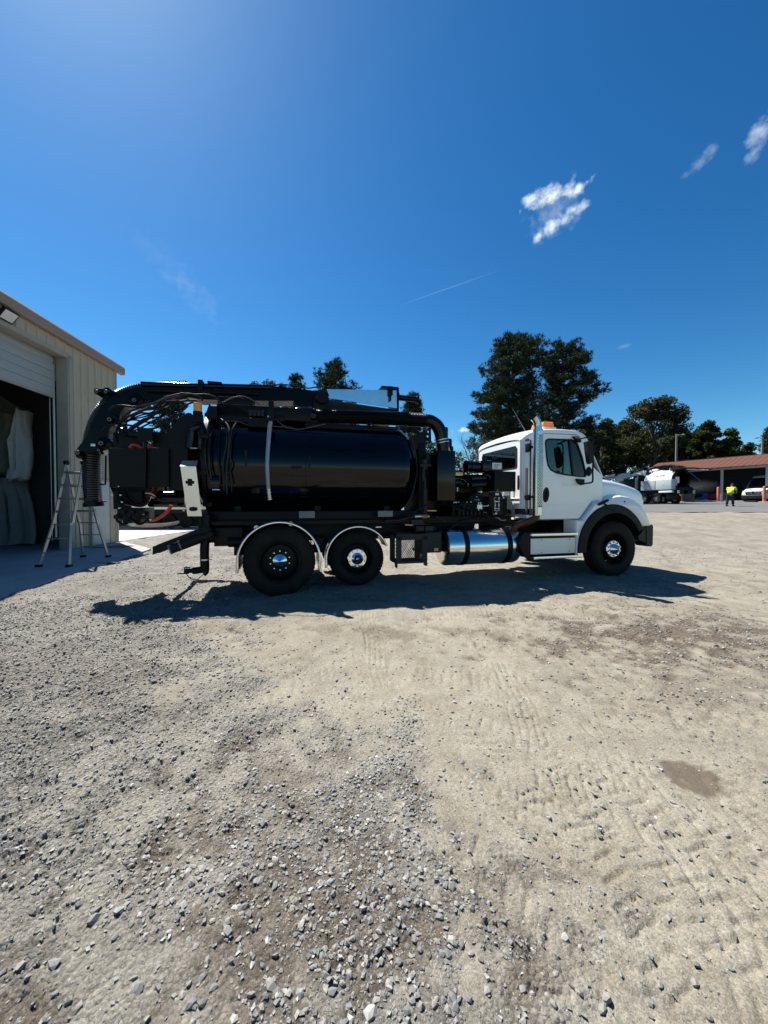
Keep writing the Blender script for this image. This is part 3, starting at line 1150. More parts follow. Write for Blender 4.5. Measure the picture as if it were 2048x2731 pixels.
# ---- tank
TZ, TR, TD = 1.975, .80, 1.2
m = MB()
prof = [(0, -1.34), (.30, -1.32), (.55, -1.26), (.72, -1.17), (TR, -1.06), (TR, -1.03), (TR + .045, -1.03), (TR + .045, -.97), (TR, -.97),
        (TR, .39), (TR + .004, .395), (TR + .004, .405), (TR, .41), (TR, 1.98), (TR - .004, 2.05), (TR - .03, 2.13), (TR - .10, 2.22), (.52, 2.31), (.3, 2.36), (0, 2.38)]
m.lathe(prof, (0, TD, TZ), 'x', 96)
m.build('debris_tank', M['black_gloss'], truck, 30)
m = MB()                                                   # rear door ring and clamps
m.lathe([(TR + .05, -1.10), (TR + .085, -1.10), (TR + .085, -1.04), (TR + .05, -1.04)], (0, TD, TZ), 'x', 64)
for k in range(10):
    a = R(36 * k + 10)
    c = V(-1.06, TD + math.cos(a) * (TR + .07), TZ + math.sin(a) * (TR + .07))
    m.box(c - V(.07, .035, .035), c + V(.06, .035, .035), .01)
m.build('rear_door', M['black_satin'], truck)
m = MB()                                                   # front gusset with lightening holes
g_ = poly(zD, [(60, 270), (380, 100), (385, 330), (120, 450)], .75)
hl = []
for x, y in ((338, 175), (333, 243), (331, 318)):
    q = T(*zD(x, y), .75)
    hl.append(arc(q.x, q.z, .02, 0, 345, 10))
m.plate(g_, hl, SIDE, .74, .76)
m.build('gusset_plate', M['black_satin'], truck)
# seam/edge band and small handrail lines on the flank
m = MB()
m.tube(crv(path(zC, [(1280, 740), (1500, 780), (1659, 795)], .62) + path(zD, [(40, 180), (120, 330), (180, 700), (140, 960), (80, 1180), (0, 1320)], .55), 5), .012, 8)
m.build('conduit', M['hose'], truck)

for zf_, x0, y0, x1, y1 in ((zB, 960, 1105, 990, 1350), (zC, 350, 1190, 374, 1370), (zC, 92, 1338, 252, 1390)):
    a, b = T(*zf_(x0, y0), .42), T(*zf_(x1, y1), .42)
    m = MB(); m.box((min(a.x, b.x), .385, b.z), (max(a.x, b.x), .44, a.z), .008)
    m.build('tank_dark_mark', M['black_rubber'], truck)  # small dark plate on the tank flank
# ---- clear sight tube with fittings
m = MB()
m.tube(crv(path(zB, [(1335, 690), (1312, 900), (1290, 1200), (1288, 1400), (1305, 1690)], [.36, .34, .33, .33, .38]), 8), .031, 14)
st = m.build('sight_tube', M['clear_hose'], truck)
m = MB()
a, b = T(*zB(1305, 1680), .38), T(*zB(1325, 1845), .40)
for k in range(7):
    t0, t1 = k / 7, (k + .78) / 7
    m.cyl(a.lerp(b, t0), a.lerp(b, t1), (.034, .030, .037, .028, .036, .030, .037)[k], 12)
m.build('hose_fitting', M['zinc'], st)
m = MB()
p0 = T(*zB(1340, 690), .40)
m.box(p0 + V(-.05, -.05, 0), p0 + V(.05, .2, .06), .01)
m.box(p0 + V(-.035, 0, .05), p0 + V(.045, .08, .32), .01)
m.build('tube_bracket', M['black_satin'], st)

# ---- hydraulic hoses that drape over the flank
m = MB()
flank = [([(440, 680), (400, 900), (370, 1050), (380, 1300), (420, 1540)], .30), ([(500, 800), (450, 900), (430, 1150), (440, 1350), (460, 1530)], .28),
         ([(600, 800), (575, 950), (570, 1300), (590, 1610)], .33), ([(550, 710), (660, 780), (690, 880), (680, 1050), (640, 1250), (630, 1400), (650, 1700)], .31),
         ([(600, 650), (700, 740), (730, 880), (715, 1150), (690, 1350), (690, 1740)], .29), ([(800, 730), (760, 900), (720, 1150), (770, 1300), (740, 1420), (690, 1480), (700, 1750)], .30),
         ([(830, 700), (770, 820), (750, 1050), (740, 1380), (760, 1720)], .33), ([(470, 640), (420, 780), (410, 1100), (420, 1420)], .36)]
for pts, d in flank:
    ds = [d + .22 * max(0, 1 - i / 2) for i in range(len(pts))]
    m.tube(crv(path(zB, pts, ds), 6), .011 + .004 * (d < .3), 8)
m.build_each('hydraulic_hose', M['hose'], truck)
m = MB()
for pts in ([(600, 690), (830, 680), (1000, 735), (1200, 750), (1659, 770)], [(1400, 640), (1520, 740), (1659, 790)], [(620, 410), (800, 330), (950, 320), (1100, 390), (1180, 440)]):
    m.tube(crv(path(zB, pts, .66), 6), .009, 8)
m.tube(crv(path(zC, [(0, 770), (200, 800), (380, 770), (600, 720)], .62), 6), .010, 8)
m.build_each('hydraulic_hose', M['brown_hose'], truck)

# ---- things along the crown of the tank: valve bank, manifolds, boxes
m = MB()
a, b = T(*zB(1020, 600), .62), T(*zB(1250, 530), .62)
for k in range(4):
    u = a.x + (b.x - a.x) * k / 4
    m.box((u, .60, a.z), (u + (b.x - a.x) * .21, .72, b.z), .006)
m.build('valve_bank', M['grey_plastic'], truck)
m = MB()
q = poly(zB, [(380, 560), (430, 430), (540, 440), (545, 640), (440, 660)], .6)
m.prism(q, SIDE, .6, .72)
q = poly(zB, [(540, 500), (700, 450), (860, 480), (1000, 560), (1250, 600), (1250, 700), (900, 690), (560, 680)], .7)
m.prism(q, SIDE, .72, 1.5)
m.box(T(*zB(1400, 680), .7), T(*zB(1540, 600), .7) + V(0, .3, 0), .01)
m.prism(poly(zB, [(1000, 640), (1290, 640), (1290, 780), (1000, 760)], .6), SIDE, .58, .8)
m.box(T(*zC(300, 810), .75), T(*zC(1659, 765), .75) + V(0, .5, 0), .01)
m.box((-1.0, .72, 2.72), (.5, 1.5, 2.93), .02)
m.box((-.95, .80, 2.93), (-.42, 1.4, 3.06), .02)
m.box((.22, .78, 2.72), (.62, 1.4, 2.95), .02)
m.build_each('top_manifold', M['black_satin'], truck)
for a, b in (((450, 455), (540, 425)), ((1020, 650), (1060, 630)), ((1290, 620), (1370, 600))):
    m = MB(); m.box(T(*zB(*a), .585), T(*zB(*b), .585) + V(0, .02, 0), .003)
    m.build('fitting', M['zinc'], truck)
m = MB()
m.cyl(T(*zB(262, 545), .5), T(*zB(262, 425), .5), .058, 20)
m.lathe([(.058, 0), (.05, .012), (.0, .018)], T(*zB(262, 425), .5), 'z', 20)
bc = m.build('beacon', M['amber_lens'], truck)
m = MB()
m.cyl(T(*zB(262, 590), .5), T(*zB(262, 545), .5), .066, 20)
m.prism(poly(zB, [(120, 600), (330, 580), (340, 700), (230, 760), (100, 830)], .5), SIDE, .47, .56)
m.build('beacon_mount', M['black_satin'], bc)

# ---- boom
m = MB()
q = poly(zA, [(20, 1090), (180, 890), (230, 720), (300, 580), (380, 450), (470, 370), (600, 285), (760, 215), (900, 182), (1050, 178), (1300, 180), (1659, 188),
              (1659, 262), (1300, 300), (1292, 408), (1095, 410), (1062, 342), (1010, 342), (1042, 415), (960, 442), (900, 448), (725, 470), (665, 560), (652, 640), (575, 700), (545, 745), (505, 800),
              (482, 880), (482, 960), (520, 1000), (482, 1062), (440, 1112), (330, 1130), (130, 1165), (100, 1222), (40, 1228), (5, 1205), (2, 1140)], 1.04)
m.prism(q, SIDE, 1.05, 1.34)
m.build('boom_elbow', M['boom_paint'], truck, 25)
m = MB()
q = poly(zA, [(285, 235), (305, 203), (330, 205), (420, 213), (455, 193), (505, 193), (560, 238), (625, 258), (565, 305), (460, 380), (380, 325), (300, 275)], 1.1)
m.prism(q, SIDE, 1.08, 1.3)
m.build('boom_lug', M['boom_paint'], truck, 25)
# pins
M['pin'] = mat('greased pin', (.24, .24, .24), .35, metal=.8)
m = MB(); rg_ = MB()
for x, y, r_ in ((882, 377, .045), (462, 255, .035), (325, 253, .035), (45, 1150, .04), (390, 1012, .05), (355, 1112, .03), (378, 1150, .022), (515, 660, .045)):
    c = T(*zA(x, y), 1.0)
    m.lathe([(0, -.01), (r_ * .5, -.012), (r_ * .9, -.02), (r_, -.015), (r_, .06)], c, 'y', 18)
    rg_.lathe([(r_ * .34, -.022), (r_ * .42, -.026), (r_ * .56, -.026), (r_ * .62, -.016)], c, 'y', 18)
m.build_each('pivot_pin', M['black_satin'], truck)
rg_.build_each('pin_ring', M['pin'], truck)
m = MB()
for x, y, r_ in ((900, 370, .10), (560, 655, .085), (430, 1010, .10)):
    c = T(*zA(x, y), 1.03)
    m.lathe([(0, -.01), (r_ * .8, -.012), (r_, 0), (r_, .30)], c, 'y', 26)
m.build_each('pivot_boss', M['boom_paint'], truck)
# cylinder behind the elbow
m = MB()
m.cyl(T(*zA(430, 1000), 1.2), T(*zA(560, 660), 1.2), .045, 14)
m.cyl(T(*zA(540, 1080), 1.2), T(*zA(480, 980), 1.2), .07, 14)
m.box(T(*zA(560, 1075), 1.0), T(*zA(640, 850), 1.0) + V(0, .3, 0), .01)
m.box(T(*zA(640, 960), .95), T(*zA(700, 720), .95) + V(0, .2, 0), .01)
m.build('lift_cylinder', M['black_satin'], truck)
# main beam
m = MB()
top = [(-1.95, 3.30), (-.12, 3.345), (.05, 3.375), (.62, 3.33), (.78, 3.37), (1.95, 3.42)]
q = [(-1.95, 3.20), (-1.0, 3.235), (-.16, 3.29), (-.12, 3.35), (.0, 3.36), (.25, 3.345), (.55, 3.335), (.72, 3.36), (.80, 3.20), (.62, 3.05), (.30, 3.04), (.22, 3.13), (-.2, 3.10), (-1.0, 3.06), (-1.25, 3.05), (-1.6, 3.10), (-1.95, 3.13)]
m.prism(q, SIDE, 1.04, 1.40)
m.build('boom_beam', M['boom_paint'], truck, 25)
m = MB()
m.tube([V(-2.1, 1.1, 3.245), V(-1.4, 1.1, 3.275), V(-.12, 1.1, 3.35)], .045, 14)
m.build('boom_pipe', M['black_gloss'], truck)
m = MB()
m.tube([V(-2.0, 1.02, 3.13), V(-1.2, 1.02, 3.17), V(-.35, 1.02, 3.2)], .03, 10)
m.box((-1.27, 1.0, 3.1), (-1.2, 1.36, 3.36), .008)
m.box((-1.14, 1.05, 3.33), (-.92, 1.3, 3.365), .012)
m.cyl((.7, .84, 3.185), (.7, 1.5, 3.185), .105, 28)
m.box((.55, .95, 2.98), (.78, 1.4, 3.2), .01)
m.prism([(.62, 3.0), (.82, 3.175), (2.04, 3.085), (2.06, 2.98), (2.02, 2.86), (.8, 2.9)], SIDE, .98, 1.42)
m.tube(crv([V(-.1, .98, 3.36), V(.15, .97, 3.375), V(.45, .97, 3.345), V(.68, .97, 3.39), V(1.0, .97, 3.375)], 6), .012, 8)
m.build('boom_fitting', M['black_satin'], truck)
m = MB()
m.plate([(.78, 3.335), (2.035, 3.41), (2.04, 3.09), (.84, 3.18)], [], SIDE, .90, .92)
m.build('mirror_panel', mat('mirror polished sheet', (.70, .71, .72), .20, metal=1.0, var=.05, rvar=.06, bump=.03, bscale=2.2), truck)
m = MB()
m.box((2.03, .92, 2.95), (2.09, 1.45, 3.46), .008)
m.box((1.74, .84, 3.425), (2.06, 1.4, 3.455), .008)
m.box((1.87, .84, 3.30), (1.95, .90, 3.46), .008); m.box((1.89, .84, 3.20), (1.92, .89, 3.31), .006)
m.cyl((2.09, 1.2, 3.375), (2.52, 1.2, 3.365), .055, 20); m.cyl((2.52, 1.2, 3.365), (2.56, 1.2, 3.365), .075, 20); m.cyl((2.06, 1.2, 3.39), (2.16, 1.2, 3.39), .085, 18)
m.build('boom_rest', M['black_satin'], truck)


def corrugated(pts, r, pitch, depth, seg=20):
    pts = crv(pts, 10)
    # resample by length
    L = [0]
    for i in range(1, len(pts)):
        L.append(L[-1] + (pts[i] - pts[i - 1]).length)
    n = max(4, int(L[-1] / (pitch / 2)))
    out, rr = [], []
    j = 0
    for i in range(n + 1):
        s = L[-1] * i / n
        while j < len(L) - 2 and L[j + 1] < s:
            j += 1
        t = (s - L[j]) / max(1e-9, L[j + 1] - L[j])
        out.append(pts[j].lerp(pts[j + 1], t)); rr.append(r + (depth if i % 2 else 0))
    mm = MB()
    mm.tube(out, rr, seg)
    return mm


# suction hose over the elbow, then hanging down at the back
mm = corrugated(path(zA, [(1659, 172), (1300, 178), (1000, 200), (760, 262), (560, 365), (400, 510), (300, 690), (240, 880), (225, 1000)], 1.2), .085, .030, .012)
mm.build('suction_hose', M['brown_hose'], truck, 30)
mm = corrugated(path(zA, [(250, 1100), (245, 1300), (248, 1550), (262, 1750), (278, 1930)], 1.2), .112, .036, .012, 24)
mm.build('drop_hose', M['ribbed_hose'], truck, 30)
m = MB()
a, b = T(*zA(272, 1880), 1.2), T(*zA(279, 1940), 1.2)
m.cyl(a, b, .133, 26)
m.build('hose_collar', M['black_satin'], truck)
m = MB()
m.tube(crv(path(zA, [(455, 1190), (452, 1400), (448, 1590), (430, 1612), (365, 1613)], 1.1), 4), .013, 8)
m.tube(path(zA, [(370, 1865), (470, 1872)], 1.1), .008, 6)
m.build_each('hose_guide', M['black_satin'], truck)
m = MB(); m.box(T(*zA(230, 1050), 1.02), T(*zA(298, 1012), 1.02) + V(0, .02, 0), .004)
m.build('name_plate', M['zinc'], truck)

# hydraulic hoses from elbow to tank
m = MB()
runs = [[(500, 520), (560, 465), (680, 450), (850, 470), (960, 465), (1150, 420), (1400, 340), (1659, 290)],
        [(680, 690), (720, 620), (850, 520), (1000, 470), (1200, 400), (1350, 330), (1520, 285), (1659, 280)],
        [(700, 690), (800, 610), (950, 540), (1150, 480), (1300, 400), (1500, 385), (1659, 380)],
        [(750, 850), (850, 750), (1000, 670), (1150, 590), (1280, 480), (1400, 390), (1659, 300)],
        [(820, 820), (950, 730), (1080, 650), (1200, 560), (1320, 450), (1450, 370), (1659, 330)],
        [(730, 735), (850, 750), (1000, 790), (1150, 790), (1300, 740), (1400, 690), (1550, 560), (1659, 460)],
        [(780, 670), (900, 665), (1050, 695), (1200, 695), (1330, 670), (1450, 590), (1659, 440)],
        [(760, 680), (900, 640), (1050, 605), (1200, 560), (1300, 470)], [(720, 740), (780, 850), (740, 880), (700, 820)],
        [(690, 700), (640, 760), (600, 900), (640, 1040)], [(740, 760), (770, 830), (750, 900), (700, 860), (690, 780)], [(380, 830), (440, 760), (520, 735), (600, 760)]]
for k, pts in enumerate(runs):
    d0 = .85 + .07 * (k % 5)
    ds = [d0 - .2 * (i / (len(pts) - 1)) for i in range(len(pts))]
    m.tube(crv(path(zA, pts, ds), 6), (.016, .014, .017, .013, .018, .015, .012, .008, .013, .015, .012, .009)[k], 8)
rdh = random.Random(4)
for k in range(9):
    x0, y0 = rdh.uniform(560, 800), rdh.uniform(650, 900); x1, y1 = rdh.uniform(1350, 1659), rdh.uniform(300, 480)
    pts = [(x0, y0), (x0 + (x1 - x0) * .3, y0 + (y1 - y0) * .3 + rdh.uniform(-90, 60)), (x0 + (x1 - x0) * .65, y0 + (y1 - y0) * .6 + rdh.uniform(-20, 110)), (x1, y1)]
    m.tube(crv(path(zA, pts, rdh.uniform(.95, 1.35)), 7), rdh.uniform(.009, .016), 7)
m.build_each('hydraulic_hose', M['hose'], truck)
m = MB()
runs = [[(0, 285), (150, 280), (300, 330), (330, 380)], [(0, 270), (200, 290), (400, 290), (520, 330), (600, 410)], [(0, 390), (150, 370), (260, 380)], [(0, 500), (120, 430), (200, 400)]]
for k, pts in enumerate(runs):
    m.tube(crv(path(zB, pts, .66), 6), .014, 8)
m.build_each('hydraulic_hose', M['hose'], truck)

# ---- big corrugated air hose above the tank
a, b = T(*zC(450, 607), .84), T(*zC(1659, 645), .84)
mm = corrugated([a, a.lerp(b, .5) + V(0, 0, .006), b, T(1135, 1122, .86)], .106, .030, .022, 28)
mm.build('air_hose', M['ribbed_hose'], truck, 25)
m = MB()
m.tube(crv([T(*zC(450, 607), .84) + V(.01, 0, 0), V(.42, .85, 2.875), V(.28, .88, 2.86), V(.2, .98, 2.8), V(.17, 1.0, 2.68), V(.17, 1.0, 2.55)], 6), .118, 26)
m.cyl((.17, 1.0, 2.66), (.17, 1.0, 2.72), .135, 26)
e0 = T(1135, 1122, .86)
m.tube(crv([e0 + V(-.02, 0, 0), e0 + V(.1, 0, -.01), e0 + V(.22, 0, -.08), e0 + V(.29, 0, -.2), e0 + V(.33, 0, -.36), e0 + V(.36, 0, -.56), e0 + V(.36, 0, -.75)], 6), .12, 26)
m.box(T(*zC(1230, 720), .8), T(*zC(1285, 600), .8) + V(0, .2, 0), .006)
m.build_each('air_pipe', M['black_gloss'], truck)
m = MB()
for t in (0, .05):
    m.cyl(e0 + V(.325 + t * .1, 0, -.33 - t), e0 + V(.328 + t * .1, 0, -.345 - t), .128, 26)
m.build_each('hose_clamp', M['zinc'], truck)

# ---- filter housings behind the tank
m = MB()
a, b = T(*zD(478, 445), .3), T(*zD(742, 1190), .3)
m.box((a.x, .3, b.z), (b.x, .78, a.z), .012)
m.build('filter_box', M['black_gloss'], truck)
m = MB()
for x0, x1, yt, d in ((560, 632, 110, 1.0), (620, 690, 280, 1.0), (660, 712, 390, .9)):
    a, b = T(*zD(x0, yt), d), T(*zD(x1, yt), d)
    c = (a + b) / 2; r_ = (b.x - a.x) / 2
    m.cyl((c.x, d, 1.5), (c.x, d, c.z - .03), r_, 22); m.lathe([(r_, 0), (r_ * .8, .03), (0, .035)], (c.x, d, c.z - .03), 'z', 22)
m.box(T(*zD(245, 1300), .7), T(*zD(440, 640), .7) + V(0, .5, 0), .01)
m.box((2.40, .72, 1.1), (2.52, 1.6, 2.45), .01)
m.box((2.36, .5, 1.02), (4.15, 1.9, 1.14), .01)
m.build('filter_stack', M['black_satin'], truck)
m = MB()
c = T(*zD(295, 1100), .45)
m.cyl((c.x, .45, 1.18), (c.x, .45, 1.62), .045, 18)
m.cyl((c.x, .45, 1.62), (c.x, .45, 1.82), .022, 12)
m.cyl((c.x, .47, 1.95), (c.x, .47, 2.12), .06, 16)
m.cyl((c.x - .02, .47, 1.76), (c.x - .02, .47, 1.95), .035, 12)
m.box((c.x - .1, .4, 2.0), (c.x + .1, .5, 2.04), .005)
m.build('water_cylinder', M['grey_plastic'], truck)

# ---- auxiliary engine between tank and cab
m = MB()
m.box((3.25, .42, 1.16), (4.02, 1.75, 1.5), .02)
m.box((2.95, .5, 1.14), (4.0, 1.7, 1.32), .015)
m.box((2.95, .62, 1.55), (3.5, 1.7, 1.74), .03)
for k in range(7):                                         # ribbed engine flank
    u = 3.0 + k * .078
    m.box((u, .36, 1.15), (u + .045, .5, 1.24), .008); m.box((u + .1, .38, 1.26), (u + .155, .5, 1.37), .01)
m.box((2.93, 1.0, 1.15), (4.02, 1.72, 1.93), .03)
m.box((2.4, .95, 1.15), (2.95, 1.6, 1.9), .02)
m.build_each('engine_block', M['black_satin'], truck)
m = MB()
a, b = T(*zH(440, 250), .3), T(*zH(860, 520), .3)
zc = (a.z + b.z) / 2; r_ = (a.z - b.z) / 2
m.lathe([(0, 0), (.06, .005), (.11, .03), (r_, .10), (r_, b.x - a.x)], (a.x, .45, zc), 'x', 30)
m.cyl((a.x + .12, .45, zc), (a.x + .14, .45, zc), r_ + .01, 30)
m.box((b.x - .03, .32, b.z), (T(*zH(1270, 500), .3).x, .8, T(*zH(1270, 260), .3).z), .02)
m.box((T(*zH(1270, 300), .3).x, .5, b.z), (T(*zH(1460, 300), .3).x, .95, T(*zH(1460, 290), .3).z), .015)
for x, y in ((850, 205), (1110, 190)):
    q = T(*zH(x, y), .5)
    m.cyl(q - V(0, 0, .03), q + V(0, 0, .015), .045, 16); m.cyl(q + V(0, 0, .015), q + V(0, 0, .028), .025, 12)
m.build('air_cleaner', M['black_gloss'], truck)
m = MB()
for y, d in ((600, .35), (755, .33)):
    a, b = T(*zH(500, y + 10), d), T(*zH(850, y), d)
    m.cyl(a - V(0, 0, .06), b - V(0, 0, .06), .06, 18)
m.tube(crv([T(*zH(820, 640), .38), T(*zH(920, 610), .36), T(*zH(980, 660), .34), T(*zH(1010, 740), .36)], 5), .05, 14)
m.tube(crv([T(*zH(130, 800), .6), T(*zH(230, 790), .58), T(*zH(330, 840), .6), T(*zH(420, 900), .7)], 5), .07, 16)
m.build_each('intake_pipe', M['black_gloss'], truck)
m = MB()
a, b = T(*zH(1095, 520), .2), T(*zH(1615, 1020), .2)
m.box((a.x, .2, b.z), (b.x, .62, a.z), .008)
eb = m.build('control_box', M['black_satin'], truck)
m = MB()
for x, y in ((1175, 985), (1532, 985)):
    m.lathe([(0, -.004), (.006, -.003), (.007, .004)], T(*zH(x, y), .198), 'y', 8)
m.build('screw', M['zinc'], eb)
m = MB()
a, b = T(*zH(1042, 312), .31), T(*zH(1270, 480), .31)
m.box((a.x, .308, b.z), (b.x, .318, a.z), .002)
pl = m.build('placard', M['label_white'], truck)
m = MB()                                                   # too small to read in the photograph: one bold line, three thin ones
W_, H_ = b.x - a.x, a.z - b.z
x = a.x + W_ * .13
for k, wd in enumerate((.10, .05, .09, .11, .06, .10, .07, .1)):
    m.box((x, .3045, a.z - H_ * .37), (x + W_ * wd * .8, .3065, a.z - H_ * .26)); x += W_ * wd * 1.08
for k in range(4):
    zz = a.z - H_ * (.47 + .085 * k)
    m.box((a.x + W_ * .18, .3045, zz - H_ * .018), (a.x + W_ * (.62 - .05 * (k % 2)), .3065, zz + H_ * .012))
m.build('print', M['ink'], pl)
m = MB()
for yy in (.1, .9):
    m.lathe([(0, -.003), (.004, -.002), (.0045, .004)], (a.x + W_ / 2, .307, a.z - H_ * yy), 'y', 8)
m.build('rivet', M['ink'], pl)
# gauge panel with rows of knobs and labels
m = MB()
a, b = T(*zH(1040, 1035), .24), T(*zH(1285, 1600), .24)
m.box((a.x, .24, b.z), (b.x, .34, a.z), .006)
gp = m.build('gauge_panel', M['black_satin'], truck)
for x, y, r_ in ((1200, 1185, 20), (1110, 1357, 20), (1197, 1355, 20), (1105, 1440, 20), (1197, 1440, 18), (1150, 1440, 12), (1108, 1310, 12), (1197, 1310, 12), (1105, 1398, 12),
                 (1195, 1398, 12), (1105, 1487, 12), (1197, 1487, 12), (1150, 1495, 14), (1130, 1560, 24), (1080, 1575, 10), (1197, 1225, 12)):
    m = MB(); m.lathe([(0, -.010), (r_ / 9.217 / 140 * .9, -.009), (r_ / 9.217 / 140, .002)], T(*zH(x, y), .238), 'y', 12)
    m.build('knob', M['label_white'], gp)
m = MB()
c = T(*zH(1115, 1205), .235)
m.tube([c + V(math.cos(R(a_)) * .026, 0, math.sin(R(a_)) * .026) for a_ in range(60, 310, 20)], .006, 6)
m.build('gauge_ring', M['yellow'], gp)
for x0, y0, x1, y1 in ((1092, 1280, 1222, 1256), (1115, 1112, 1202, 1062), (1330, 1112, 1465, 1030), (1300, 1190, 1340, 1158)):
    m = MB(); m.box(T(*zH(x0, y0), .236), T(*zH(x1, y1), .236) + V(0, .004, 0), .001)
    m.build('label_plate', M['label_white'], gp)
m = MB()
m.tube(crv(path(zH, [(1250, 1065), (1275, 1045), (1310, 1080), (1315, 1110), (1280, 1100), (1262, 1075)], .232), 4), .006, 6)
m.build('sticker_ring', M['label_white'], gp)
m = MB()
q = poly(zH, [(1345, 1115), (1470, 1115), (1590, 1460), (1600, 1590), (1530, 1560), (1500, 1460), (1395, 1455)], .42)
m.prism(q, SIDE, .42, .46)
m.build('panel_bracket', M['grey_plate'], truck)
m = MB()
a, b = T(*zH(672, 1450), .3), T(*zH(795, 1335), .3)
m.box((a.x, .3, a.z), (b.x, .42, b.z), .008)
q = T(*zH(800, 1375), .32); m.cyl(q, q + V(.12, 0, 0), .012, 10)
for x, y in ((700, 1305), (750, 1305), (700, 1465), (775, 1440)):
    q = T(*zH(x, y), .33); m.cyl(q - V(0, 0, .015), q + V(0, 0, .015), .014, 8)
m.build('relief_valve', M['zinc'], truck)
m = MB()
for x, y, w_ in ((770, 1030, 22), (715, 1030, 12), (660, 1150, 10), (415, 1280, 10), (515, 1278, 12), (100, 1290, 12), (150, 1285, 14), (210, 1285, 10), (185, 935, 12), (185, 1000, 12), (390, 575, 16), (508, 590, 16)):
    q = T(*zH(x, y), .34); e = w_ / 9.217 / 145
    m.box(q - V(e, 0, e), q + V(e, .03, e), .002)
for p in ([(590, 1230), (680, 1220), (730, 1235)], [(830, 1520), (900, 1545)], [(1110, 1665), (1190, 1670), (1250, 1725), (1370, 1725)], [(185, 940), (185, 1000)]):
    m.tube(crv(path(zH, p, .36), 4), .009, 6)
m.build('fitting', M['zinc'], truck)
m = MB(); m.box(T(*zH(140, 630), .45), T(*zH(320, 545), .45) + V(0, .06, 0), .004)
m.build('data_plate', M['brass'], truck)
m = MB()
for k in range(14):
    p0 = T(*zH(60 + 70 * (k % 7), 1300 + 60 * (k // 7)), .42); p1 = p0 + V(random.uniform(.05, .4), random.uniform(-.05, .2), random.uniform(-.25, .1))
    m.tube(crv([p0, p0.lerp(p1, .4) + V(0, -.05, random.uniform(-.12, .05)), p1], 6), random.uniform(.008, .016), 7)
for p in ([(20, 1380), (120, 1330), (260, 1250)], [(230, 1780), (320, 1740), (520, 1700), (700, 1660)], [(640, 1340), (560, 1330), (480, 1400)], [(860, 1620), (930, 1640), (960, 1700), (900, 1760)], [(800, 1640), (830, 1700), (780, 1760)]):
    m.tube(crv(path(zH, p, .45), 5), .012, 8)
m.build_each('hydraulic_hose', M['hose'], truck)
# pump tube with blue-grey sleeve, brass ball valve
m = MB()
a, b = T(*zD(140, 1425), .3), T(*zD(222, 1420), .3)
m.cyl(a, b, .030, 14)
m.build('hose_fitting', M['zinc'], truck)
m = MB()
a, b = T(*zD(222, 1420), .3), T(*zD(355, 1422), .3)
m.cyl(a, b, .030, 14); m.cyl(a.lerp(b, .25), a.lerp(b, .75), .042, 8)
m.build('ball_valve', M['brass'], truck)
for p in (((330, 1338), (460, 1338)), ((0, 1545), (110, 1550))):
    m = MB(); m.bar(T(*zD(*p[0]), .28), T(*zD(*p[1]), .28), .03, .022, bev=.004)
    m.build('valve_handle', M['yellow'], truck)
m = MB()
m.tube(crv(path(zD, [(-300, 1490), (-100, 1480), (60, 1440), (145, 1425)], .3), 5), .028, 12)
m.tube(crv(path(zD, [(60, 1400), (180, 1330), (350, 1240)], .35), 4), .014, 8)
m.tube(path(zD, [(445, 1420), (600, 1500)], .3), .022, 10)
m.build_each('drain_hose', M['hose'], truck)
m = MB()
for x0 in (165, 300):
    m.box(T(*zD(x0, 1650), .3), T(*zD(x0 + 120, 1565), .3) + V(0, .2, 0), .01)
m.prism(poly(zD, [(90, 1480), (250, 1470), (300, 1545), (100, 1550)], .32), SIDE, .32, .5)
m.build_each('battery_box', M['grey_plastic'], truck)

# ---- mesh sided tool cage
c0, c1 = V(1.80, .12, .39), V(2.33, .52, .87)
m = MB()
t_ = .035
for z in (c0.z, c1.z - t_):
    m.box((c0.x, c0.y, z), (c1.x, c0.y + t_, z + t_), .004); m.box((c0.x, c1.y - t_, z), (c1.x, c1.y, z + t_), .004)
    m.box((c0.x, c0.y + t_, z), (c0.x + t_, c1.y - t_, z + t_)); m.box((c1.x - t_, c0.y + t_, z), (c1.x, c1.y - t_, z + t_))
for x in (c0.x, c1.x - .085):
    m.box((x, c0.y, c0.z + t_), (x + .085, c0.y + t_, c1.z - t_)); m.box((x, c1.y - t_, c0.z + t_), (x + .085, c1.y, c1.z - t_))
m.box((c0.x, c0.y, c0.z - .06), (c0.x + .02, c0.y + .1, c0.z)); m.box((c1.x - .03, c0.y, c0.z - .05), (c1.x, c0.y + .1, c0.z))
m.box((c0.x, c0.y, c1.z - .10), (c1.x, c0.y + .02, c1.z - t_ + .002))
cg = m.build('tool_cage', M['grey_plastic'], truck)
m = MB()


def lattice(m, org, eu, ev, nu, nv, w, h, dirn):
    for i in range(-nv, nu + nv):
        for sg in (1, -1):
            # diagonal lines clipped to the rectangle
            u0 = i * w / nu
            p = []
            for k in range(2):
                pass
            du = h * .62
            a0, a1 = (u0, 0.0), (u0 + sg * du, h)
            pts = []
            for t in (0, 1):
                pts.append((a0[0] + (a1[0] - a0[0]) * t, a0[1] + (a1[1] - a0[1]) * t))
            (x0, y0), (x1, y1) = pts
            if x1 == x0:
                continue
            lo, hi = 0.0, 1.0
            ta, tb = (0 - x0) / (x1 - x0), (w - x0) / (x1 - x0)
            lo = max(lo, min(ta, tb)); hi = min(hi, max(ta, tb))
            if hi - lo < .03:
                continue
            A = org + eu * (x0 + (x1 - x0) * lo) + ev * (y0 + (y1 - y0) * lo)
            B = org + eu * (x0 + (x1 - x0) * hi) + ev * (y0 + (y1 - y0) * hi)
            m.bar(A + dirn * (.002 * sg), B + dirn * (.002 * sg), .004, .007, up=dirn)


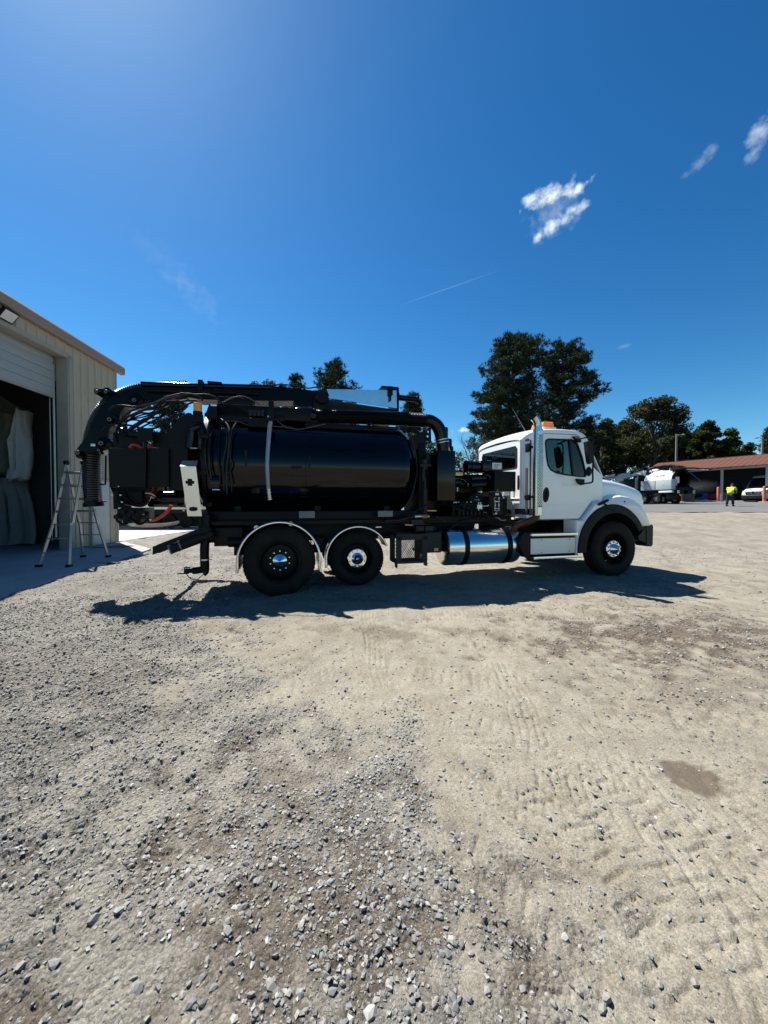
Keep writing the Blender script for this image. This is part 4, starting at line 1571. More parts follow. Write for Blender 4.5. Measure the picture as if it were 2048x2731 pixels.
lattice(m, V(c0.x + .085, c0.y + .016, c0.z + t_), V(1, 0, 0), V(0, 0, 1), 13, 9, .36, c1.z - c0.z - .14, V(0, 1, 0))
lattice(m, V(c0.x + .03, c0.y + .03, c0.z + .012), V(1, 0, 0), V(0, 1, 0), 14, 8, .46, .34, V(0, 0, 1))
lattice(m, V(c0.x + .03, c1.y - .016, c0.z + t_), V(1, 0, 0), V(0, 0, 1), 13, 9, .46, c1.z - c0.z - .14, V(0, 1, 0))
lattice(m, V(c1.x - .01, c0.y + .03, c0.z + t_), V(0, 1, 0), V(0, 0, 1), 10, 9, .34, c1.z - c0.z - .14, V(1, 0, 0))
m.build('wire_mesh', M['grey_plastic'], cg)
m = MB()
m.box((2.34, .22, .54), (2.62, .75, .88), .008); m.box((2.6, .4, .55), (2.74, .8, .72), .01)
m.box((2.3, .35, .52), (2.66, .8, .56), .004)
bx_ = m.build('side_box', M['grey_plastic'], truck)
a, b = T(*zD(432, 1935), .21), T(*zD(492, 1890), .21)
m = MB(); m.box((a.x, .214, a.z), (b.x, .219, b.z))
m.build('yellow_label', M['yellow'], bx_)

# ---- half round fenders
for cx, cz, r_, a0, a1, d0, d1 in ((0.0, .515, .575, -9, 187, -.03, .62), (1.22, .47, .515, 22, 188, .34, .66), (1.22, .47, .515, 22, 188, 1.74, 2.06), (0.0, .515, .575, -9, 187, 1.78, 2.43)):
    m = MB()
    out = arc(cx, cz, r_, a0, a1, 36)
    if a1 > 186:                                           # straight flaps below the axle
        out = out + [(cx - r_ - .005, cz - .13)]
        if a0 < 0:
            out = [(cx + r_ + .005, cz - .16)] + out
    rings = []
    for (u, v) in out:
        ex, ez = (u - cx), (v - cz); L_ = math.hypot(ex, ez); ex /= L_; ez /= L_
        rings.append([V(u, d0, v), V(u, d1, v), V(u - ex * .006, d1, v - ez * .006), V(u - ex * .006, d0, v - ez * .006)])
    m.loft(rings)
    edge = [V(u, d0, v) for u, v in out]
    m.tube(edge, .020, 10)
    m.build('fender', M['polished_alu'], truck)
m = MB()
for x, y in ((1110, 118), (920, 140)):
    q = T(240 + x / 2.074, 1340 + y / 2.074, .1)
    m.cyl(q, q + V(0, .5, 0), .028, 12); m.lathe([(.022, 0), (.034, 0), (.034, .02), (.022, .02)], q, 'y', 14)
q = T(240 + 1580 / 2.074, 1340 + 140 / 2.074, .4); m.box(q, q + V(.1, .03, .02), .004)
m.build_each('fender_bracket', M['zinc'], truck)

# ---- fuel tank
FC = V(2.72, .44, .615); FR = .335; FL = 1.40
m = MB()
m.lathe([(0, -.025), (.2, -.02), (FR - .05, -.006), (FR - .012, .012), (FR, .045), (FR, FL - .045), (FR - .012, FL - .012), (FR - .05, FL + .006), (0, FL + .02)], FC, 'x', 56)
ft = m.build('fuel_tank', M['polished_alu'], truck, 30)
for s in (3.05, 3.875):
    m = MB()
    m.lathe([(FR + .001, 0), (FR + .008, 0), (FR + .008, .09), (FR + .001, .09)], (s - .045, FC.y, FC.z), 'x', 56)
    m.box((s - .04, FC.y + .2, FC.z - .1), (s + .04, FC.y + .42, FC.z + .34), .01)
    m.build('tank_strap', M['black_satin'], ft)
m = MB()
c = V(3.34, FC.y - .08, FC.z + FR)
m.cyl(c - V(0, 0, .03), c + V(0, 0, .035), .055, 20); m.cyl(c + V(0, 0, .035), c + V(0, 0, .055), .045, 8)
m.build('filler_cap', M['chrome'], ft)
m = MB()
m.tube(crv(path(zD, [(600, 1850), (610, 1720), (680, 1600), (800, 1510), (960, 1470), (1120, 1480)], .25), 6), .012, 8)
m.tube(crv(path(zD, [(660, 1900), (690, 1760), (690, 1640)], .3), 4), .008, 6)
m.box((2.5, .6, .62), (2.7, .9, .95), .01)
m.build('fuel_hose', M['hose'], truck)

# ---- rear body: tool panel box, hose reel, pump, bars
m = MB()
q = poly(zA, [(488, 1085), (1380, 1075), (1380, 1655), (508, 1657)], .5)
m.prism(q, SIDE, .50, .53)
m.box((q[0][0], .53, q[3][1] + .02), (q[0][0] + .02, 1.85, q[0][1]), 0)
m.prism(poly(zA, [(1380, 1030), (1659, 1020), (1659, 1700), (1380, 1700)], .55), SIDE, .56, 1.9)
m.build('rear_housing', M['black_satin'], truck)
m = MB()
q = poly(zA, [(930, 790), (1150, 790), (1150, 975), (1060, 985), (1050, 1655), (1025, 1655), (1025, 990), (930, 970)], .47)
m.prism(q, SIDE, .44, .49)
m.box(T(*zA(640, 1075), .8), T(*zA(980, 860), .8) + V(0, .1, 0), .01)
m.box(T(*zA(780, 900), .7), T(*zA(1320, 845), .7) + V(0, .08, 0), .01)
m.box(T(*zA(1270, 900), .7), T(*zA(1300, 740), .7) + V(0, .05, 0), .01)
m.prism(poly(zB, [(-400, 920), (-200, 860), (0, 640), (100, 560), (160, 560), (160, 1060), (0, 1130), (-400, 1060)], .62), SIDE, .62, 1.8)
m.build('rear_crossbar', M['black_satin'], truck)
m = MB()
c = T(*zA(985, 1610), .95)
for k in range(9):
    rr = .215 + .012 * (k % 3)
    m.lathe([(rr + .018 * math.cos(R(a_)), .018 * math.sin(R(a_))) for a_ in range(0, 361, 45)], (c.x, .72 + k * .038, c.z), 'y', 40)
for k in range(7):
    rr = .25 + .012 * (k % 2)
    m.lathe([(rr + .018 * math.cos(R(a_)), .018 * math.sin(R(a_))) for a_ in range(0, 361, 45)], (c.x, .76 + k * .04, c.z), 'y', 40)
hr = m.build('hose_reel', M['red_hose'], truck)
m = MB()
for yy in (.66, 1.10):
    m.lathe([(.06, 0), (.24, 0), (.24, .012), (.06, .012)], (c.x, yy, c.z), 'y', 40)
    m.lathe([(.295 + .018 * math.cos(R(a_)), .02 * math.sin(R(a_))) for a_ in range(0, 361, 45)], (c.x, yy, c.z), 'y', 44)
    for a_ in range(0, 360, 60):
        m.bar((c.x + .22 * math.cos(R(a_)), yy, c.z + .22 * math.sin(R(a_))), (c.x + .29 * math.cos(R(a_)), yy, c.z + .29 * math.sin(R(a_))), .03, .02)
m.build('reel_flange', M['black_satin'], hr)
m = MB()
a, b = T(*zA(1100, 1750), .9), T(*zA(1540, 1760), .9)
m.cyl(a + V(0, 0, -.08), b + V(.1, 0, -.08), .13, 26)
m.lathe([(0, -.03), (.09, -.02), (.13, 0)], a + V(0, 0, -.08), 'x', 26)
m.build('air_tank', M['black_gloss'], truck)
m = MB()
for box in ((570, 1900, 990, 1700, .6, .5), (620, 2130, 1000, 1960, .55, .5), (700, 2190, 960, 2080, .6, .3), (560, 1980, 700, 1660, .7, .3), (1000, 2130, 1080, 2010, .6, .15)):
    x0, y0, x1, y1, d, t = box
    m.box(T(*zA(x0, y0), d), T(*zA(x1, y1), d) + V(0, t, 0), .015)
for k in range(10):
    q = T(*zA(640 + 45 * k, 2090 - 30 * (k % 3)), .55)
    m.cyl(q, q - V(0, .06, 0), .024, 10); m.cyl(q - V(0, .06, 0), q - V(0, .08, 0), .034, 8)
for k, p in enumerate(([(600, 1680), (660, 1800), (740, 1880), (900, 1930), (1010, 1925), (1090, 1860)], [(700, 1680), (760, 1810), (850, 1890), (1000, 1920)], [(620, 1700), (620, 1850), (700, 1930), (830, 1950)],
                       [(820, 2120), (900, 2180), (960, 2200), (1030, 2170), (1060, 2120)], [(640, 2050), (620, 2140), (700, 2200), (780, 2190)], [(760, 1660), (830, 1800), (930, 1880)], [(1000, 1930), (1060, 1880), (1100, 1800)])):
    m.tube(crv(path(zA, p, .58 - .03 * k), 6), .016, 8)
m.build('pump_unit', M['black_satin'], truck)
m = MB()
for x, y in ((545, 1770), (625, 2112), (668, 1772), (690, 1875), (640, 1645), (1600, 2000), (650, 1965), (900, 2060), (1000, 2058), (1110, 2135)):
    q = T(*zA(x, y), .5); m.box(q - V(.012, 0, .010), q + V(.012, .04, .010), .003)
for p in ([(1040, 1740), (1110, 1745), (1180, 1780)], [(980, 1940), (1060, 1900), (1120, 1800), (1160, 1820)]):
    m.tube(crv(path(zA, p, .6), 4), .012, 7)
a, b = T(*zA(820, 2230), .6), T(*zA(880, 2180), .6); m.box(a, b + V(0, .03, 0), .004)
m.build('fitting', M['zinc'], truck)
m = MB()
m.tube(crv(path(zA, [(1100, 2140), (1180, 2130), (1280, 2080), (1370, 2000), (1420, 1920)], .6), 6), .026, 12)
m.tube(crv(path(zA, [(1100, 1730), (1150, 1760), (1190, 1800)], .62), 4), .016, 8)
for k, p in enumerate(([(800, 1075), (850, 1030), (930, 1050), (990, 1085)], [(1000, 1085), (1060, 1050), (1100, 1030), (1140, 1080)], [(810, 1080), (880, 1045), (960, 1075)])):
    m.tube(crv(path(zA, p, .62 + .06 * k), 5), .022, 8)
m.build_each('red_hose', M['red_hose'], truck)
# tail light panel
m = MB()
pts = [T(*zB(5, 1350), .2), T(*zB(235, 1350), .2), T(*zB(308, 2085), .2), T(*zB(92, 2085), .2)]
hole = []
q = [(p.x, p.z) for p in pts]


def cross(cx, cz, w, h, wv, hv):
    return [(cx - w, cz - h), (cx - wv, cz - h), (cx - wv, cz - hv), (cx + wv, cz - hv), (cx + wv, cz - h), (cx + w, cz - h), (cx + w, cz + h), (cx + wv, cz + h), (cx + wv, cz + hv), (cx - wv, cz + hv), (cx - wv, cz + h), (cx - w, cz + h)]


h1 = T(*zB(140, 1582), .2); h2 = T(*zB(182, 1977), .2)
hA = cross(h1.x, h1.z, .055, .022, .03, .05)
hB = [(h2.x - .052, h2.z - .022), (h2.x - .03, h2.z - .030), (h2.x + .03, h2.z - .030), (h2.x + .052, h2.z - .022), (h2.x + .052, h2.z + .022), (h2.x + .03, h2.z + .028), (h2.x - .03, h2.z + .028), (h2.x - .052, h2.z + .022)]
m.plate(q, [hA, hB], lambda u, v, w: V(u, w + .10 * (1.88 - v), v), .2, .206)
tp = m.build('light_panel', M['stainless'], truck)
m = MB()
m.plate([(-1.345, 1.885), (-1.135, 1.885), (-1.14, 1.985), (-1.34, 1.975)], [], lambda u, v, w: V(u, w + (v - 1.88) * 1.3, v), .2, .206)
m.build('panel_flange', M['grey_plate'], tp)  # grey colour stands in for the dark reflection on the slanted steel top
m = MB()
for c_ in (h1, h2):
    m.lathe([(0, -.004), (.028, 0), (.034, .02), (.034, .06)], (c_.x, .18 + .10 * (1.88 - c_.z), c_.z), 'y', 18)
    for e in (-.042, .042):
        m.lathe([(.004, -.004), (.013, -.002), (.014, .02)], (c_.x + e, .188 + .10 * (1.88 - c_.z), c_.z), 'y', 10)
m.box((-1.30, .30, 1.2), (-1.12, .34, 1.86), .004)
m.build('lamp', M['black_rubber'], tp)
# elbows and pipes at the rear of the tank
m = MB()
m.tube(crv(path(zB, [(150, 1080), (155, 930), (180, 820), (260, 760)], .45) + [T(*zB(330, 760), .7)], 6), .062, 16)
m.cyl(T(*zB(205, 1110), .45), T(*zB(205, 1075), .45), .078, 18)
m.box(T(*zB(270, 1100), .42), T(*zB(350, 720), .42) + V(0, .1, 0), .01)
m.lathe([(0, -.02), (.05, -.01), (.06, .1)], T(*zB(510, 1590), .33), 'y', 18)
q = T(*zB(510, 1600), .30)
m.box(q + V(-.07, 0, -.07), q + V(.07, .12, .09), .03)
m.build_each('rear_pipe', M['black_gloss'], truck)
m = MB()
q = T(*zB(530, 1690), .3); m.box(q - V(.05, 0, .007), q + V(.05, .05, .007), .003)
q = T(*zB(205, 1078), .36); m.box(q - V(.05, 0, .004), q + V(.05, .03, .004), .002)
m.build('hose_fitting', M['zinc'], truck)
m = MB()
m.tube([V(-1.04, .36, 1.2), V(-1.04, .36, .92)], .065, 14)
m.tube(crv([V(-1.0, .36, 1.0), V(-1.045, .34, .85), V(-1.06, .32, .7), V(-1.06, .32, .40), V(-1.075, .31, .36)], 5), .062, 16)
m.tube([V(-1.055, .32, .40), V(-1.22, .32, .385)], .05, 14)
m.box((-1.33, .28, .36), (-1.2, .36, .42), .012)
m.box((-1.42, .31, .345), (-1.27, .33, .36)); m.box((-1.33, .31, .43), (-1.25, .33, .445)); m.box((-1.335, .31, .35), (-1.325, .33, .44))
m.tube(crv([V(-1.30, .3, .35), V(-1.24, .29, .28), V(-1.15, .29, .27), V(-1.07, .3, .34)], 5), .006, 6)
m.build('drain_pipe', M['black_satin'], truck)
m = MB(); m.cyl((-1.06, .32, .535), (-1.06, .32, .555), .066, 16)
m.build('pipe_clamp', M['zinc'], truck)
m = MB()
for yy in (.28, 1.9):
    m.prism([(-1.72, .64), (-1.72, .755), (-1.62, .80), (-1.05, 1.03), (-1.0, 1.0), (-1.0, .94), (-1.10, .88)], SIDE, yy, yy + .07)
m.box((-1.71, .35, .655), (-1.65, 1.9, .74), .005)
m.build_each('rear_bumper_arm', M['black_satin'], truck)
m = MB()
caps_ = MB()
for s0, z0, yy in ((-1.485, .715, .22), (-1.36, .770, .24)):
    m.cyl((s0, yy, z0), (s0 + .40, yy + .10, z0 + .15), .068, 22)
    caps_.cyl((s0 - .012, yy - .003, z0 - .0045), (s0 + .004, yy + .001, z0 + .0015), .070, 22)
m.build_each('storage_tube', M['black_rubber'], truck)
caps_.build_each('tube_cap', M['grey_plate'], truck)
m = MB()
m.box((-1.16, .4, .96), (-.98, 1.95, 1.2), .01)
m.build('rear_beam', M['black_satin'], truck)

# ================================================================== cab, bonnet and front end
Fs = lambda s: np.interp(s, [4.21, 4.24, 4.30, 4.37, 4.47, 5.3, 5.86], [.33, .245, .185, .158, .15, .15, .17])
Fe = lambda s: 2.13 - Fs(s)
zs_ = [4.21, 4.24, 4.30, 4.37, 4.47, 4.7, 5.0, 5.27, 5.38, 5.45, 5.49]
zz_ = [2.53, 2.575, 2.62, 2.65, 2.672, 2.69, 2.70, 2.69, 2.662, 2.62, 2.575]
m = MB()
rings = []
for s, z in zip(zs_, zz_):
    a, b = float(Fs(s)), float(Fe(s))
    row = []
    for t, dz in ((0, -.02), (.0, .0), (.035, .028), (.10, .045), (.22, .06), (.36, .07), (.5, .074), (.64, .07), (.78, .06), (.90, .045), (.965, .028), (1, 0), (1, -.02)):
        row.append(V(s, a - .012 + (b - a + .024) * t, z + dz))
    rings.append(row)
m.loft(rings, closed=False, cap=False)
m.loft([[V(4.19, p.y, p.z - .035) for p in rings[0]], [V(4.19, p.y, p.z - .01) for p in rings[0]], rings[0]], closed=False, cap=False)
cab = m.build('cab_roof', M['white_paint'], truck, 40)
# corner pillars behind the doors
m = MB()
for side in (0, 1):
    cols = []
    for s, z in zip(zs_[:5], zz_[:5]):
        d = float(Fs(s)) if side == 0 else float(Fe(s))
        cols.append([V(s, d, 1.27), V(s, d, 1.9), V(s, d, z)])
    m.loft(cols, closed=False, cap=False)
# near and far side shells
P_ = [(4.47, 1.07), (4.47, 2.672), (4.7, 2.69), (5.0, 2.70), (5.27, 2.69), (5.38, 2.662), (5.45, 2.62), (5.49, 2.575), (5.645, 2.05), (5.86, 1.88), (5.86, 1.40), (5.62, 1.40), (5.33, 1.07)]
win = poly(zE, [(243, 470), (252, 438), (285, 421), (560, 432), (600, 450), (636, 490), (690, 640), (738, 840), (736, 872), (720, 884), (640, 878), (480, 855), (380, 835), (310, 800), (276, 745), (258, 640)], .15)


def shrink(pl_, k):
    cx = sum(p[0] for p in pl_) / len(pl_); cz = sum(p[1] for p in pl_) / len(pl_)
    return [(cx + (u - cx) * (1 + k / max(.05, math.hypot(u - cx, v - cz))), cz + (v - cz) * (1 + k / max(.05, math.hypot(u - cx, v - cz)))) for u, v in pl_]


m.plate(P_, [shrink(win, .02)], SIDE, .15, .17)
m.plate(P_, [shrink(win, .02)], SIDE, 1.96, 1.98)
m.plate([(.20, 1.88), (1.93, 1.88), (1.93, 1.40), (.20, 1.40)], [], lambda u, v, w: V(w, u, v), 5.84, 5.86)
m.box((4.25, .2, 1.10), (5.84, 1.93, 1.16))
# windscreen frame
def WS(u, v, w):
    t = v
    return V(5.475 + (5.86 - 5.475) * t + w, u, 2.60 + (1.88 - 2.60) * t)
m.plate([(.16, 0), (1.97, 0), (1.97, 1), (.16, 1)], [[(.25, .09), (1.88, .09), (1.92, .93), (.21, .93)]], WS, 0, .02)
m.build('cab_shell', M['white_paint'], truck, 30)
m = MB()
BK = lambda u, v, w: V(w, u, v)
rw = [(.44, 2.06), (.47, 2.03), (1.60, 2.03), (1.64, 2.07), (1.64, 2.36), (1.60, 2.42), (.49, 2.42), (.44, 2.37)]


def capsule(cx, z0, z1, r):
    return [(cx + r * math.cos(R(a)), z0 - r * math.sin(R(a)) * -1) for a in range(180, 361, 30)] + [(cx + r * math.cos(R(a)), z1 + r * math.sin(R(a))) for a in range(0, 181, 30)]


caps = [capsule(x, 1.50, 1.86, .035) for x in (.50, .64, 1.45, 1.59)]
m.plate([(.33, 1.27), (1.80, 1.27), (1.80, 2.53), (.33, 2.53)], [rw] + caps, BK, 4.20, 4.215)
m.box((4.232, .36, 1.3), (4.24, 1.77, 2.0))
m.box((4.185, .345, 1.45), (4.2, 1.78, 1.462), .003)
m.box((4.26, .40, 1.16), (4.30, 1.7, 1.28), .01)
m.build('cab_rear_wall', M['white_paint'], truck, 30)
m = MB()
m.plate(shrink(rw, .03), [shrink(rw, -.012)], BK, 4.192, 4.199)
m.build('window_seal', M['black_rubber'], truck)
m = MB(); m.plate(rw, [], BK, 4.204, 4.209)
m.build('rear_window', M['glass'], truck)
m = MB(); m.plate([(.26, .10), (1.87, .10), (1.91, .92), (.22, .92)], [], WS, .006, .012)
m.build('windscreen', M['glass'], truck)
m = MB()
m.tube(crv([V(4.205, .36, 1.66), V(4.19, .36, 1.72), V(4.19, .36, 1.8), V(4.205, .36, 1.86)], 4), .012, 8); m.box((4.196, .34, 1.62), (4.206, .40, 1.88), .004)
m.build('rear_vent', M['grey_plastic'], truck)
# doors
dw = win
DO = [(4.482, 1.085), (4.478, 2.0), (4.492, 2.55), (4.53, 2.612), (5.25, 2.622), (5.335, 2.585), (5.40, 2.46), (5.555, 2.02), (5.612, 1.95), (5.612, 1.42), (5.32, 1.085)]
for side, (w0, w1) in enumerate(((.134, .1485), (1.9815, 1.996))):
    m = MB(); m.plate(DO, [shrink(dw, .012)], SIDE, w0, w1)
    sl_m = MB(); wz = (.1445, .1495) if side == 0 else (1.9805, 1.9855)
    sl_m.plate(shrink(DO, .013), [shrink(dw, .015)], SIDE, *wz)
    if side == 0:
        dz = lambda u, v, w: V(u, w, v)
        m.box((4.62, .126, 1.33), (5.1, .134, 1.345), .003)
    door = m.build('door', M['white_paint'], truck, 25)
    sl_m.build('door_gap_line', M['black_rubber'], door)  # black plate stands in for the shade in the gap round the door
    if side == 1:
        continue
    m = MB()
    m.plate(shrink(dw, .016), [shrink(dw, -.014)], SIDE, .126, .133)
    a0, a1 = T(*zE(545, 432), .13), T(*zE(592, 868), .13)
    m.bar(a0 + V(0, 0, 0), a1, .014, .026, up=(1, 0, 0))
    m.build('window_seal', M['black_rubber'], door)
    m = MB()
    hx, hz = T(*zE(258, 1105), .13).x, T(*zE(258, 1105), .13).z
    m.lathe([(0, .004), (.5, .004), (.84, -.002), (1.0, -.012), (1.05, -.001), (1.05, .006)], (0, 0, 0), 'y', 32)
    m.v = [(hx + v[0] * .064, .128 + v[1] * .5, hz + v[2] * .128 + .02 * v[0]) for v in m.v]
    m.build('handle_recess', M['black_rubber'], door)
    m = MB()
    m.tube(crv([V(hx + .01, .126, hz + .06), V(hx + .012, .105, hz + .03), V(hx + .012, .105, hz - .04), V(hx + .012, .126, hz - .075)], 5), .014, 10)
    m.build('handle', M['grey_plastic'], door)
for w in (.141, 1.988):
    m = MB(); m.plate(shrink(dw, .008), [], SIDE, w, w + .004)
    m.build('door_window', M['glass'], truck)
# cab interior
m = MB()
for yy in (.42, 1.32):
    m.box((4.55, yy, 1.2), (5.05, yy + .48, 1.62), .05)
    m.box((4.45, yy, 1.58), (4.62, yy + .48, 2.18), .06)
    m.box((4.50, yy + .12, 2.16), (4.60, yy + .36, 2.36), .04)
m.build('seat', M['interior'], truck)
m = MB()
m.box((5.35, .22, 1.55), (5.80, 1.92, 1.88), .05)
m.lathe([(.22 + .015 * math.cos(R(a)), .015 * math.sin(R(a))) for a in range(0, 361, 45)], (0, 0, 0), 'x', 28)
k_ = len(m.v) - 28 * 9
c_, s_ = math.cos(R(-28)), math.sin(R(-28))
m.v = m.v[:k_] + [(5.26 + v[0] * c_ - v[2] * s_, 1.55 + v[1], 1.84 + v[0] * s_ + v[2] * c_) for v in m.v[k_:]]
m.bar((5.26, 1.55, 1.84), (5.45, 1.55, 1.72), .05, .05)
m.box((4.24, .19, 2.48), (5.45, 1.94, 2.52), .01)
m.box((4.25, .19, 1.17), (4.27, 1.9, 2.0))
m.plate([(4.3, 1.15), (4.3, 2.5), (5.45, 2.5), (5.8, 1.88), (5.8, 1.15)], [shrink(win, .03)], SIDE, .175, .185)
m.plate([(4.3, 1.15), (4.3, 2.5), (5.45, 2.5), (5.8, 1.88), (5.8, 1.15)], [shrink(win, .03)], SIDE, 1.945, 1.955)
q = T(*zE(415, 770), .4)
m.box((q.x - .08, .45, q.z - .12), (q.x + .07, .6, q.z + .10), .02)
m.build('cab_interior', M['interior'], truck)

# ---- bonnet
m = MB()
rings = []
for s, zt, wz, hw in ((5.875, 1.90, 1.78, .92), (5.98, 1.892, 1.775, .91), (6.3, 1.865, 1.745, .86), (6.7, 1.805, 1.68, .79), (7.0, 1.74, 1.61, .735), (7.14, 1.70, 1.565, .70), (7.20, 1.655, 1.53, .675), (7.225, 1.60, 1.48, .66)):
    c = 1.13
    row = []
    for u, v in ((-1.0, 1.30), (-1.0, 1.45), (-1.0, wz - .10), (-.985, wz - .03), (-.95, wz + .02), (-.88, wz + .065), (-.6, zt - .012), (-.3, zt), (0, zt + .012), (.3, zt), (.6, zt - .012), (.88, wz + .065), (.95, wz + .02), (.985, wz - .03), (1.0, wz - .1), (1.0, 1.45), (1.0, 1.30)):
        row.append(V(s, c + u * hw, v))
    rings.append(row)
m.loft(rings, closed=False, cap=False)
m.add(rings[-1], [tuple(range(len(rings[-1])))])
hood = m.build('hood', M['white_paint'], truck, 38)
m = MB(); m.box((5.862, .165, 1.42), (5.874, .215, 1.80), .002); m.bar((5.868, .19, 1.80), (5.868, .30, 1.88), .012, .03)
m.build('hood_seam_line', M['black_rubber'], truck)  # black strip stands in for the shaded seam between cab and hood
m = MB()
m.box((7.215, .62, .98), (7.26, 1.64, 1.48), .02)
gr = m.build('grille', M['chrome'], truck)
for k in range(7):
    m = MB(); m.box((7.262, .66, 1.03 + k * .062), (7.28, 1.60, 1.055 + k * .062), .006)
    m.build('grille_bar', M['black_satin'], gr)
for yy in (.36, 1.90):
    m = MB()
    m.lathe([(0, .05), (.10, .045), (.15, .01), (.155, -.06)], (7.02, yy, 1.18), 'x', 20)
    m.v = [(v[0] - .13, v[1] + (.10 if yy < 1 else -.10), v[2]) for v in m.v]
    m.build('headlight', M['dark_glass'], truck)
# fender and cowl side
m = MB()
cx, cz = 6.03, .515
outer = [(5.185, .42), (5.185, 1.065), (5.335, 1.065), (5.625, 1.395), (5.86, 1.40), (5.93, 1.455), (6.06, 1.505), (6.22, 1.52), (6.40, 1.495), (6.56, 1.43), (6.70, 1.33), (6.82, 1.19), (6.90, 1.05), (6.94, .93), (6.80, .92)]
inn = [(cx + .775 * math.cos(R(a)), cz + .80 * math.sin(R(a))) for a in range(31, 189, 8)]
shape = outer + inn + [(5.27, .42)]


def inset(pl_, d):
    out = []
    n = len(pl_)
    for i in range(n):
        a, b, c = Vector(pl_[i - 1]), Vector(pl_[i]), Vector(pl_[(i + 1) % n])
        e1 = (b - a).normalized(); e2 = (c - b).normalized()
        nn = (Vector((-e1.y, e1.x)) + Vector((-e2.y, e2.x)))
        nn = nn.normalized() if nn.length > 1e-6 else Vector((-e1.y, e1.x))
        out.append(tuple(b - nn * d))
    return out


def area(p):
    return sum(p[i - 1][0] * p[i][1] - p[i][0] * p[i - 1][1] for i in range(len(p))) / 2


sg = 1 if area(shape) < 0 else -1
r0 = [V(u, .10, v) for u, v in inset(shape, .045 * sg)]
r1 = [V(u, .062, v) for u, v in inset(shape, .05 * sg)]
n = len(shape)
rr = [[V(u, .055, v) for u, v in inset(shape, .03 * sg)], [V(u, .075, v) for u, v in inset(shape, .012 * sg)], [V(u, .11, v) for u, v in shape], [V(u, .36, v) for u, v in shape]]
m.loft(rr)
cr_ = [(u, .36 if k == 0 else .36) for k, u in enumerate((0,))]
# soft shoulder from fender top to bonnet side
top = [(5.88, 1.42), (5.93, 1.455), (6.06, 1.505), (6.22, 1.52), (6.40, 1.495), (6.56, 1.43), (6.70, 1.33), (6.82, 1.19), (6.90, 1.05)]
rows = []
for u, v in top:
    hw = float(np.interp(u, [5.875, 6.3, 6.7, 7.0], [.92, .86, .79, .735]))
    rows.append([V(u, .12, v - .002), V(u, .22, v + .018), V(u, (.30 + 1.13 - hw) / 2, v + .035), V(u + .0, 1.13 - hw + .01, v + .075)])
m.loft(rows, closed=False, cap=False)
fd = m.build('fender_panel', M['white_paint'], truck, 50)
m = MB()                                                    # far fender
m.loft([[V(u, 2.26 - p.y, v) for (u, v), p in zip([(q.x, q.z) for q in r_], r_)] for r_ in rr])
m.build('fender_panel', M['white_paint'], truck, 50)
m = MB()
for d0, d1 in ((.012, .30), (1.97, 2.25)):
    out = [(cx + .80 * math.cos(R(a)) - .012, cz + .845 * math.sin(R(a))) for a in range(28, 190, 6)]
    inn2 = [(cx + .64 * math.cos(R(a)), cz + .675 * math.sin(R(a))) for a in range(28, 190, 6)]
    if d0 > 1:
        ds = (d1, d1 - .02, d1 - .05, d0)
    else:
        ds = (d0, d0 + .02, d0 + .05, d1)
    rings = []
    for (u, v), (a, b) in zip(out, inn2):
        c_ = V(u, 0, v).lerp(V(a, 0, b), .12)
        rings.append([V(u, ds[2], v), V(c_.x, ds[1], c_.z), V((u * .3 + a * .7), ds[0], (v * .3 + b * .7)), V(a, ds[0], b), V(a, ds[3], b), V(u, ds[3], v)])
    m.loft(rings)
m.build_each('wheel_arch_flare', M['black_rubber'], truck, 40)
m = MB()
a, b = T(*zE(900, 1228), .03), T(*zE(1022, 1170), .03)
m.tube(crv([a, a.lerp(b, .3) + V(0, -.02, .01), a.lerp(b, .7) + V(0, -.02, .01), b], 4), [.018] + [.026] * 10 + [.02] * 2, 10)
m.bar(T(*zE(960, 1205), .02), T(*zE(1120, 1310), .0), .012, .03)
m.build('hood_latch', M['black_rubber'], truck)
m = MB()
q = T(*zE(1225, 1190), .05); m.lathe([(0, -.014), (.012, -.01), (.018, .02)], q, 'y', 12)
m.build('side_lamp', M['grey_plastic'], truck)
m = MB()                                                    # inner wheel well and engine underside
m.box((5.2, .42, .75), (6.9, 1.9, 1.35), .03)
m.box((6.7, .36, .6), (6.98, 1.9, 1.1), .02)
m.build('engine_bay', M['black_satin'], truck)
m = MB()
bp_ = [(6.83, .955), (6.96, .955), (7.0, .92), (6.995, .56), (6.96, .525), (6.90, .53), (6.86, .60), (6.70, .66), (6.68, .74), (6.76, .80)]
m.plate(bp_, [arc(6.79, .87, .022, 0, 330, 10)], SIDE, .10, .34)
m.prism([(6.86, .94), (7.0, .955), (7.03, .92), (7.025, .56), (6.99, .525), (6.88, .535)], SIDE, .09, .30)
rings = []
for d, off in ((.30, .0), (.5, .18), (.8, .27), (1.2, .30), (1.6, .27), (1.9, .18), (2.1, 0.0)):
    rings.append([V(6.9 + off, d, .94), V(7.02 + off, d, .94), V(7.05 + off, d, .90), V(7.045 + off, d, .57), V(7.0 + off, d, .525), V(6.9 + off, d, .53)])
m.loft(rings)
m.build('bumper', M['grey_plastic'], truck, 30)

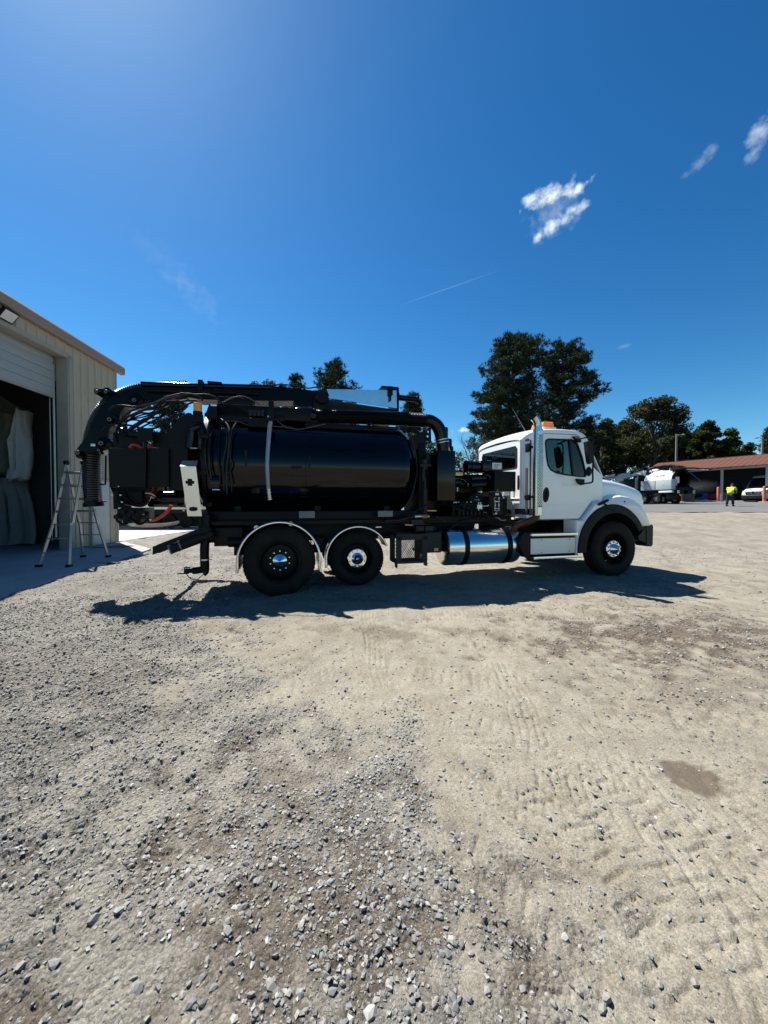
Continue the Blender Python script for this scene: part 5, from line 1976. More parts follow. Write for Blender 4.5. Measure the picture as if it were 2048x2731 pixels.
# ---- steps
diamond = nodes('diamond tread plate')
mt, n_, l_, p_ = diamond
tcn = n_.new('ShaderNodeTexCoord'); mp = n_.new('ShaderNodeMapping'); mp.inputs['Rotation'].default_value = (0, 0, 0)
wv1 = n_.new('ShaderNodeTexWave'); wv1.inputs['Scale'].default_value = 13; wv1.wave_type = 'BANDS'; wv1.bands_direction = 'DIAGONAL'
mp2 = n_.new('ShaderNodeMapping'); mp2.inputs['Scale'].default_value = (-1, 1, 1)
wv2 = n_.new('ShaderNodeTexWave'); wv2.inputs['Scale'].default_value = 13; wv2.wave_type = 'BANDS'; wv2.bands_direction = 'DIAGONAL'
l_.new(tcn.outputs['Object'], mp.inputs[0]); l_.new(mp.outputs[0], wv1.inputs['Vector'])
l_.new(tcn.outputs['Object'], mp2.inputs[0]); l_.new(mp2.outputs[0], wv2.inputs['Vector'])
mxx = n_.new('ShaderNodeMath'); mxx.operation = 'MAXIMUM'
l_.new(wv1.outputs['Fac'], mxx.inputs[0]); l_.new(wv2.outputs['Fac'], mxx.inputs[1])
bb = n_.new('ShaderNodeBump'); bb.inputs['Strength'].default_value = .8; bb.inputs['Distance'].default_value = .006
l_.new(mxx.outputs[0], bb.inputs['Height']); l_.new(bb.outputs[0], p_.inputs['Normal'])
p_.inputs['Metallic'].default_value = 1.0; p_.inputs['Base Color'].default_value = (.70, .69, .67, 1); p_.inputs['Roughness'].default_value = .34
M['diamond'] = mt
m = MB()
m.box((4.20, .005, .80), (5.18, .30, .83), .004)
m.build('step', M['diamond'], truck)
m = MB(); m.box((4.22, -.004, .795), (5.185, .004, .835), .003)
m.build('step_edge', M['polished_alu'], truck)
m = MB(); m.box((4.24, .055, .47), (5.175, .062, .745), .002)
tb = m.build('tool_box_door', M['diamond'], truck)
m = MB()
for x, z in ((4.46, .72), (5.05, .72), (4.46, .50), (5.05, .50)):
    m.lathe([(0, -.008), (.008, -.006), (.009, .003)], (x, .053, z), 'y', 10)
m.build('bolt', M['black_satin'], tb)
m = MB()
m.box((4.22, .064, .42), (5.18, .5, .79), .01)
m.prism([(4.12, .44), (4.22, .40), (4.235, .84), (4.13, .86), (4.05, .8), (4.05, .55)], SIDE, .05, .45)
m.box((4.3, .2, .36), (5.1, .3, .41), .01)
m.build('step_box', M['black_satin'], truck)
m = MB()
m.box((4.24, -.03, .405), (5.26, .05, .43), .003); m.box((4.24, -.036, .39), (5.26, -.028, .435), .003)
m.build('step', M['polished_alu'], truck)

# ---- exhaust stack
stk = [V(4.285, -.05, 1.16), V(4.285, -.05, 2.62)]
m = MB()
m.tube(crv([V(4.285, -.05, 1.16), V(4.285, -.05, 1.8), V(4.285, -.05, 2.62)], 4), .078, 28)
m.build('exhaust_stack', M['stack'], truck)
m = MB()
el = crv([V(4.285, -.05, 2.62), V(4.283, -.05, 2.70), V(4.27, -.05, 2.76), V(4.24, -.05, 2.81), V(4.20, -.05, 2.845)], 6)
m.tube(el, .067, 26, cap=False)
m.tube(el, .061, 26, cap=False)
m.cyl((4.285, -.05, 2.615), (4.285, -.05, 2.635), .083, 26)
m.build('exhaust_tip', M['stack'], truck, 50)
# slotted heat shield round the front of the stack
m = MB()
for i in range(13):
    a = R(-115 + i * 13)
    for k in range(46):
        z = 1.33 + k * .0265
        if (i + k) % 2:
            continue
        mm_ = Matrix.Translation(V(4.285, -.05, z)) @ Matrix.Rotation(a, 4, 'Z') @ Matrix.Translation(V(.0865, 0, 0))
        m.box((0, -.009, 0), (.003, .009, .020), 0, 0, mm_)
hs = m.build('heat_shield', M['stainless'], truck, 0)
m = MB()
m.loft([[V(4.285 + .0835 * math.cos(R(a)), -.05 + .0835 * math.sin(R(a)), z) for a in range(-120, 51, 10)] for z in (1.30, 2.54)], closed=False, cap=False)
m.build('shield_backing', M['grey_plate'], hs)
m = MB()
rings = [[V(4.285 + r_ * math.cos(R(a)), -.05 + r_ * math.sin(R(a)), z) for a in range(-125, 56, 15)] for z, r_ in ((1.17, .084), (1.30, .084))]
m.loft(rings, closed=False, cap=False)
rings = [[V(4.285 + .084 * math.cos(R(a)), -.05 + .084 * math.sin(R(a)), z) for a in range(-125, 56, 15)] for z in (2.54, 2.6)]
m.loft(rings, closed=False, cap=False)
for a in (-125, 55):
    p0 = V(4.285 + .087 * math.cos(R(a)), -.05 + .087 * math.sin(R(a)), 1.18)
    m.bar(p0, p0 + V(0, 0, 1.42), .006, .012)
m.build('shield_band', M['stainless'], hs)
m = MB()
m.box((4.22, .02, 2.33), (4.27, .20, 2.37), .006); m.box((4.2, .0, 1.46), (4.27, .20, 1.50), .006)
m.box((4.19, .05, 2.27), (4.24, .17, 2.42), .012); m.box((4.19, .05, 1.42), (4.24, .17, 1.52), .012)
m.build('stack_bracket', M['black_satin'], truck)
m = MB()
m.tube(crv([V(4.285, -.04, 1.18), V(4.27, -.0, 1.1), V(4.17, .12, 1.03), V(4.05, .2, .97), V(4.03, .25, .88), V(4.12, .3, .8)], 6), .06, 18)
m.build('exhaust_elbow', M['rust'], truck)

# ---- mirrors
d = -.22
m = MB()
pts = path(zE, [(600, 405), (680, 412), (760, 400), (810, 400), (835, 430), (838, 640), (832, 820), (832, 930), (810, 955), (760, 962), (690, 975)], [.12, -.1, d, d, d, d, d, d, d, -.1, .11])
m.tube(crv(pts, 4), .014, 10)
q = poly(zE, [(580, 390), (640, 388), (672, 420), (678, 462), (640, 462), (610, 430)], .12)
m.prism(q, SIDE, .09, .16)
q = poly(zE, [(622, 910), (712, 915), (712, 955), (700, 985), (675, 985), (640, 955)], .12)
m.prism(q, SIDE, .08, .135)
m.build('mirror_arm', M['black_satin'], truck)
m = MB()
q = poly(zE, [(735, 455), (755, 440), (785, 450), (812, 540), (815, 640), (808, 705), (780, 728), (765, 700), (745, 560)], d)
m.prism(q, lambda u, v, w: V(u, w, v), d - .05, d + .03)
m.build('mirror', M['black_rubber'], truck, 30)
m = MB()
q = T(*zE(776, 818), d)
m.lathe([(0, -.03), (.6, -.025), (1, 0), (.9, .02), (0, .05)], (0, 0, 0), 'y', 24)
m.v = [(q.x + v[0] * .046, d - .02 + v[1] * 1.5, q.z + v[2] * .085) for v in m.v]
m.build('spot_mirror', M['black_rubber'], truck, 40)

# ---- roof lamps and aerial
m = MB()
s0 = 4.96
rings = []
for yy in (.50, .53, .87, .90):
    k = .03 if yy in (.50, .90) else 0
    rings.append([V(s0 - .14 + k, yy, 2.825), V(s0 + .14 - k, yy, 2.825), V(s0 + .10 - k, yy, 2.93 - k * .5), V(s0 - .10 + k, yy, 2.93 - k * .5)])
m.loft(rings)
lb = m.build('light_bar', M['orange_lens'], truck, 30)
m = MB(); m.box((s0 - .145, .49, 2.79), (s0 + .145, .91, 2.825), .01)
m.build('light_bar_base', M['label_white'], lb)
m = MB()
for yy in (.55, .82):
    m.box((s0 - .05, yy, 2.68), (s0 + .05, yy + .04, 2.79), .004)
m.build('light_bar_foot', M['black_satin'], lb)
for yy in (.34, .70, 1.06, 1.42, 1.78):
    m = MB()
    m.lathe([(.055, 0), (.05, .025), (.03, .035), (0, .037)], (5.30, yy, 2.725 if yy > .4 else 2.715), 'z', 16)
    m.build('marker_lamp', M['orange_lens'], truck, 40)
m = MB()
a = T(1401, 1150, .75); b = T(1366, 1088, .75)
m.tube([a, b], [.006, .003], 6); m.cyl(a - V(0, 0, .04), a, .012, 8)
m.build('aerial', M['grey_plate'], truck)

# ================================================================== metal building on the left
M['siding'] = mat('tan ribbed siding', (.45, .385, .28), .5, var=.06, scale=2.0, dirt=(.25, .22, .18), dirt_amt=.35)
M['trim'] = mat('brown eave trim', (.30, .215, .155), .5, var=.08, scale=3, dirt=(.2, .16, .12), dirt_amt=.3)
M['jamb'] = mat('tan door trim', (.36, .325, .27), .5, var=.08, dirt=(.22, .19, .15), dirt_amt=.4)
M['slat'] = mat('pale roller door', (.33, .355, .36), .45, var=.06, scale=3, dirt=(.35, .34, .32), dirt_amt=.3)
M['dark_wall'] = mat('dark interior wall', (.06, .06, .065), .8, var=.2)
M['door_grey'] = mat('pale grey steel door', (.52, .53, .52), .45, var=.05, dirt=(.35, .34, .32), dirt_amt=.3)

BC = V(-9.32, 12.9, 0)
BR = math.atan2(-1.0, .07)
bld = thing('metal_building', 'tan ribbed metal workshop with its roller door half open', 'building', BC, BR)
EAVE = lambda t: 5.95 + .028 * t


def panel_mesh(w, h0, h1a, h1b):
    """one ribbed sheet strip: flat with a raised rib, from z h0 to h1"""
    m_ = MB()
    prof = [(0, 0), (.035, 0), (.05, .032), (.085, .032), (.10, 0), (.155, 0), (.16, .006), (.175, .006), (.18, 0), (.225, 0), (.23, .006), (.245, .006), (.25, 0), (w, 0)]
    prof = [p for p in prof if p[0] <= w - .001] + [(w, 0)]
    rows = []
    for z in (h0, None):
        rows.append([V(t, y, h0 if z is not None else h1a + (h1b - h1a) * t / w) for t, y in prof])
    m_.loft(rows, closed=False, cap=False)
    rows2 = [[p + V(0, -.03, 0) for p in r_] for r_ in rows]
    m_.loft(rows2, closed=False, cap=False)
    return m_.mesh('wall_panel', M['siding'], 30)


PW = .305
pm = panel_mesh(PW - .001, 0.03, 5.97, 5.975)
for k in range(7):
    o = link('wall_panel', pm, bld); o.location = (k * PW - .005, 0, 0)
pm2 = panel_mesh(PW - .001, 5.66, 5.985, 5.99)
for k in range(7, 24):
    o = link('wall_panel', pm2, bld); o.location = (k * PW - .005, 0, .028 * (k - 7) * PW)
m = MB()
m.box((7.33, -.1, 0.02), (11.6, .0, 6.1))                        # rest of the wall towards the viewer
m.box((-.0, -12, 0), (.1, -.035, 6.0))                            # far end wall
m.box((11.5, -12, 0), (11.6, -.1, 6.2)); m.box((0.1, -12, 0.0), (11.5, -11.9, 6.1))
m.build('wall', M['siding'], bld)
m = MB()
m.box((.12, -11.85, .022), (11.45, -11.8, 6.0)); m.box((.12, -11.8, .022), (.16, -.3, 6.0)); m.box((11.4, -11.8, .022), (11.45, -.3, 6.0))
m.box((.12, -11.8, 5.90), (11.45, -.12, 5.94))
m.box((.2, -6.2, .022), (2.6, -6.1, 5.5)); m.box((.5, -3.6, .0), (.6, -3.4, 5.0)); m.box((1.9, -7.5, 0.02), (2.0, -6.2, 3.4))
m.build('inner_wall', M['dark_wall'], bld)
m = MB(); m.box((.12, -11.8, 0.0), (11.45, .0, .021))
m.build('floor', M['concrete'], bld)
m = MB()
rows = []
for t in (-.28, 11.8):
    z = EAVE(t)
    rows.append([V(t, .14, z - .03), V(t, .17, z + .0), V(t, .17, z + .20), V(t, .13, z + .26), V(t, -12.1, z + .27), V(t, -12.1, z + .12), V(t, .02, z + .1), V(t, .02, z - .03)])
m.loft(rows)
m.build('roof', M['trim'], bld, 25)
m = MB()
m.box((2.09, -.30, .02), (2.13, .02, 5.58), .004); m.box((2.0, .0, .02), (2.09, .035, 5.66), .004)
m.build('door_jamb', M['jamb'], bld)
m = MB()
m.box((2.13, -.30, 5.58), (7.33, .02, 5.62), .004); m.box((2.0, .0, 5.60), (7.4, .035, 5.70), .004)
m.build('door_header', M['jamb'], bld)
m = MB(); m.box((-.03, .0, .02), (.04, .045, 5.96), .004); m.box((-.03, -.06, .02), (0, 0, 5.96))
m.build('corner_trim', M['jamb'], bld)
rdoor = D.objects.new('roller_door', None); COL.objects.link(rdoor); rdoor.parent = bld
for k in range(6):
    m = MB()
    z0 = 4.46 + k * .232
    yo = -.31 - (.06 * max(0, k - 3) ** 2 * .5)
    m.box((2.17, yo - .035, z0), (7.3, yo, z0 + .226), .012)
    m.box((2.17, yo - .001, z0 + .06), (7.3, yo + .010, z0 + .15), .006)
    m.build('door_slat', M['slat'], rdoor)
m = MB(); m.box((2.17, -.36, 4.40), (7.3, -.30, 4.455), .006)
m.build('bottom_bar', M['jamb'], rdoor)
m = MB()
m.tube(crv([V(2.19, -.33, .4), V(2.19, -.33, 4.9), V(2.19, -.38, 5.3), V(2.19, -.65, 5.62), V(2.19, -1.4, 5.75)], 5), .028, 8)
m.box((2.14, -.50, 4.9), (2.16, -.30, 5.58))
m.build('door_track', M['alu'], bld)
m = MB(); m.tube([V(2.21, -.42, .3), V(2.21, -.42, 4.6)], .008, 6)
m.build('pull_cord', M['label_white'], bld)
# personnel door
pdoor = D.objects.new('door', None); COL.objects.link(pdoor); pdoor.parent = bld
m = MB(); m.box((.46, .034, .05), (1.27, .06, 2.10), .006)
m.build('leaf', M['door_grey'], pdoor)
m = MB()
m.box((.40, .03, .02), (.46, .075, 2.16), .004); m.box((1.27, .03, .02), (1.33, .075, 2.16), .004); m.box((.46, .03, 2.10), (1.27, .075, 2.16), .004)
m.build('frame', M['jamb'], pdoor)
m = MB()
for z in (.3, 1.05, 1.8):
    m.cyl((.465, .07, z), (.465, .07, z + .1), .012, 8)
m.build('hinge', M['alu'], pdoor)
m = MB(); m.lathe([(.03, 0), (.03, .015), (.012, .02), (.012, .05), (.028, .055), (.028, .08), (0, .085)], (1.2, .06, 1.02), 'y', 14)
m.build('handle', M['alu'], pdoor)

# flood lamp
p = atX(22, 842, -8.90)
fl = thing('flood_lamp', 'black framed flood lamp under the eave of the tan workshop', 'lamp', p, R(6))
Mx = Matrix.Rotation(R(38), 4, 'Y')
m = MB()
m.box((-.05, -.20, -.15), (.02, .20, .15), .012, 0, Mx)
for k in range(7):
    m.box((-.10, -.17, -.12 + k * .04), (-.05, .17, -.112 + k * .04), 0, 0, Mx)
m.build('housing', M['black_satin'], fl)
m = MB(); m.box((.021, -.165, -.115), (.027, .165, .115), .002, 0, Mx)
m.build('lens', mat('frosted lamp glass', (.62, .63, .62), .25), fl)
m = MB(); m.bar((-.05, -.21, 0), (-.24, -.21, .02), .01, .04); m.bar((-.05, .21, 0), (-.24, .21, .02), .01, .04); m.box((-.26, -.22, -.03), (-.235, .22, .07))
m.build('bracket', M['black_satin'], fl)

# ---- cloth hanging inside the door
M['white_cloth'] = mat('pale woven bag', (.56, .57, .56), .85, var=.14, scale=5, bump=.5, bscale=5)
M['dark_tarp'] = mat('dark green tarpaulin', (.16, .17, .14), .6, var=.3, scale=4, bump=.6, bscale=5)
M['grey_tarp'] = mat('grey tarpaulin', (.24, .265, .265), .7, var=.3, scale=4, bump=.6, bscale=5)


def drape(name, rows_, Y, thick, mt, folds, amp, label, cat, seed):
    """hanging cloth: closed rings down the photo outline, with vertical folds"""
    rgd = random.Random(seed)
    rows_ = [tuple(r_) for r_ in rows_]
    ph = [rgd.uniform(0, 6.28) for _ in range(6)]
    rings, n = [], 40
    dense = []
    for (y0, a0, b0), (y1, a1, b1) in zip(rows_[:-1], rows_[1:]):
        for k in range(5):
            t = k / 5
            dense.append((y0 + (y1 - y0) * t, a0 + (a1 - a0) * t, b0 + (b1 - b0) * t))
    dense.append(rows_[-1])
    pts0 = atY(*(0 + dense[-1][1] / 3.814, 900 + dense[-1][0] / 3.814), Y)
    for y, xa, xb in dense:
        A = atY(xa / 3.814, 900 + y / 3.814, Y); B = atY(xb / 3.814, 900 + y / 3.814, Y)
        c = (A + B) / 2; hw = (B - A).length / 2
        ring = []
        for k in range(n):
            a = 2 * math.pi * k / n
            f = amp * math.sin(folds * a + ph[0] + .8 * math.sin(c.z * 1.5 + ph[1])) + .4 * amp * math.sin(folds * 2.3 * a + ph[2] + c.z * 2)
            ring.append(V(c.x + math.cos(a) * hw * (1 + f * .15), c.y + math.sin(a) * thick * (1 + f * 2), c.z + .03 * math.sin(3 * a + ph[3] + c.z)))
        rings.append(ring)
    m_ = MB(); m_.loft(rings)
    o = m_.build(name, mt, None, 70)
    return tag(o, label, cat)


drape('cloth_bag', [(742, 236, 250), (800, 215, 262), (900, 195, 268), (990, 172, 292), (1050, 130, 300), (1150, 146, 303), (1300, 142, 300), (1400, 124, 292), (1440, 116, 272), (1457, 160, 200)], 11.5, .22, M['white_cloth'], 5, .22,
      'long white fabric bag hanging inside the open workshop door', 'bag', 1)
drape('tarpaulin', [(800, -90, 205), (870, -90, 205), (950, -90, 190), (1040, -90, 140), (1200, -90, 92), (1380, -90, 86), (1400, -90, 40)], 11.8, .22, M['dark_tarp'], 3, .2,
      'dark green tarpaulin bundled up beside the white bag in the workshop', 'tarpaulin', 2)
drape('tarpaulin', [(1440, -80, 268), (1560, -80, 285), (1700, -80, 315), (1850, -80, 340), (2000, -80, 358), (2100, -60, 345)], 12.1, .22, M['grey_tarp'], 9, .22,
      'grey tarpaulin sheet hanging in folds down to the workshop floor', 'tarpaulin', 3)
m = MB()
pts = [(-80, 560), (0, 592), (150, 690), (220, 712), (232, 760), (190, 790), (60, 845), (-80, 870)]
A = [atY(x / 3.814, 900 + y / 3.814, 12.25) for x, y in pts]
m.add(A + [a + V(0, .2, -.03) for a in A], [tuple(range(8)), tuple(reversed(range(8, 16)))] + [(i, (i + 1) % 8, (i + 1) % 8 + 8, i + 8) for i in range(8)])
tag(m.build('tarpaulin', M['grey_tarp'], None, 30), 'pale grey canvas stretched high up inside the workshop door', 'tarpaulin')

# ---- folding ladder
lad = thing('ladder', 'aluminium folding ladder standing on the concrete by the workshop corner', 'ladder', (-7.14, 8.57, .02))
Lo = V(-7.14, 8.57, .02)


def lp(px, py, f, back):
    Y = 8.57 + (.72 if back else -.72) * (1 - f)
    return atY(px, py, Y) - Lo


fr = {'L': [lp(177, 1234, 1, 0), lp(150, 1362, .56, 0), lp(139, 1402, .43, 0), lp(104, 1512, 0, 0)],
      'R': [lp(222, 1234, 1, 0), lp(200, 1362, .56, 0), lp(188, 1400, .43, 0), lp(184, 1512, 0, 0)]}
bk = {'L': [lp(179, 1234, 1, 1), lp(204, 1362, .50, 1), lp(214, 1400, .36, 1), lp(222, 1486, 0, 1)],
      'R': [lp(224, 1234, 1, 1), lp(251, 1356, .50, 1), lp(262, 1400, .36, 1), lp(289, 1486, 0, 1)]}
for side in (fr, bk):
    for k in ('L', 'R'):
        pts = side[k]
        m = MB()
        for a, b in ((pts[0], pts[1] + (pts[1] - pts[0]) * .25), (pts[1], pts[2]), (pts[2], pts[3])):
            m.bar(a, b, .026 if a is pts[0] else .034, .062, bev=.004, up=(0, 1, 0))
        m.build('rail', M['alu'], lad)
        m = MB(); q = pts[3]; m.box(q + V(-.045, -.055, -.03), q + V(.045, .055, .05), .012)
        m.build('foot', M['black_rubber'], lad)


def on(pts, py0):
    # point of a rail at a given height
    z = py0
    for a, b in zip(pts[:-1], pts[1:]):
        if b.z <= z <= a.z:
            t = (a.z - z) / (a.z - b.z)
            return a.lerp(b, t)
    return pts[-1].copy()


for side, zz in ((fr, (2.06, 1.76, 1.46, 1.17, .88, .58, .28)), (bk, (2.06, 1.76, 1.46, 1.17, .88, .58, .28))):
    for k, z in enumerate(zz):
        a, b = on(side['L'], z), on(side['R'], z)
        m = MB()
        m.bar(a, b, .045 if k < 4 else .028, .05 if k < 4 else .026, bev=.006, up=(0, 0, 1))
        m.build('rung', M['alu'], lad)
for a in (fr['L'][0], fr['R'][0]):
    m = MB(); m.cyl(a + V(-.03, 0, 0), a + V(.03, 0, 0), .055, 18)
    m.build('hinge', M['black_satin'], lad)
m = MB(); q = on(fr['L'], 1.92)
m.bar(q + V(-.002, -.045, -.09), q + V(0, -.045, .05), .03, .004, up=(0, 1, 0))
m.build('caution_label', M['yellow'], lad)

# a flat scrap on the gravel beside the slab
m = MB()
p = atG(283, 1503)
m.bar(p + V(-.25, -.04, .012), p + V(.28, .05, .014), .10, .02)
tag(m.build('scrap_strip', M['black_rubber'], None), 'flat black strip lying at the edge of the concrete by the ladder', 'scrap')

# ---- behind the gap between building and truck
M['roof_sheet'] = mat('galvanised roof sheet', (.62, .63, .63), .35, metal=.6, var=.1)
M['old_wood'] = mat('weathered dark boards', (.045, .042, .038), .8, var=.4, scale=3)
sb = thing('storage_shed', 'dark open storage shed with ribbed metal roof behind the truck tail', 'shed', (-14, 22.6, 0))
m = MB(); m.box((-9, 0, 0), (6.2, .15, 5.0)); m.box((-9, .15, 0), (-8.85, 6, 5)); m.box((6.05, .15, 0), (6.2, 6, 5.0))
m.build('wall', M['old_wood'], sb)
rf_ = D.objects.new('roof', None); COL.objects.link(rf_); rf_.parent = sb
m = MB()
rows = [[V(.0, -.5, 5.10), V(.30, -.5, 5.10), V(.33, -.5, 5.16), V(.40, -.5, 5.16), V(.43, -.5, 5.10), V(.45, -.5, 5.10)], ]
rows.append([p + V(0, 4.5, 1.15) for p in rows[0]])
m.loft(rows, closed=False, cap=False)
m.loft([[p + V(0, 0, -.03) for p in r_] for r_ in rows], closed=False, cap=False)
me = m.mesh('roof_sheet', M['roof_sheet'], 25)
for k in range(34):
    o = link('roof_sheet', me, rf_); o.location = (-9.1 + k * .45, 0, 0)
for k in range(20):
    m = MB() if k == 0 else None
    if k == 0:
        m.box((0, -.03, .1), (.70, 0, 4.95), .004); wb = m.mesh('wall_board', M['old_wood'])
    o = link('wall_board', wb, sb); o.location = (-8.9 + k * .72, 0, 0)
tr = thing('flatbed_trailer', 'white sided flatbed trailer parked before the dark shed', 'trailer', (-12.2, 21.6, 0))
m = MB(); m.box((-3.4, -.5, 1.06), (3.4, .5, 1.33), .02)
m.build('deck', M['white_dull'], tr)
for x in (-1.0, -.1, .8):
    m = MB(); m.lathe([(0, -.1), (.2, -.11), (.23, -.13), (.36, -.13), (.38, -.1), (.38, .1), (.2, .1), (0, .1)], (x, -.3, .38), 'y', 24)
    m.build('wheel', M['tyre'], tr)
m = MB(); m.box((-3.3, -.3, .86), (3.3, .3, 1.05)); m.bar((3.3, 0, .95), (4.2, 0, .7), .1, .1); m.box((2.9, -.05, 0.02), (3.0, .05, .9))
m.build('chassis', M['black_satin'], tr)
p = atG(393, 1411)
m = MB()
rings = []
for t in np.linspace(-1, 1, 17):
    w = .35 * (1 - abs(t) ** 3.0) + .03
    h = .34 - .05 * (1 - t * t) + .10 * abs(t) ** 3
    b = .30 * abs(t) ** 3
    rings.append([V(t * 1.58, -w, h), V(t * 1.58, -w * .8, .08 + b), V(t * 1.58, 0, .0 + b), V(t * 1.58, w * .8, .08 + b), V(t * 1.58, w, h), V(t * 1.58, w - .04, h), V(t * 1.58, 0, .10 + b), V(t * 1.58, -w + .04, h)])
m.loft(rings)
o = m.build('boat_hull', mat('dirty pale plastic', (.40, .375, .32), .6, var=.25, scale=4, dirt=(.2, .17, .13), dirt_amt=.5), None, 40)
o.location = p + V(0, .3, .01)
tag(o, 'small pale open boat lying on the concrete behind the truck', 'boat')

# ================================================================== far right: apron, shed, service truck, van, worker
def at_ground(px, Y, lift=0.0):
    x = (px - 1024) / FPX * Y
    return V(x, Y, G(x, Y) + lift)


# ---- white vacuum truck
vt = thing('vacuum_truck', 'white vacuum truck with open tank end standing before the red roofed shed', 'truck', (28.3, 37.1, G(27.5, 37.1) + .01), R(99))
M['white_far'] = mat('white tank paint', (.66, .68, .68), .35, var=.05, scale=2, dirt=(.45, .42, .38), dirt_amt=.3)
M['grey_far'] = mat('pale grey cabinet', (.36, .41, .43), .5, var=.05, dirt=(.4, .38, .35), dirt_amt=.3)
m = MB()
m.lathe([(.0, 1.95), (.5, 1.9), (.80, 1.78), (.93, 1.6), (.95, 1.45), (.95, -1.55), (.90, -1.55), (.90, 1.4), (0, 1.4)], (0, 0, 2.38), 'x', 48)
tk = m.build('tank', M['white_far'], vt, 30)
m = MB()
m.lathe([(.95, -1.50), (1.02, -1.50), (1.02, -1.62), (.80, -1.62), (.80, -1.5)], (0, 0, 2.38), 'x', 40)
m.lathe([(.89, -1.5), (.89, 1.38)], (0, 0, 2.38), 'x', 36)
m.build('tank_rim', M['black_satin'], vt)
cu = D.curves.new('lettering', 'FONT'); cu.body = 'VAC-CON'; cu.size = .21; cu.extrude = .004; cu.offset = .010; cu.align_x = 'CENTER'
tmp = D.objects.new('lettering', cu); COL.objects.link(tmp)
dg = bpy.context.evaluated_depsgraph_get(); dg.update()
me = D.meshes.new_from_object(tmp.evaluated_get(dg)); D.objects.remove(tmp)
me.materials.clear(); me.materials.append(mat('black lettering', (.008, .008, .01), .8, spec=.1))
# wrap the flat lettering round the tank flank (left side)
for v in me.vertices:
    ang = v.co.y / .95 + R(22)
    v.co = V(-v.co.x * 1.1 - .1, (.956 + v.co.z) * math.cos(ang), 2.38 + (.953 + v.co.z) * math.sin(ang))
bmx = bmesh.new(); bmx.from_mesh(me); bmesh.ops.recalc_face_normals(bmx, faces=bmx.faces); bmx.to_mesh(me); bmx.free()
link('lettering', me, vt)
for x0, x1 in ((-1.70, .02), (.06, 1.78)):
    m = MB(); m.box((x0, .6, 1.38), (x1, 1.22, 2.36), .02); m.box((x0 + .04, 1.22, 1.42), (x1 - .04, 1.235, 2.32), .01)
    m.box(((x0 + x1) / 2 - .08, 1.235, 1.8), ((x0 + x1) / 2 + .08, 1.25, 1.86), .005)
    m.build('cabinet', M['grey_far'], vt)
m = MB(); m.box((-1.75, 1.0, 1.10), (-.35, 1.25, 1.28), .015)
m.build('side_rail', M['white_far'], vt)
m = MB(); m.box((-2.05, -1.2, .95), (8.0, -.2, 1.30), .02); m.box((-2.05, .2, .95), (8.0, 1.0, 1.28), .02)
m.box((-1.9, -1.0, 1.28), (1.8, .6, 1.6), .02); m.box((-1.6, .3, .45), (-1.0, 1.1, 1.0), .02)
for s_ in (-1, 1):
    m.bar((-1.62, s_ * .75, 1.75), (-1.95, s_ * .55, 1.2), .12, .2)
m.build('chassis', M['black_satin'], vt)
ty = MB(); ty.lathe([(.30, -.14), (.40, -.15), (.50, -.13), (.52, -.08), (.52, .08), (.50, .13), (.40, .15), (.30, .14)], (0, 0, 0), 'y', 32)
tym = ty.mesh('tyre', M['tyre'], 40)
rm = MB(); rm.lathe([(.31, .10), (.27, .12), (.24, .02), (.12, .0), (.11, .08), (0, .09)], (0, 0, 0), 'y', 24); rm.lathe([(.31, -.10), (.12, -.0), (0, -.05)], (0, 0, 0), 'y', 24)
rmm = rm.mesh('rim', M['alu'], 35)
for x in (.0, 1.36, 6.6):
    for y in (1.08, -1.08):
        w = D.objects.new('wheel', None); COL.objects.link(w); w.parent = vt; w.location = (x, y, .52)
        link('tyre', tym, w); link('rim', rmm, w)
for s_ in (1.08, .78):
    pass
m = MB()
for y, z, r_, x0, x1 in ((.55, 3.35, .11, 1.2, 8.2), (.15, 3.45, .14, .8, 8.0), (.75, 3.05, .10, 2.2, 7.6), (.95, 3.22, .06, 2.0, 5.5)):
    m.cyl((x0, y, z), (x1, y, z - .12), r_, 16)
m.build('boom_pipe', M['white_far'], vt)
m = MB()
m.box((2.05, -1.0, 1.3), (2.9, .95, 3.05), .04); m.box((3.0, -1.0, 1.3), (4.4, .9, 2.75), .06)
for k in range(4):
    m.cyl((2.2 + k * .22, 1.0, 1.5), (2.2 + k * .22, 1.0, 3.0), .07, 12)
for x in (1.4, 3.4, 5.6):
    m.box((x, -.2, 3.0), (x + .14, .85, 3.55), .02)
m.cyl((3.0, .35, 3.4), (7.5, .35, 3.2), .12, 14)
m.build('equipment', M['black_satin'], vt)
m = MB(); m.box((1.9, -.5, 2.95), (2.7, .7, 3.5), .04); m.box((4.4, .2, 2.6), (5.4, 1.0, 2.9), .03); m.box((.2, -.1, 3.30), (.6, .2, 3.4), .02); m.box((-.9, -.1, 3.32), (-.55, .25, 3.42), .02)
m.build_each('top_box', M['white_far'], vt)
m = MB()
for k in range(5):
    m.cyl((2.35 + .13 * (k % 3), 1.05, 1.6), (2.35 + .13 * (k % 3), 1.05, 2.95 - .1 * k), .05, 10)
m.build('filter_tube', M['alu'], vt)
cb = MB()
cb.loft([[V(5.0, y, 1.1), V(7.0, y, 1.1), V(7.0, y, 1.75), V(6.5, y, 1.85), V(6.25, y, 2.65), V(5.1, y, 2.75), V(5.0, y, 2.6)] for y in (-1.0, 1.0)])
cb.build('cab', M['white_far'], vt, 30)
m = MB()
for y in (-1.012, 1.004):
    m.box((5.35, y, 1.95), (6.2, y + .008, 2.5))
m.build('cab_window', M['dark_glass'], vt)
m = MB(); m.loft([[V(7.0, y, 1.0), V(8.4, y * .85, 1.0), V(8.4, y * .85, 1.45), V(7.0, y, 1.72)] for y in (-.9, .9)])
m.build('hood', M['white_far'], vt, 30)
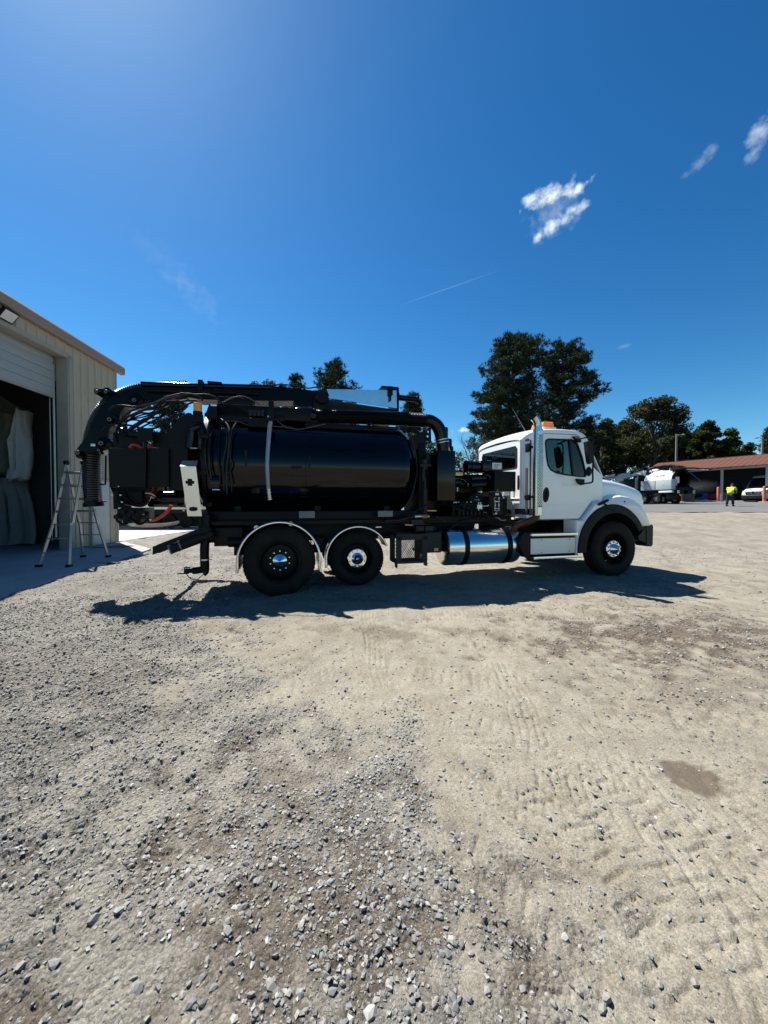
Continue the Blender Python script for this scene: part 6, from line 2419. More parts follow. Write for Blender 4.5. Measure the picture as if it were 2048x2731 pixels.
# opened end: boom, hoses and raised hatch
m = MB()
m.box((-2.2, -.8, 3.2), (-1.1, .8, 3.35), .03)
m.box((-1.9, .1, 3.38), (-1.1, .6, 3.62), .03)
for k in range(6):
    y = -.7 + .25 * k
    m.tube(crv([V(-.8, y, 3.4), V(-1.5, y + .1, 3.5 - .04 * (k % 3)), V(-2.4, y - .2, 3.35), V(-3.2, y - .7, 3.2 + .05 * (k % 2))], 5), .045, 8)
m.bar((-1.6, -.9, 3.0), (-2.3, -1.2, 2.2), .4, .05)
m.build('boom_end', M['black_satin'], vt)
m = MB()
for k in range(5):
    y = -.9 + .3 * k
    m.tube([V(-.9, y + .3, 3.42 + .03 * (k % 2)), V(-1.7, y + .1, 3.33), V(-2.9, y - .5, 3.18)], .04, 8)
m.box((-1.7, .35, 2.0), (-1.62, .75, 2.6), .02)
m.build('boom_rail', M['white_far'], vt)
m = MB()
for y in (.85, -.85):
    m.box((-2.1, y - .12, 1.0), (-2.05, y + .12, 1.3), .01)
m.build('tail_lamp', M['alu'], vt)

# ---- red roofed open shed
U_ = V(.5, -.866, 0); W_ = V(.866, .5, 0)
A0 = V(36.5, 40.0, 1.62)
shed = thing('open_shed', 'open fronted shed with rusty red metal roof', 'shed', A0, math.atan2(-.866, .5))
M['red_roof'] = mat('rusty red roof sheet', (.105, .046, .034), .85, spec=.1, var=.25, scale=1.2, dirt=(.09, .055, .04), dirt_amt=.5)
M['shed_post'] = mat('grey timber post', (.40, .41, .40), .7, var=.15)
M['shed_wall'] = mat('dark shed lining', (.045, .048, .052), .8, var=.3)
ends = (-7.2, 14.0)
for k in range(-2, 5):
    m = MB(); m.box((k * 3.5 - .10, -.1, -.1), (k * 3.5 + .10, .1, 3.45), .01)
    m.build('post', M['shed_post'], shed)
m = MB(); m.box((ends[0], -.07, 3.46), (ends[1], .07, 3.76), .01)
m.build('beam', M['shed_post'], shed)
m = MB()
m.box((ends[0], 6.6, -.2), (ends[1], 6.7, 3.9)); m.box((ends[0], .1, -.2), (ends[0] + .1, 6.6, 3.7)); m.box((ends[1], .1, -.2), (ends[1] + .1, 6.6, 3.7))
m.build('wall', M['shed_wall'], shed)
m = MB(); m.box((ends[0], .1, -.3), (ends[1], 6.6, -.02))
m.build('floor', M['concrete'], shed)
m = MB()
row = [V(0, -.55, 3.70), V(.34, -.55, 3.70), V(.37, -.55, 3.722), V(.43, -.55, 3.722), V(.46, -.55, 3.70), V(.5, -.55, 3.70)]
r2 = [p + V(0, 4.0, 1.38) for p in row]; r3 = [p + V(0, 7.6, .15) for p in row]
m.loft([row, r2, r3], closed=False, cap=False); m.loft([[p - V(0, 0, .03) for p in r_] for r_ in (row, r2, r3)], closed=False, cap=False)
rs = m.mesh('roof_sheet', M['red_roof'], 20)
for k in range(44):
    o = link('roof_sheet', rs, shed); o.location = (ends[0] - .4 + k * .5, 0, 0)
m = MB()
for k in range(22):
    x = ends[0] + k
    m.bar((x, -.5, 3.66), (x, 3.4, 5.0), .06, .14)
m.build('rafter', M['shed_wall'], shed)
m = MB(); m.box((ends[0] - .4, 3.38, 5.06), (ends[1], 3.56, 5.12), .02)
m.build('ridge_cap', M['red_roof'], shed)


def sl_(t, w, z=0.0):
    return A0 + U_ * t + W_ * w + V(0, 0, z)


# orange bollards
def bollard_parts(root):
    m_ = MB(); m_.lathe([(.115, .02), (.115, 1.48), (.10, 1.53), (.06, 1.56), (0, 1.57)], (0, 0, 0), 'z', 18)
    m_.build('post', M['bollard'], root)
    m_ = MB(); m_.box((-.35, -.22, -.02), (.35, .22, .08), .02)
    m_.build('base', M['bollard_base'], root)


M['bollard'] = mat('faded orange bollard', (.56, .17, .085), .5, var=.15, scale=3)
M['bollard_base'] = mat('orange and white base', (.62, .45, .36), .6, var=.3, scale=5)
labs = ['faded orange bollard beside the white truck tail', 'faded orange bollard beside the middle shed post', 'faded orange bollard before the white van']
b0 = thing('bollard', labs[0], 'bollard', at_ground(1815, 39.5), R(-60), 'orange bollards before the red roofed shed')
bollard_parts(b0)
for lab, px, Y in ((labs[1], 1914.5, 38.9), (labs[2], 2037, 35.8)):
    c = copy_tree(b0); c['label'] = lab; c.location = at_ground(px, Y)

# clutter in the shed
M['blue_drum'] = mat('blue plastic drum', (.02, .10, .42), .4, var=.1)
for lab, px, Y, h, r_ in (('tall blue plastic drum at the back of the red roofed shed', 1880.5, 43.5, 1.05, .30), ('short blue drum beside the tall one in the shed', 1873, 43.2, .62, .28)):
    p = V((px - 1024) / FPX * Y, Y, 1.60)
    o = thing('drum', lab, 'drum', p, 0, 'blue drums inside the red roofed shed')
    m = MB(); m.lathe([(0, 0), (r_, .0), (r_, h * .33), (r_ + .012, h * .35), (r_, h * .37), (r_, h * .66), (r_ + .012, h * .68), (r_, h * .7), (r_, h - .03), (r_ - .03, h), (0, h - .01)], (0, 0, 0), 'z', 20)
    m.build('body', M['blue_drum'], o)
    m = MB(); m.cyl((.1, 0, h - .01), (.1, 0, h + .03), .05, 10)
    m.build('cap', M['black_rubber'], o)
M['cardboard'] = mat('brown board', (.22, .16, .11), .8, var=.25)


def crate(lab, px, Y, w, d_, h, mt, cat='box', rz=0.0, name='storage_box', tilt=0.0):
    o = thing(name, lab, cat, V((px - 1024) / FPX * Y, Y, 1.60), R(-60) + rz)
    Mx_ = Matrix.Rotation(tilt, 4, 'X')
    m_ = MB(); m_.box((-w / 2, -d_ / 2, 0), (w / 2, d_ / 2, h), .015, 0, Mx_)
    m_.build('body', mt, o)
    m_ = MB(); m_.box((-w / 2 - .01, -d_ / 2 - .01, h * .9), (w / 2 + .01, d_ / 2 + .01, h + .012), .01, 0, Mx_)
    m_.build('lid', mt, o)
    return o


for k, (x_, t_) in enumerate(((1832, -.14), (1838, -.2), (1844, -.24))):
    pass
o = thing('board_stack', 'brown boards leaning against the left end of the shed', 'boards', V((1838 - 1024) / FPX * 41.5, 41.5, 1.58), R(-55))
for k in range(5):
    m = MB(); m.box((-.45 + k * .17, -.03, 0), (-.30 + k * .17, .03, 1.15 - .05 * (k % 3)), .008, 0, Matrix.Rotation(R(-14 - 3 * k), 4, 'X'))
    m.build('board', M['cardboard'], o)
crate('brown carton beside the blue drums in the shed', 1858, 43, .8, .6, .45, M['cardboard'])
crate('small white bucket box before the blue drums', 1882, 42.8, .35, .3, .32, M['white_dull'])
crate('red tool chest behind the middle shed bollard', 1900, 43, .9, .5, .95, mat('red tool chest', (.30, .03, .025), .4), 'tool chest')
crate('pale upright cabinet behind the bent worker', 1950, 45.0, .9, .6, 1.9, M['grey_plate'], 'cabinet', name='cabinet')
crate('low grey locker next to the pale cabinet', 1938, 44.6, .7, .6, 1.2, M['shed_post'], 'cabinet', name='cabinet')
o = thing('plank', 'pale plank lying on the floor at the shed front', 'plank', sl_(-1.4, -.35, .02), math.atan2(-.866, .5))
m = MB(); m.box((-1.35, -.14, 0), (1.1, .14, .14), .01); m.build('board', M['white_dull'], o)
o = thing('plank', 'long pale beam on the ground between worker and van', 'plank', sl_(1.75, -.2, .0), math.atan2(-.866, .5))
m = MB(); m.box((-1.5, -.1, 0), (1.0, .1, .12), .01); m.build('board', M['shed_post'], o)

# ---- white van
vp = sl_(2.95, 1.6, 0)
van = thing('van', 'white high roofed van parked nose out in the shed', 'van', V(vp.x, vp.y, 1.60), R(207))
sec = [  # x, half width, bottom, top, roof half width
    (2.75, .80, .45, .98, .60), (2.68, .90, .35, 1.12, .74), (2.3, .97, .30, 1.22, .82), (1.75, .99, .30, 1.36, .86), (1.25, 1.0, .30, 1.92, .80), (.72, 1.0, .30, 2.52, .74), (.35, 1.0, .30, 2.70, .74), (-.5, 1.0, .32, 2.76, .76), (-3.0, 1.0, .32, 2.74, .76), (-3.1, .97, .34, 2.66, .74)]
rings = []
for x, hw, zb, zt, rw_ in sec:
    zm = zb + (zt - zb) * .52 if x > 1.5 else 1.25
    rings.append([V(x, -hw * .96, zb), V(x, -hw, zb + .12), V(x, -hw, zm), V(x, -(hw + rw_) / 2 - .03, (zm + zt * 2) / 3), V(x, -rw_, zt - .02), V(x, 0, zt + .04), V(x, rw_, zt - .02), V(x, (hw + rw_) / 2 + .03, (zm + zt * 2) / 3), V(x, hw, zm), V(x, hw, zb + .12), V(x, hw * .96, zb)])
m = MB(); m.loft(rings)
m.build('body', M['white_far'], van, 40)
m = MB()
for y0, y1 in ((-.78, .78),):
    m.loft([[V(1.83, y0, 1.39), V(1.83, y1, 1.39)], [V(1.26, y0 * .98, 1.975), V(1.26, y1 * .98, 1.975)], [V(.80, y0 * .93, 2.48), V(.80, y1 * .93, 2.48)]], closed=False, cap=False)
m.build('windscreen', M['dark_glass'], van, 0)
m = MB()
for s_ in (-1, 1):
    m.add([V(1.45, s_ * 1.005, 1.42), V(.25, s_ * 1.01, 1.42), V(.25, s_ * .92, 2.1), V(.95, s_ * .93, 2.1)], [(0, 1, 2, 3)])
m.build('side_window', M['dark_glass'], van, 0)
m = MB(); m.box((2.70, -.56, .72), (2.79, .56, 1.02), .03)
gr = m.build('grille', M['black_rubber'], van)
for z in (.80, .90):
    m = MB(); m.box((2.79, -.5, z), (2.805, -.06, z + .03), .005); m.box((2.79, .06, z), (2.805, .5, z + .03), .005)
    m.build('grille_bar', M['chrome'], gr)
m = MB(); m.lathe([(.085, 0), (.07, .02), (.06, .02)], (2.79, 0, .98), 'x', 16); m.lathe([(0, .018), (.02, .02)], (2.79, 0, .98), 'x', 10)
for a in (90, 210, 330):
    m.bar((2.805, 0, .98), (2.805, .07 * math.cos(R(a)), .98 + .07 * math.sin(R(a))), .012, .012)
m.build('badge', M['chrome'], gr)
for s_ in (-1, 1):
    m = MB(); m.loft([[V(2.76, s_ * .58, .82), V(2.76, s_ * .58, 1.06)], [V(2.66, s_ * .84, .84), V(2.62, s_ * .84, 1.14)], [V(2.36, s_ * .975, .92), V(2.36, s_ * .97, 1.2)]], closed=False, cap=False)
    m.build('headlight', M['alu'], van, 0)
m = MB()
m.loft([[V(2.72 - .0, -.9, .30), V(2.82, -.86, .34), V(2.84, -.86, .62), V(2.74, -.9, .70)], [V(2.84, 0, .28), V(2.93, 0, .32), V(2.93, 0, .62), V(2.82, 0, .70)], [V(2.72, .9, .30), V(2.82, .86, .34), V(2.84, .86, .62), V(2.74, .9, .70)]])
m.build('bumper', M['grey_plastic'], van)
for x in (1.75, -2.1):
    for y in (.9, -.9):
        w = D.objects.new('wheel', None); COL.objects.link(w); w.parent = van; w.location = (x, y, .36); w.scale = (.69, .75, .69)
        link('tyre', tym, w); link('rim', rmm, w)
m = MB()
for s_ in (-1, 1):
    m.box((1.2, s_ * 1.02, 1.45), (1.35, s_ * 1.22, 1.75), .03)
m.build('mirror', M['black_rubber'], van)

# ---- worker in hi-vis shirt, bent forward
def skinned(name, joints, bones, radii, mt, parent, sub=2):
    me_ = D.meshes.new(name); me_.from_pydata([tuple(j) for j in joints], bones, []); me_.update()
    o_ = D.objects.new(name, me_); COL.objects.link(o_)
    sk = o_.modifiers.new('skin', 'SKIN')
    for i, r_ in enumerate(radii):
        me_.skin_vertices[0].data[i].radius = (r_, r_) if not isinstance(r_, tuple) else r_
    me_.skin_vertices[0].data[0].use_root = True
    sb_ = o_.modifiers.new('sub', 'SUBSURF'); sb_.levels = sub; sb_.render_levels = sub
    dg_ = bpy.context.evaluated_depsgraph_get(); dg_.update()
    nm = D.meshes.new_from_object(o_.evaluated_get(dg_))
    D.objects.remove(o_)
    nm.name = name
    nm.materials.clear(); nm.materials.append(mt)
    nm.polygons.foreach_set('use_smooth', [True] * len(nm.polygons))
    return link(name, nm, parent)


M['skin'] = mat('skin', (.22, .12, .08), .55, var=.08)
M['hivis'] = mat('hi-vis yellow shirt', (.56, .74, .04), .8, var=.12, scale=9)
M['navy'] = mat('navy trousers', (.012, .014, .024), .85, var=.2)
M['hair'] = mat('dark cap', (.012, .012, .014), .8)
pg = at_ground(1946, 28.0)
man = thing('person', 'worker in yellow hi-vis shirt and dark trousers bending forward on the asphalt', 'person', pg, R(-58))
# local: +y is away from the viewer (facing), x right
J = [(0, 0, .92), (-.14, .02, .50), (-.17, -.04, .09), (-.17, .10, .04), (.14, .05, .50), (.17, .06, .09), (.17, .2, .04),
     (0, .07, 1.08), (0, .20, 1.28), (0, .30, 1.40), (0, .38, 1.45), (0, .46, 1.53), (0, .49, 1.62),
     (-.20, .28, 1.37), (-.27, .38, 1.12), (-.20, .58, .98), (-.16, .66, .95), (.20, .28, 1.37), (.27, .42, 1.12), (.20, .62, 1.02), (.16, .70, 1.0),
     (-.10, .0, .88), (.10, .0, .88)]
Bn = [(0, 21), (21, 1), (1, 2), (2, 3), (0, 22), (22, 4), (4, 5), (5, 6), (0, 7), (7, 8), (8, 9), (9, 10), (10, 11), (11, 12), (9, 13), (13, 14), (14, 15), (15, 16), (9, 17), (17, 18), (18, 19), (19, 20)]
rad = [.10, .07, .05, .045, .07, .05, .045, .10, .11, .09, .055, .085, .09, .06, .042, .03, .035, .06, .042, .03, .035, .10, .10]
skinned('body', J, Bn, rad, M['skin'], man)
Js = [(0, -.01, .90), (0, .07, 1.10), (0, .20, 1.30), (0, .31, 1.42), (-.20, .28, 1.38), (-.245, .345, 1.20), (.20, .28, 1.38), (.245, .36, 1.20)]
skinned('shirt', Js, [(0, 1), (1, 2), (2, 3), (3, 4), (4, 5), (3, 6), (6, 7)], [(.20, .17), (.20, .17), (.22, .17), (.17, .14), .10, .085, .10, .085], M['hivis'], man)
Jt = [(0, .0, .94), (-.10, .0, .86), (-.145, .02, .5), (-.17, -.04, .10), (.10, .0, .86), (.145, .05, .5), (.17, .06, .10)]
skinned('trousers', Jt, [(0, 1), (1, 2), (2, 3), (0, 4), (4, 5), (5, 6)], [.155, .125, .10, .085, .125, .10, .085], M['navy'], man)
m = MB()
for x, y in ((-.17, .02), (.17, .12)):
    m.box((x - .055, y - .12, -.01), (x + .055, y + .16, .09), .03)
m.build('shoe', M['black_rubber'], man)
m = MB(); m.lathe([(0, .115), (.06, .10), (.10, .05), (.113, -.01), (.105, -.05), (0, -.05)], (0, .48, 1.63), 'z', 18); m.box((-.07, .55, 1.61), (.07, .68, 1.63), .008)
m.build('cap', M['hair'], man)

# ---- poles
M['pole'] = mat('grey timber pole', (.24, .22, .20), .8, var=.2)


def pole(lab, px, Y, top_py, lamp):
    x = (px - 1024) / FPX * Y
    g = G(x, Y)
    zt = CAM_H + (1345 - top_py) / FPX * Y
    o_ = thing('utility_pole', lab, 'pole', V(x, Y, g))
    m_ = MB(); m_.tube([V(0, 0, -.3), V(0, 0, zt - g)], [.16, .11], 12)
    m_.build('pole', M['pole'], o_)
    h = zt - g
    m_ = MB(); m_.tube(crv([V(0, 0, h - .4), V(lamp * .35, 0, h - .12), V(lamp * .8, 0, h - .1)], 4), .035, 8)
    m_.build('lamp_arm', M['alu'], o_)
    m_ = MB(); m_.lathe([(0, .12), (.1, .1), (.22, .0), (.2, -.08), (0, -.1)], (lamp * .95, 0, h - .12), 'z', 16)
    m_.build('lamp_head', M['grey_plate'], o_)
    return o_


pole('weathered utility pole rising behind the left end of the red roof', 1801, 54, 1158, 1.0)
pole('dark utility pole with street lamp behind the right of the red roof', 2029, 52, 1166, -.85)

# ================================================================== trees
def leaf_mat(name, c0, c1, trans=.35):
    mt = D.materials.new(name); mt.use_nodes = True
    n, l = mt.node_tree.nodes, mt.node_tree.links
    n.clear()
    geo = n.new('ShaderNodeNewGeometry')
    rp = n.new('ShaderNodeMix'); rp.data_type = 'RGBA'
    rp.inputs[6].default_value = (*c0, 1); rp.inputs[7].default_value = (*c1, 1)
    l.new(geo.outputs['Random Per Island'], rp.inputs[0])
    df = n.new('ShaderNodeBsdfDiffuse'); tl = n.new('ShaderNodeBsdfTranslucent'); gl = n.new('ShaderNodeBsdfGlossy'); gl.inputs['Roughness'].default_value = .65
    l.new(rp.outputs[2], df.inputs[0])
    br = n.new('ShaderNodeMix'); br.data_type = 'RGBA'; br.blend_type = 'MULTIPLY'; br.inputs[0].default_value = 1; br.inputs[7].default_value = (1.25, 1.3, .7, 1)
    l.new(rp.outputs[2], br.inputs[6]); l.new(br.outputs[2], tl.inputs[0])
    m1_ = n.new('ShaderNodeMixShader'); m1_.inputs[0].default_value = trans
    l.new(df.outputs[0], m1_.inputs[1]); l.new(tl.outputs[0], m1_.inputs[2])
    m2_ = n.new('ShaderNodeMixShader'); m2_.inputs[0].default_value = .015
    l.new(m1_.outputs[0], m2_.inputs[1]); l.new(gl.outputs[0], m2_.inputs[2])
    o_ = n.new('ShaderNodeOutputMaterial'); l.new(m2_.outputs[0], o_.inputs[0])
    return mt


M['pine'] = leaf_mat('pine needles', (.012, .021, .010), (.034, .050, .022), .2)
M['oak'] = leaf_mat('oak leaves', (.016, .022, .009), (.050, .052, .020), .3)
M['broad'] = leaf_mat('broad green leaves', (.014, .024, .008), (.042, .060, .018), .32)
M['maple'] = leaf_mat('light green leaves', (.03, .052, .014), (.07, .10, .03), .4)
M['dead'] = leaf_mat('dry brown leaves', (.06, .045, .03), (.12, .09, .055), .3)
M['bark'] = mat('bark', (.075, .058, .045), .9, var=.4, scale=4, bump=.5, bscale=14)
M['bark_pale'] = mat('pale bark', (.22, .20, .17), .9, var=.3, scale=4)


def blades(centers, dirs, length, width, rgn):
    """long thin needle triangles"""
    n = len(centers)
    side = np.cross(dirs, rgn.standard_normal((n, 3))); side /= np.linalg.norm(side, axis=1, keepdims=True) + 1e-9
    L = length[:, None]; w = width[:, None]
    Vv = np.stack([centers - side * w, centers + side * w, centers + dirs * L], 1).reshape(-1, 3)
    return Vv, np.arange(3 * n).reshape(-1, 3)


def leaves(centers, size, rgn, up=.4):
    n = len(centers)
    nr = rgn.standard_normal((n, 3)); nr[:, 2] = np.abs(nr[:, 2]) + up; nr /= np.linalg.norm(nr, axis=1, keepdims=True)
    a = np.cross(nr, rgn.standard_normal((n, 3))); a /= np.linalg.norm(a, axis=1, keepdims=True)
    b = np.cross(nr, a)
    s = size[:, None]
    Vv = np.stack([centers - a * s, centers + b * s * .55, centers + a * s, centers - b * s * .55], 1).reshape(-1, 3)
    return Vv, np.arange(4 * n).reshape(-1, 4)


def tree_root(name, label, base, group):
    return thing(name, label, 'tree', base, 0, group)


def pine_tree(label, px, top_py, Y, prof, seed, crown_from=.30, lean=0.0, nb=46, trunk_r=.30, clump=.85, group='tall pines behind the truck', dens=1.0):
    """prof: [(height fraction, left reach, right reach)] in metres"""
    rgn = np.random.default_rng(seed); rd = random.Random(seed)
    x = (px - 1024) / FPX * Y
    g = G(x, Y) - .1
    H = CAM_H + (1345 - top_py) / FPX * Y - g
    root = tree_root('pine_tree', label, V(x, Y, g), group)
    tm = MB()
    tp = [V(lean * t * t + .25 * math.sin(t * 5 + seed) * t, .2 * math.sin(t * 4 + seed), H * t) for t in np.linspace(0, .97, 14)]
    tm.tube(tp, [trunk_r * (1 - .9 * t) + .02 for t in np.linspace(0, 1, 14)], 9)
    hs_ = [p[0] for p in prof]
    C, D_, Ln, Wd = [], [], [], []
    for k in range(nb):
        t = 1 - (1 - crown_from) * (1 - (k + rd.random()) / nb) ** 1.2
        az = k * 2.39996 + rd.uniform(-.5, .5)
        l_, r_ = np.interp(t, hs_, [p[1] for p in prof]), np.interp(t, hs_, [p[2] for p in prof])
        reach = (r_ if math.cos(az) > 0 else l_) * (.55 + .45 * abs(math.cos(az)) if False else 1) * rd.uniform(.74, 1.05)
        reach = max(.5, reach)
        z0 = H * t
        zi = min(len(tp) - 1, int(t / .97 * 13)); b0 = V(tp[zi].x, tp[zi].y, z0 - reach * .18)
        rise = (rd.uniform(-.12, .42) + .5 * max(0, t - .7)) * reach
        d_ = V(math.cos(az), math.sin(az), 0)
        p1 = b0 + d_ * reach * .5 + V(0, 0, rise * .25 + rd.uniform(-.2, .2)); p2 = b0 + d_ * reach + V(0, 0, rise)
        br = crv([b0, p1, p2], 4)
        tm.tube(br, [max(.02, .085 * (1 - i / len(br)) * (reach / 4 + .4)) for i in range(len(br))], 5)
        nc = max(3, int(reach * 1.7))
        for c in range(nc):
            f = .35 + .65 * (c + rd.random()) / nc
            i = min(len(br) - 1, int(f * (len(br) - 1)))
            lat = rd.uniform(-1, 1) * reach * .26 * (1.15 - abs(f - .7))
            cpos = br[i] + V(-d_.y, d_.x, 0) * lat + V(0, 0, rd.uniform(-.1, .45))
            if rd.random() < .4:
                tm.tube([br[max(0, i - 2)], cpos], [.03, .012], 4)
            cr__ = clump * rd.uniform(.5, 1.05)
            nt = int(18 * dens * (cr__ / .85) ** 1.6) + 3
            pos = rgn.standard_normal((nt, 3)); pos /= np.linalg.norm(pos, axis=1, keepdims=True)
            pos *= (rgn.random((nt, 1)) ** .45) * cr__ * np.array([1, 1, .62])
            pos += np.array(cpos)
            nbk = 10
            base = np.repeat(pos, nbk, 0)
            dv = rgn.standard_normal((nt * nbk, 3)); dv[:, 2] += .55; dv /= np.linalg.norm(dv, axis=1, keepdims=True)
            C.append(base); D_.append(dv); Ln.append(rgn.uniform(.28, .5, nt * nbk)); Wd.append(rgn.uniform(.03, .055, nt * nbk))
    tm.build('trunk', M['bark'], root, 60)
    Vv, F = blades(np.concatenate(C), np.concatenate(D_), np.concatenate(Ln), np.concatenate(Wd), rgn)
    link('crown', np_mesh('crown', Vv, F, M['pine'], False), root)
    return root


def leaf_tree(label, px, top_py, Y, width_px, seed, mt='oak', name='broadleaf_tree', crown_from=.28, n_clump=46, per=150, size=.17, squash=1.0, group='broadleaf trees along the back of the yard', bark='bark', gap=1.0, trunk_r=.28, shape=None):
    rgn = np.random.default_rng(seed); rd = random.Random(seed)
    x = (px - 1024) / FPX * Y
    g = G(x, Y) - .1
    H = CAM_H + (1345 - top_py) / FPX * Y - g
    Wm = width_px / FPX * Y / 2
    root = tree_root(name, label, V(x, Y, g), group)
    tm = MB()
    top = V(rd.uniform(-.3, .3), rd.uniform(-.3, .3), H * .8)
    tp = crv([V(0, 0, 0), V(rd.uniform(-.2, .2), 0, H * .3), V(rd.uniform(-.4, .4), .2, H * .55), top], 5)
    tm.tube(tp, [trunk_r * (1 - .85 * i / (len(tp) - 1)) for i in range(len(tp))], 9)
    P, S_ = [], []
    zc, zr = H * (crown_from + 1) / 2, H * (1 - crown_from) / 2
    for k in range(n_clump if shape is None else int(n_clump * 1.7)):
        while True:
            q = V(rd.uniform(-1, 1), rd.uniform(-1, 1), rd.uniform(-1, 1))
            if q.length < 1:
                break
        if q.length < .5 and shape is None:
            q = q * (.5 / max(q.length, .1))
        wz = 1.0 if shape is None else float(np.interp((q.z + 1) / 2, [p[0] for p in shape], [p[1] for p in shape]))
        c = V(q.x * Wm * .86 * wz, q.y * Wm * .86 * squash * wz, zc + q.z * zr * .92)
        i = min(len(tp) - 1, int(np.clip((c.z - H * .12) / (H * .72), 0.05, 1) * (len(tp) - 1)))
        s0 = tp[max(1, i - 3)]
        tm.tube(crv([s0, s0.lerp(c, .5) + V(0, 0, rd.uniform(-.3, .3)), c], 3), [.07, .06, .05, .04, .035, .025, .015][:7], 5)
        r_ = rd.uniform(.6, 1.15) * max(.8, Wm * (.26 if shape is None else .30))
        n = int(per * 1.25 * (r_ / max(.8, Wm * .26)) ** 2)
        pos = rgn.standard_normal((n, 3)); pos /= np.linalg.norm(pos, axis=1, keepdims=True)
        pos *= (rgn.random((n, 1)) ** .4) * r_ * np.array([1, 1, .7])
        pos += np.array(c)
        P.append(pos); S_.append(rgn.uniform(size * .6, size * 1.25, n))
    tm.build('trunk', M[bark], root, 60)
    Vv, F = leaves(np.concatenate(P), np.concatenate(S_), rgn)
    link('crown', np_mesh('crown', Vv, F, M[mt], False), root)
    return root


# two great pines behind the cab
pine_tree('tallest pine rising behind the exhaust stack', 1368, 910, 50, [(.25, 5.0, 3.4), (.36, 6.6, 4.4), (.5, 7.0, 4.4), (.62, 6.4, 4.6), (.74, 5.6, 4.2), (.84, 4.6, 4.4), (.92, 3.6, 4.2), (.97, 2.5, 3.0), (1, 1.2, 1.4)], 21, .26, -.3, 100)
pine_tree('second tall pine rising above the cab door', 1490, 930, 52, [(.25, 3.8, 5.8), (.36, 3.8, 7.0), (.48, 3.8, 5.6), (.6, 3.4, 5.0), (.7, 3.2, 6.6), (.8, 3.4, 4.6), (.9, 3.4, 4.2), (.96, 2.6, 3.0), (1, 1.2, 1.4)], 33, .26, .3, 96)
# pines whose tops show above the tank and boom
pine_tree('pine top showing above the middle of the boom', 893, 977, 46, [(.3, 3.0, 3.0), (.6, 3.4, 3.6), (.85, 3.3, 3.2), (.92, 2.9, 2.6), (.97, 1.8, 1.6), (1, .8, .8)], 5, .4, 0, 40, group='pines behind the tank')
pine_tree('low pine top just left of the pine above the boom', 790, 1016, 46, [(.3, 2.0, 2.2), (.7, 2.4, 2.4), (.93, 2.0, 2.2), (.98, 1.2, 1.6), (1, .6, .8)], 6, .4, 0, 30, group='pines behind the tank')
pine_tree('pine seen through the hydraulic hoses at the truck tail', 470, 1050, 36, [(.2, 2.0, 2.2), (.6, 2.6, 2.2), (.8, 2.0, 1.8), (1, .5, .5)], 8, .28, 0, 44, clump=.7, group='pines behind the tank')
pine_tree('pine showing beyond the boom rest and air hose', 1095, 1062, 46, [(.2, 2.6, 2.6), (.6, 2.4, 2.4), (.85, 1.6, 1.6), (1, .5, .5)], 9, .2, 0, 46, group='pines behind the tank')
pine_tree('dark pine cut off by the right edge of the yard view', 2062, 1140, 54, [(.3, 2.2, 2.6), (.6, 2.3, 2.4), (.85, 1.5, 1.5), (1, .3, .3)], 14, .25, 0, 40, group='pines behind the shed')
# broadleaf crowns
leaf_tree('olive oak top above the boom beside the beacon', 708, 1014, 44, 100, 41, 'oak', 'oak_tree', .55, 30, 170, .15, shape=[(0, .8), (.8, 1), (1, 1.3)])
leaf_tree('small olive tree top at the left of the boom crowns', 690, 1022, 46, 80, 42, 'oak', 'oak_tree', .6, 24, 150, .15, shape=[(0, .8), (.8, 1), (1, 1.3)])
leaf_tree('dense dark tree behind the corrugated air hose', 800, 1100, 40, 300, 43, 'broad', 'broadleaf_tree', .3, 46, 150, .2)
leaf_tree('leafy tree behind the tank front and filter box', 1110, 1150, 38, 130, 44, 'broad', 'broadleaf_tree', .2, 34, 120, .17, gap=1.2)
leaf_tree('spreading oak beyond the bonnet right of the pines', 1745, 1052, 60, 175, 45, 'oak', 'oak_tree', .30, 60, 190, .21)
leaf_tree('dark oak directly under the right hand pine', 1600, 1105, 56, 120, 46, 'broad', 'oak_tree', .18, 46, 170, .2)
leaf_tree('dark low tree between the pines and the spreading oak', 1665, 1120, 64, 120, 47, 'oak', 'broadleaf_tree', .12, 44, 170, .22)
leaf_tree('dense green tree behind the left end of the red roof', 1880, 1120, 62, 95, 48, 'broad', 'broadleaf_tree', .08, 60, 180, .21, shape=[(0, 1), (.7, .95), (1, .6)])
leaf_tree('dark round tree behind the white tank truck', 1815, 1110, 66, 90, 49, 'oak', 'broadleaf_tree', .1, 50, 170, .22)
leaf_tree('light green maple behind the red roof', 1945, 1134, 60, 62, 50, 'maple', 'maple_tree', .1, 40, 120, .22, shape=[(0, 1), (.6, .85), (1, .35)])
leaf_tree('small dark tree right of the maple', 1990, 1165, 60, 50, 51, 'broad', 'broadleaf_tree', .1, 30, 130, .2, shape=[(0, 1), (.6, .85), (1, .3)])
leaf_tree('low yellowish bush tree beside the street lamp pole', 2012, 1192, 62, 70, 52, 'maple', 'broadleaf_tree', .05, 26, 120, .2)
leaf_tree('dark tree behind the bonnet and mirror', 1570, 1170, 60, 130, 53, 'broad', 'broadleaf_tree', .05, 50, 170, .22)
leaf_tree('brownish dying tree at the foot of the tallest pine', 1370, 1085, 48, 110, 54, 'dead', 'oak_tree', .2, 36, 110, .17)
leaf_tree('sparse shrub tree seen between filter box and cab', 1225, 1195, 40, 60, 55, 'broad', 'broadleaf_tree', .1, 20, 70, .15)
leaf_tree('leafy shrub beside the rear window of the cab', 1285, 1150, 46, 60, 56, 'oak', 'broadleaf_tree', .25, 22, 60, .14)


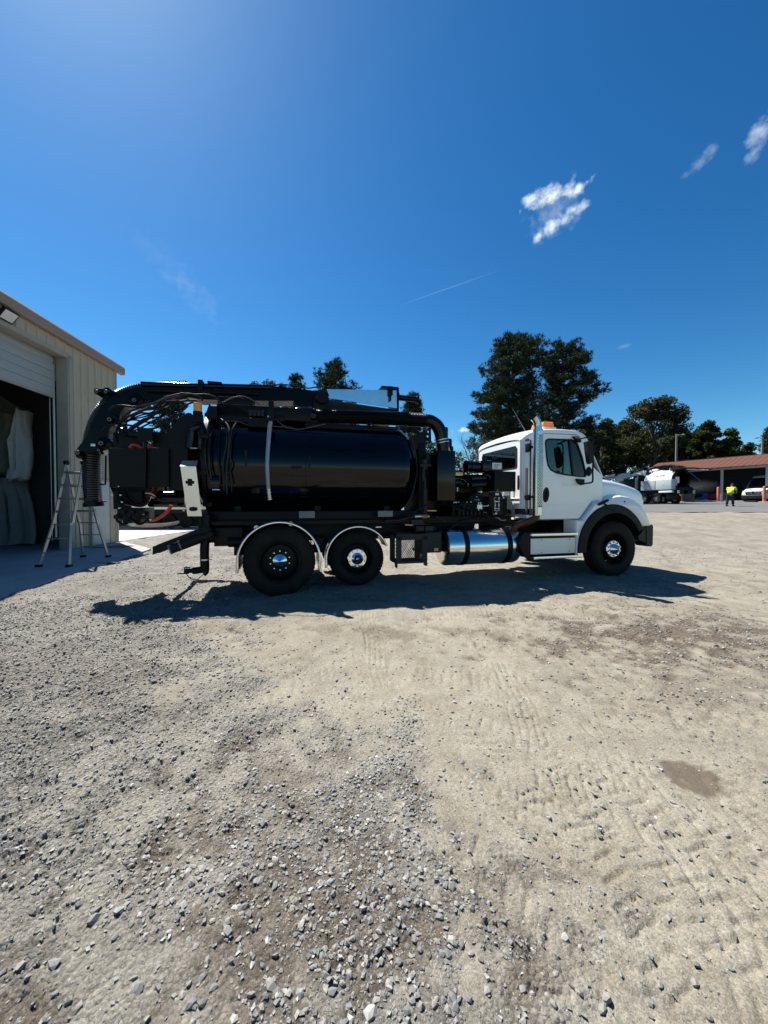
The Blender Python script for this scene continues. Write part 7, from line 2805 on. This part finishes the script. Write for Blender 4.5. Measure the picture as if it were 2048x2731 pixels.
# bare tree behind the air cleaner
def bare_tree(label, px, top_py, Y, seed):
    rd = random.Random(seed)
    x = (px - 1024) / FPX * Y
    g = G(x, Y) - .1
    H = CAM_H + (1345 - top_py) / FPX * Y - g
    root = thing('bare_tree', label, 'tree', V(x, Y, g))
    m_ = MB()
    twig = MB()

    def grow_(p, d, L, r_, depth):
        q = p + d * L
        mid = p.lerp(q, .5) + V(rd.uniform(-.08, .08), rd.uniform(-.08, .08), 0) * L
        (m_ if depth < 2 else twig).tube([p, mid, q], [r_, r_ * .85, r_ * .65], 6 if depth < 2 else 4)
        if depth >= 5:
            return
        for k in range(3 if depth < 4 else 2):
            a = rd.uniform(0, 6.28); sp = rd.uniform(.3, .75)
            nd = (d + V(math.cos(a) * sp, math.sin(a) * sp, rd.uniform(-.1, .35))).normalized()
            grow_(p.lerp(q, rd.uniform(.55, 1.0)), nd, L * rd.uniform(.58, .78), r_ * .55, depth + 1)

    grow_(V(0, 0, 0), V(.05, 0, 1), H * .38, .16, 0)
    m_.build('trunk', M['bark_pale'], root, 60)
    twig.build('crown', M['bark_pale'], root, 60)


bare_tree('leafless grey tree seen left of the cab rear window', 1245, 1122, 47, 5)
bare_tree('thin leafless tree at the back beside the filter box', 1218, 1165, 44, 9)

# the wood beyond, read as one mass
rgn = np.random.default_rng(77)
P, S_ = [], []
for k in range(460):
    px = rgn.uniform(1290, 2120)
    Y = rgn.uniform(66, 84)
    topy = np.interp(px, [1290, 1400, 1560, 1640, 1720, 1850, 1960, 2040, 2120], [1290, 1190, 1130, 1130, 1125, 1150, 1190, 1215, 1205]) + rgn.uniform(0, 85)
    x = (px - 1024) / FPX * Y
    zt = CAM_H + (1345 - topy) / FPX * Y
    n = 150
    r_ = rgn.uniform(1.0, 2.0)
    pos = rgn.standard_normal((n, 3)); pos /= np.linalg.norm(pos, axis=1, keepdims=True)
    pos *= (rgn.random((n, 1)) ** .4) * r_ * np.array([1, 1, .8])
    pos += np.array([x, Y, max(zt - r_, 1.5 + r_ * .3)])
    P.append(pos); S_.append(rgn.uniform(.16, .36, n))
Vv, F = leaves(np.concatenate(P), np.concatenate(S_), rgn)
tag(link('woods', np_mesh('woods', Vv, F, M['oak'], False)), 'dark mass of woods behind the red roofed shed', 'woods', kind='stuff')


# ---- pale spray drifting from the open tank of the far truck
sm, sn, sl2, sp = nodes('drifting spray')
sn.clear()
so = sn.new('ShaderNodeOutputMaterial')
pv = sn.new('ShaderNodeVolumePrincipled'); pv.inputs['Color'].default_value = (.9, .92, .95, 1); pv.inputs['Anisotropy'].default_value = .3
tcn = sn.new('ShaderNodeTexCoord'); nzz = sn.new('ShaderNodeTexNoise'); nzz.inputs['Scale'].default_value = 1.2; nzz.inputs['Detail'].default_value = 3
sl2.new(tcn.outputs['Object'], nzz.inputs['Vector'])
ln = sn.new('ShaderNodeVectorMath'); ln.operation = 'LENGTH'; sl2.new(tcn.outputs['Object'], ln.inputs[0])
fo = sn.new('ShaderNodeMapRange'); fo.inputs[1].default_value = .95; fo.inputs[2].default_value = .2; fo.inputs[3].default_value = 0; fo.inputs[4].default_value = .10
sl2.new(ln.outputs['Value'], fo.inputs[0])
mu = sn.new('ShaderNodeMath'); mu.operation = 'MULTIPLY'
nr_ = sn.new('ShaderNodeMapRange'); nr_.inputs[1].default_value = .4; nr_.inputs[2].default_value = .7
sl2.new(nzz.outputs['Fac'], nr_.inputs[0]); sl2.new(nr_.outputs[0], mu.inputs[0]); sl2.new(fo.outputs[0], mu.inputs[1])
sl2.new(mu.outputs[0], pv.inputs['Density']); sl2.new(pv.outputs[0], so.inputs['Volume'])
bm = bmesh.new(); bmesh.ops.create_icosphere(bm, subdivisions=2, radius=1)
me = D.meshes.new('spray'); bm.to_mesh(me); bm.free(); me.materials.append(sm)
spr = link('spray', me)
spr.location = (31.2, 37.2, 3.15); spr.scale = (2.6, 1.4, .9)
tag(spr, 'thin pale spray drifting past the white truck tail', 'spray', kind='stuff')
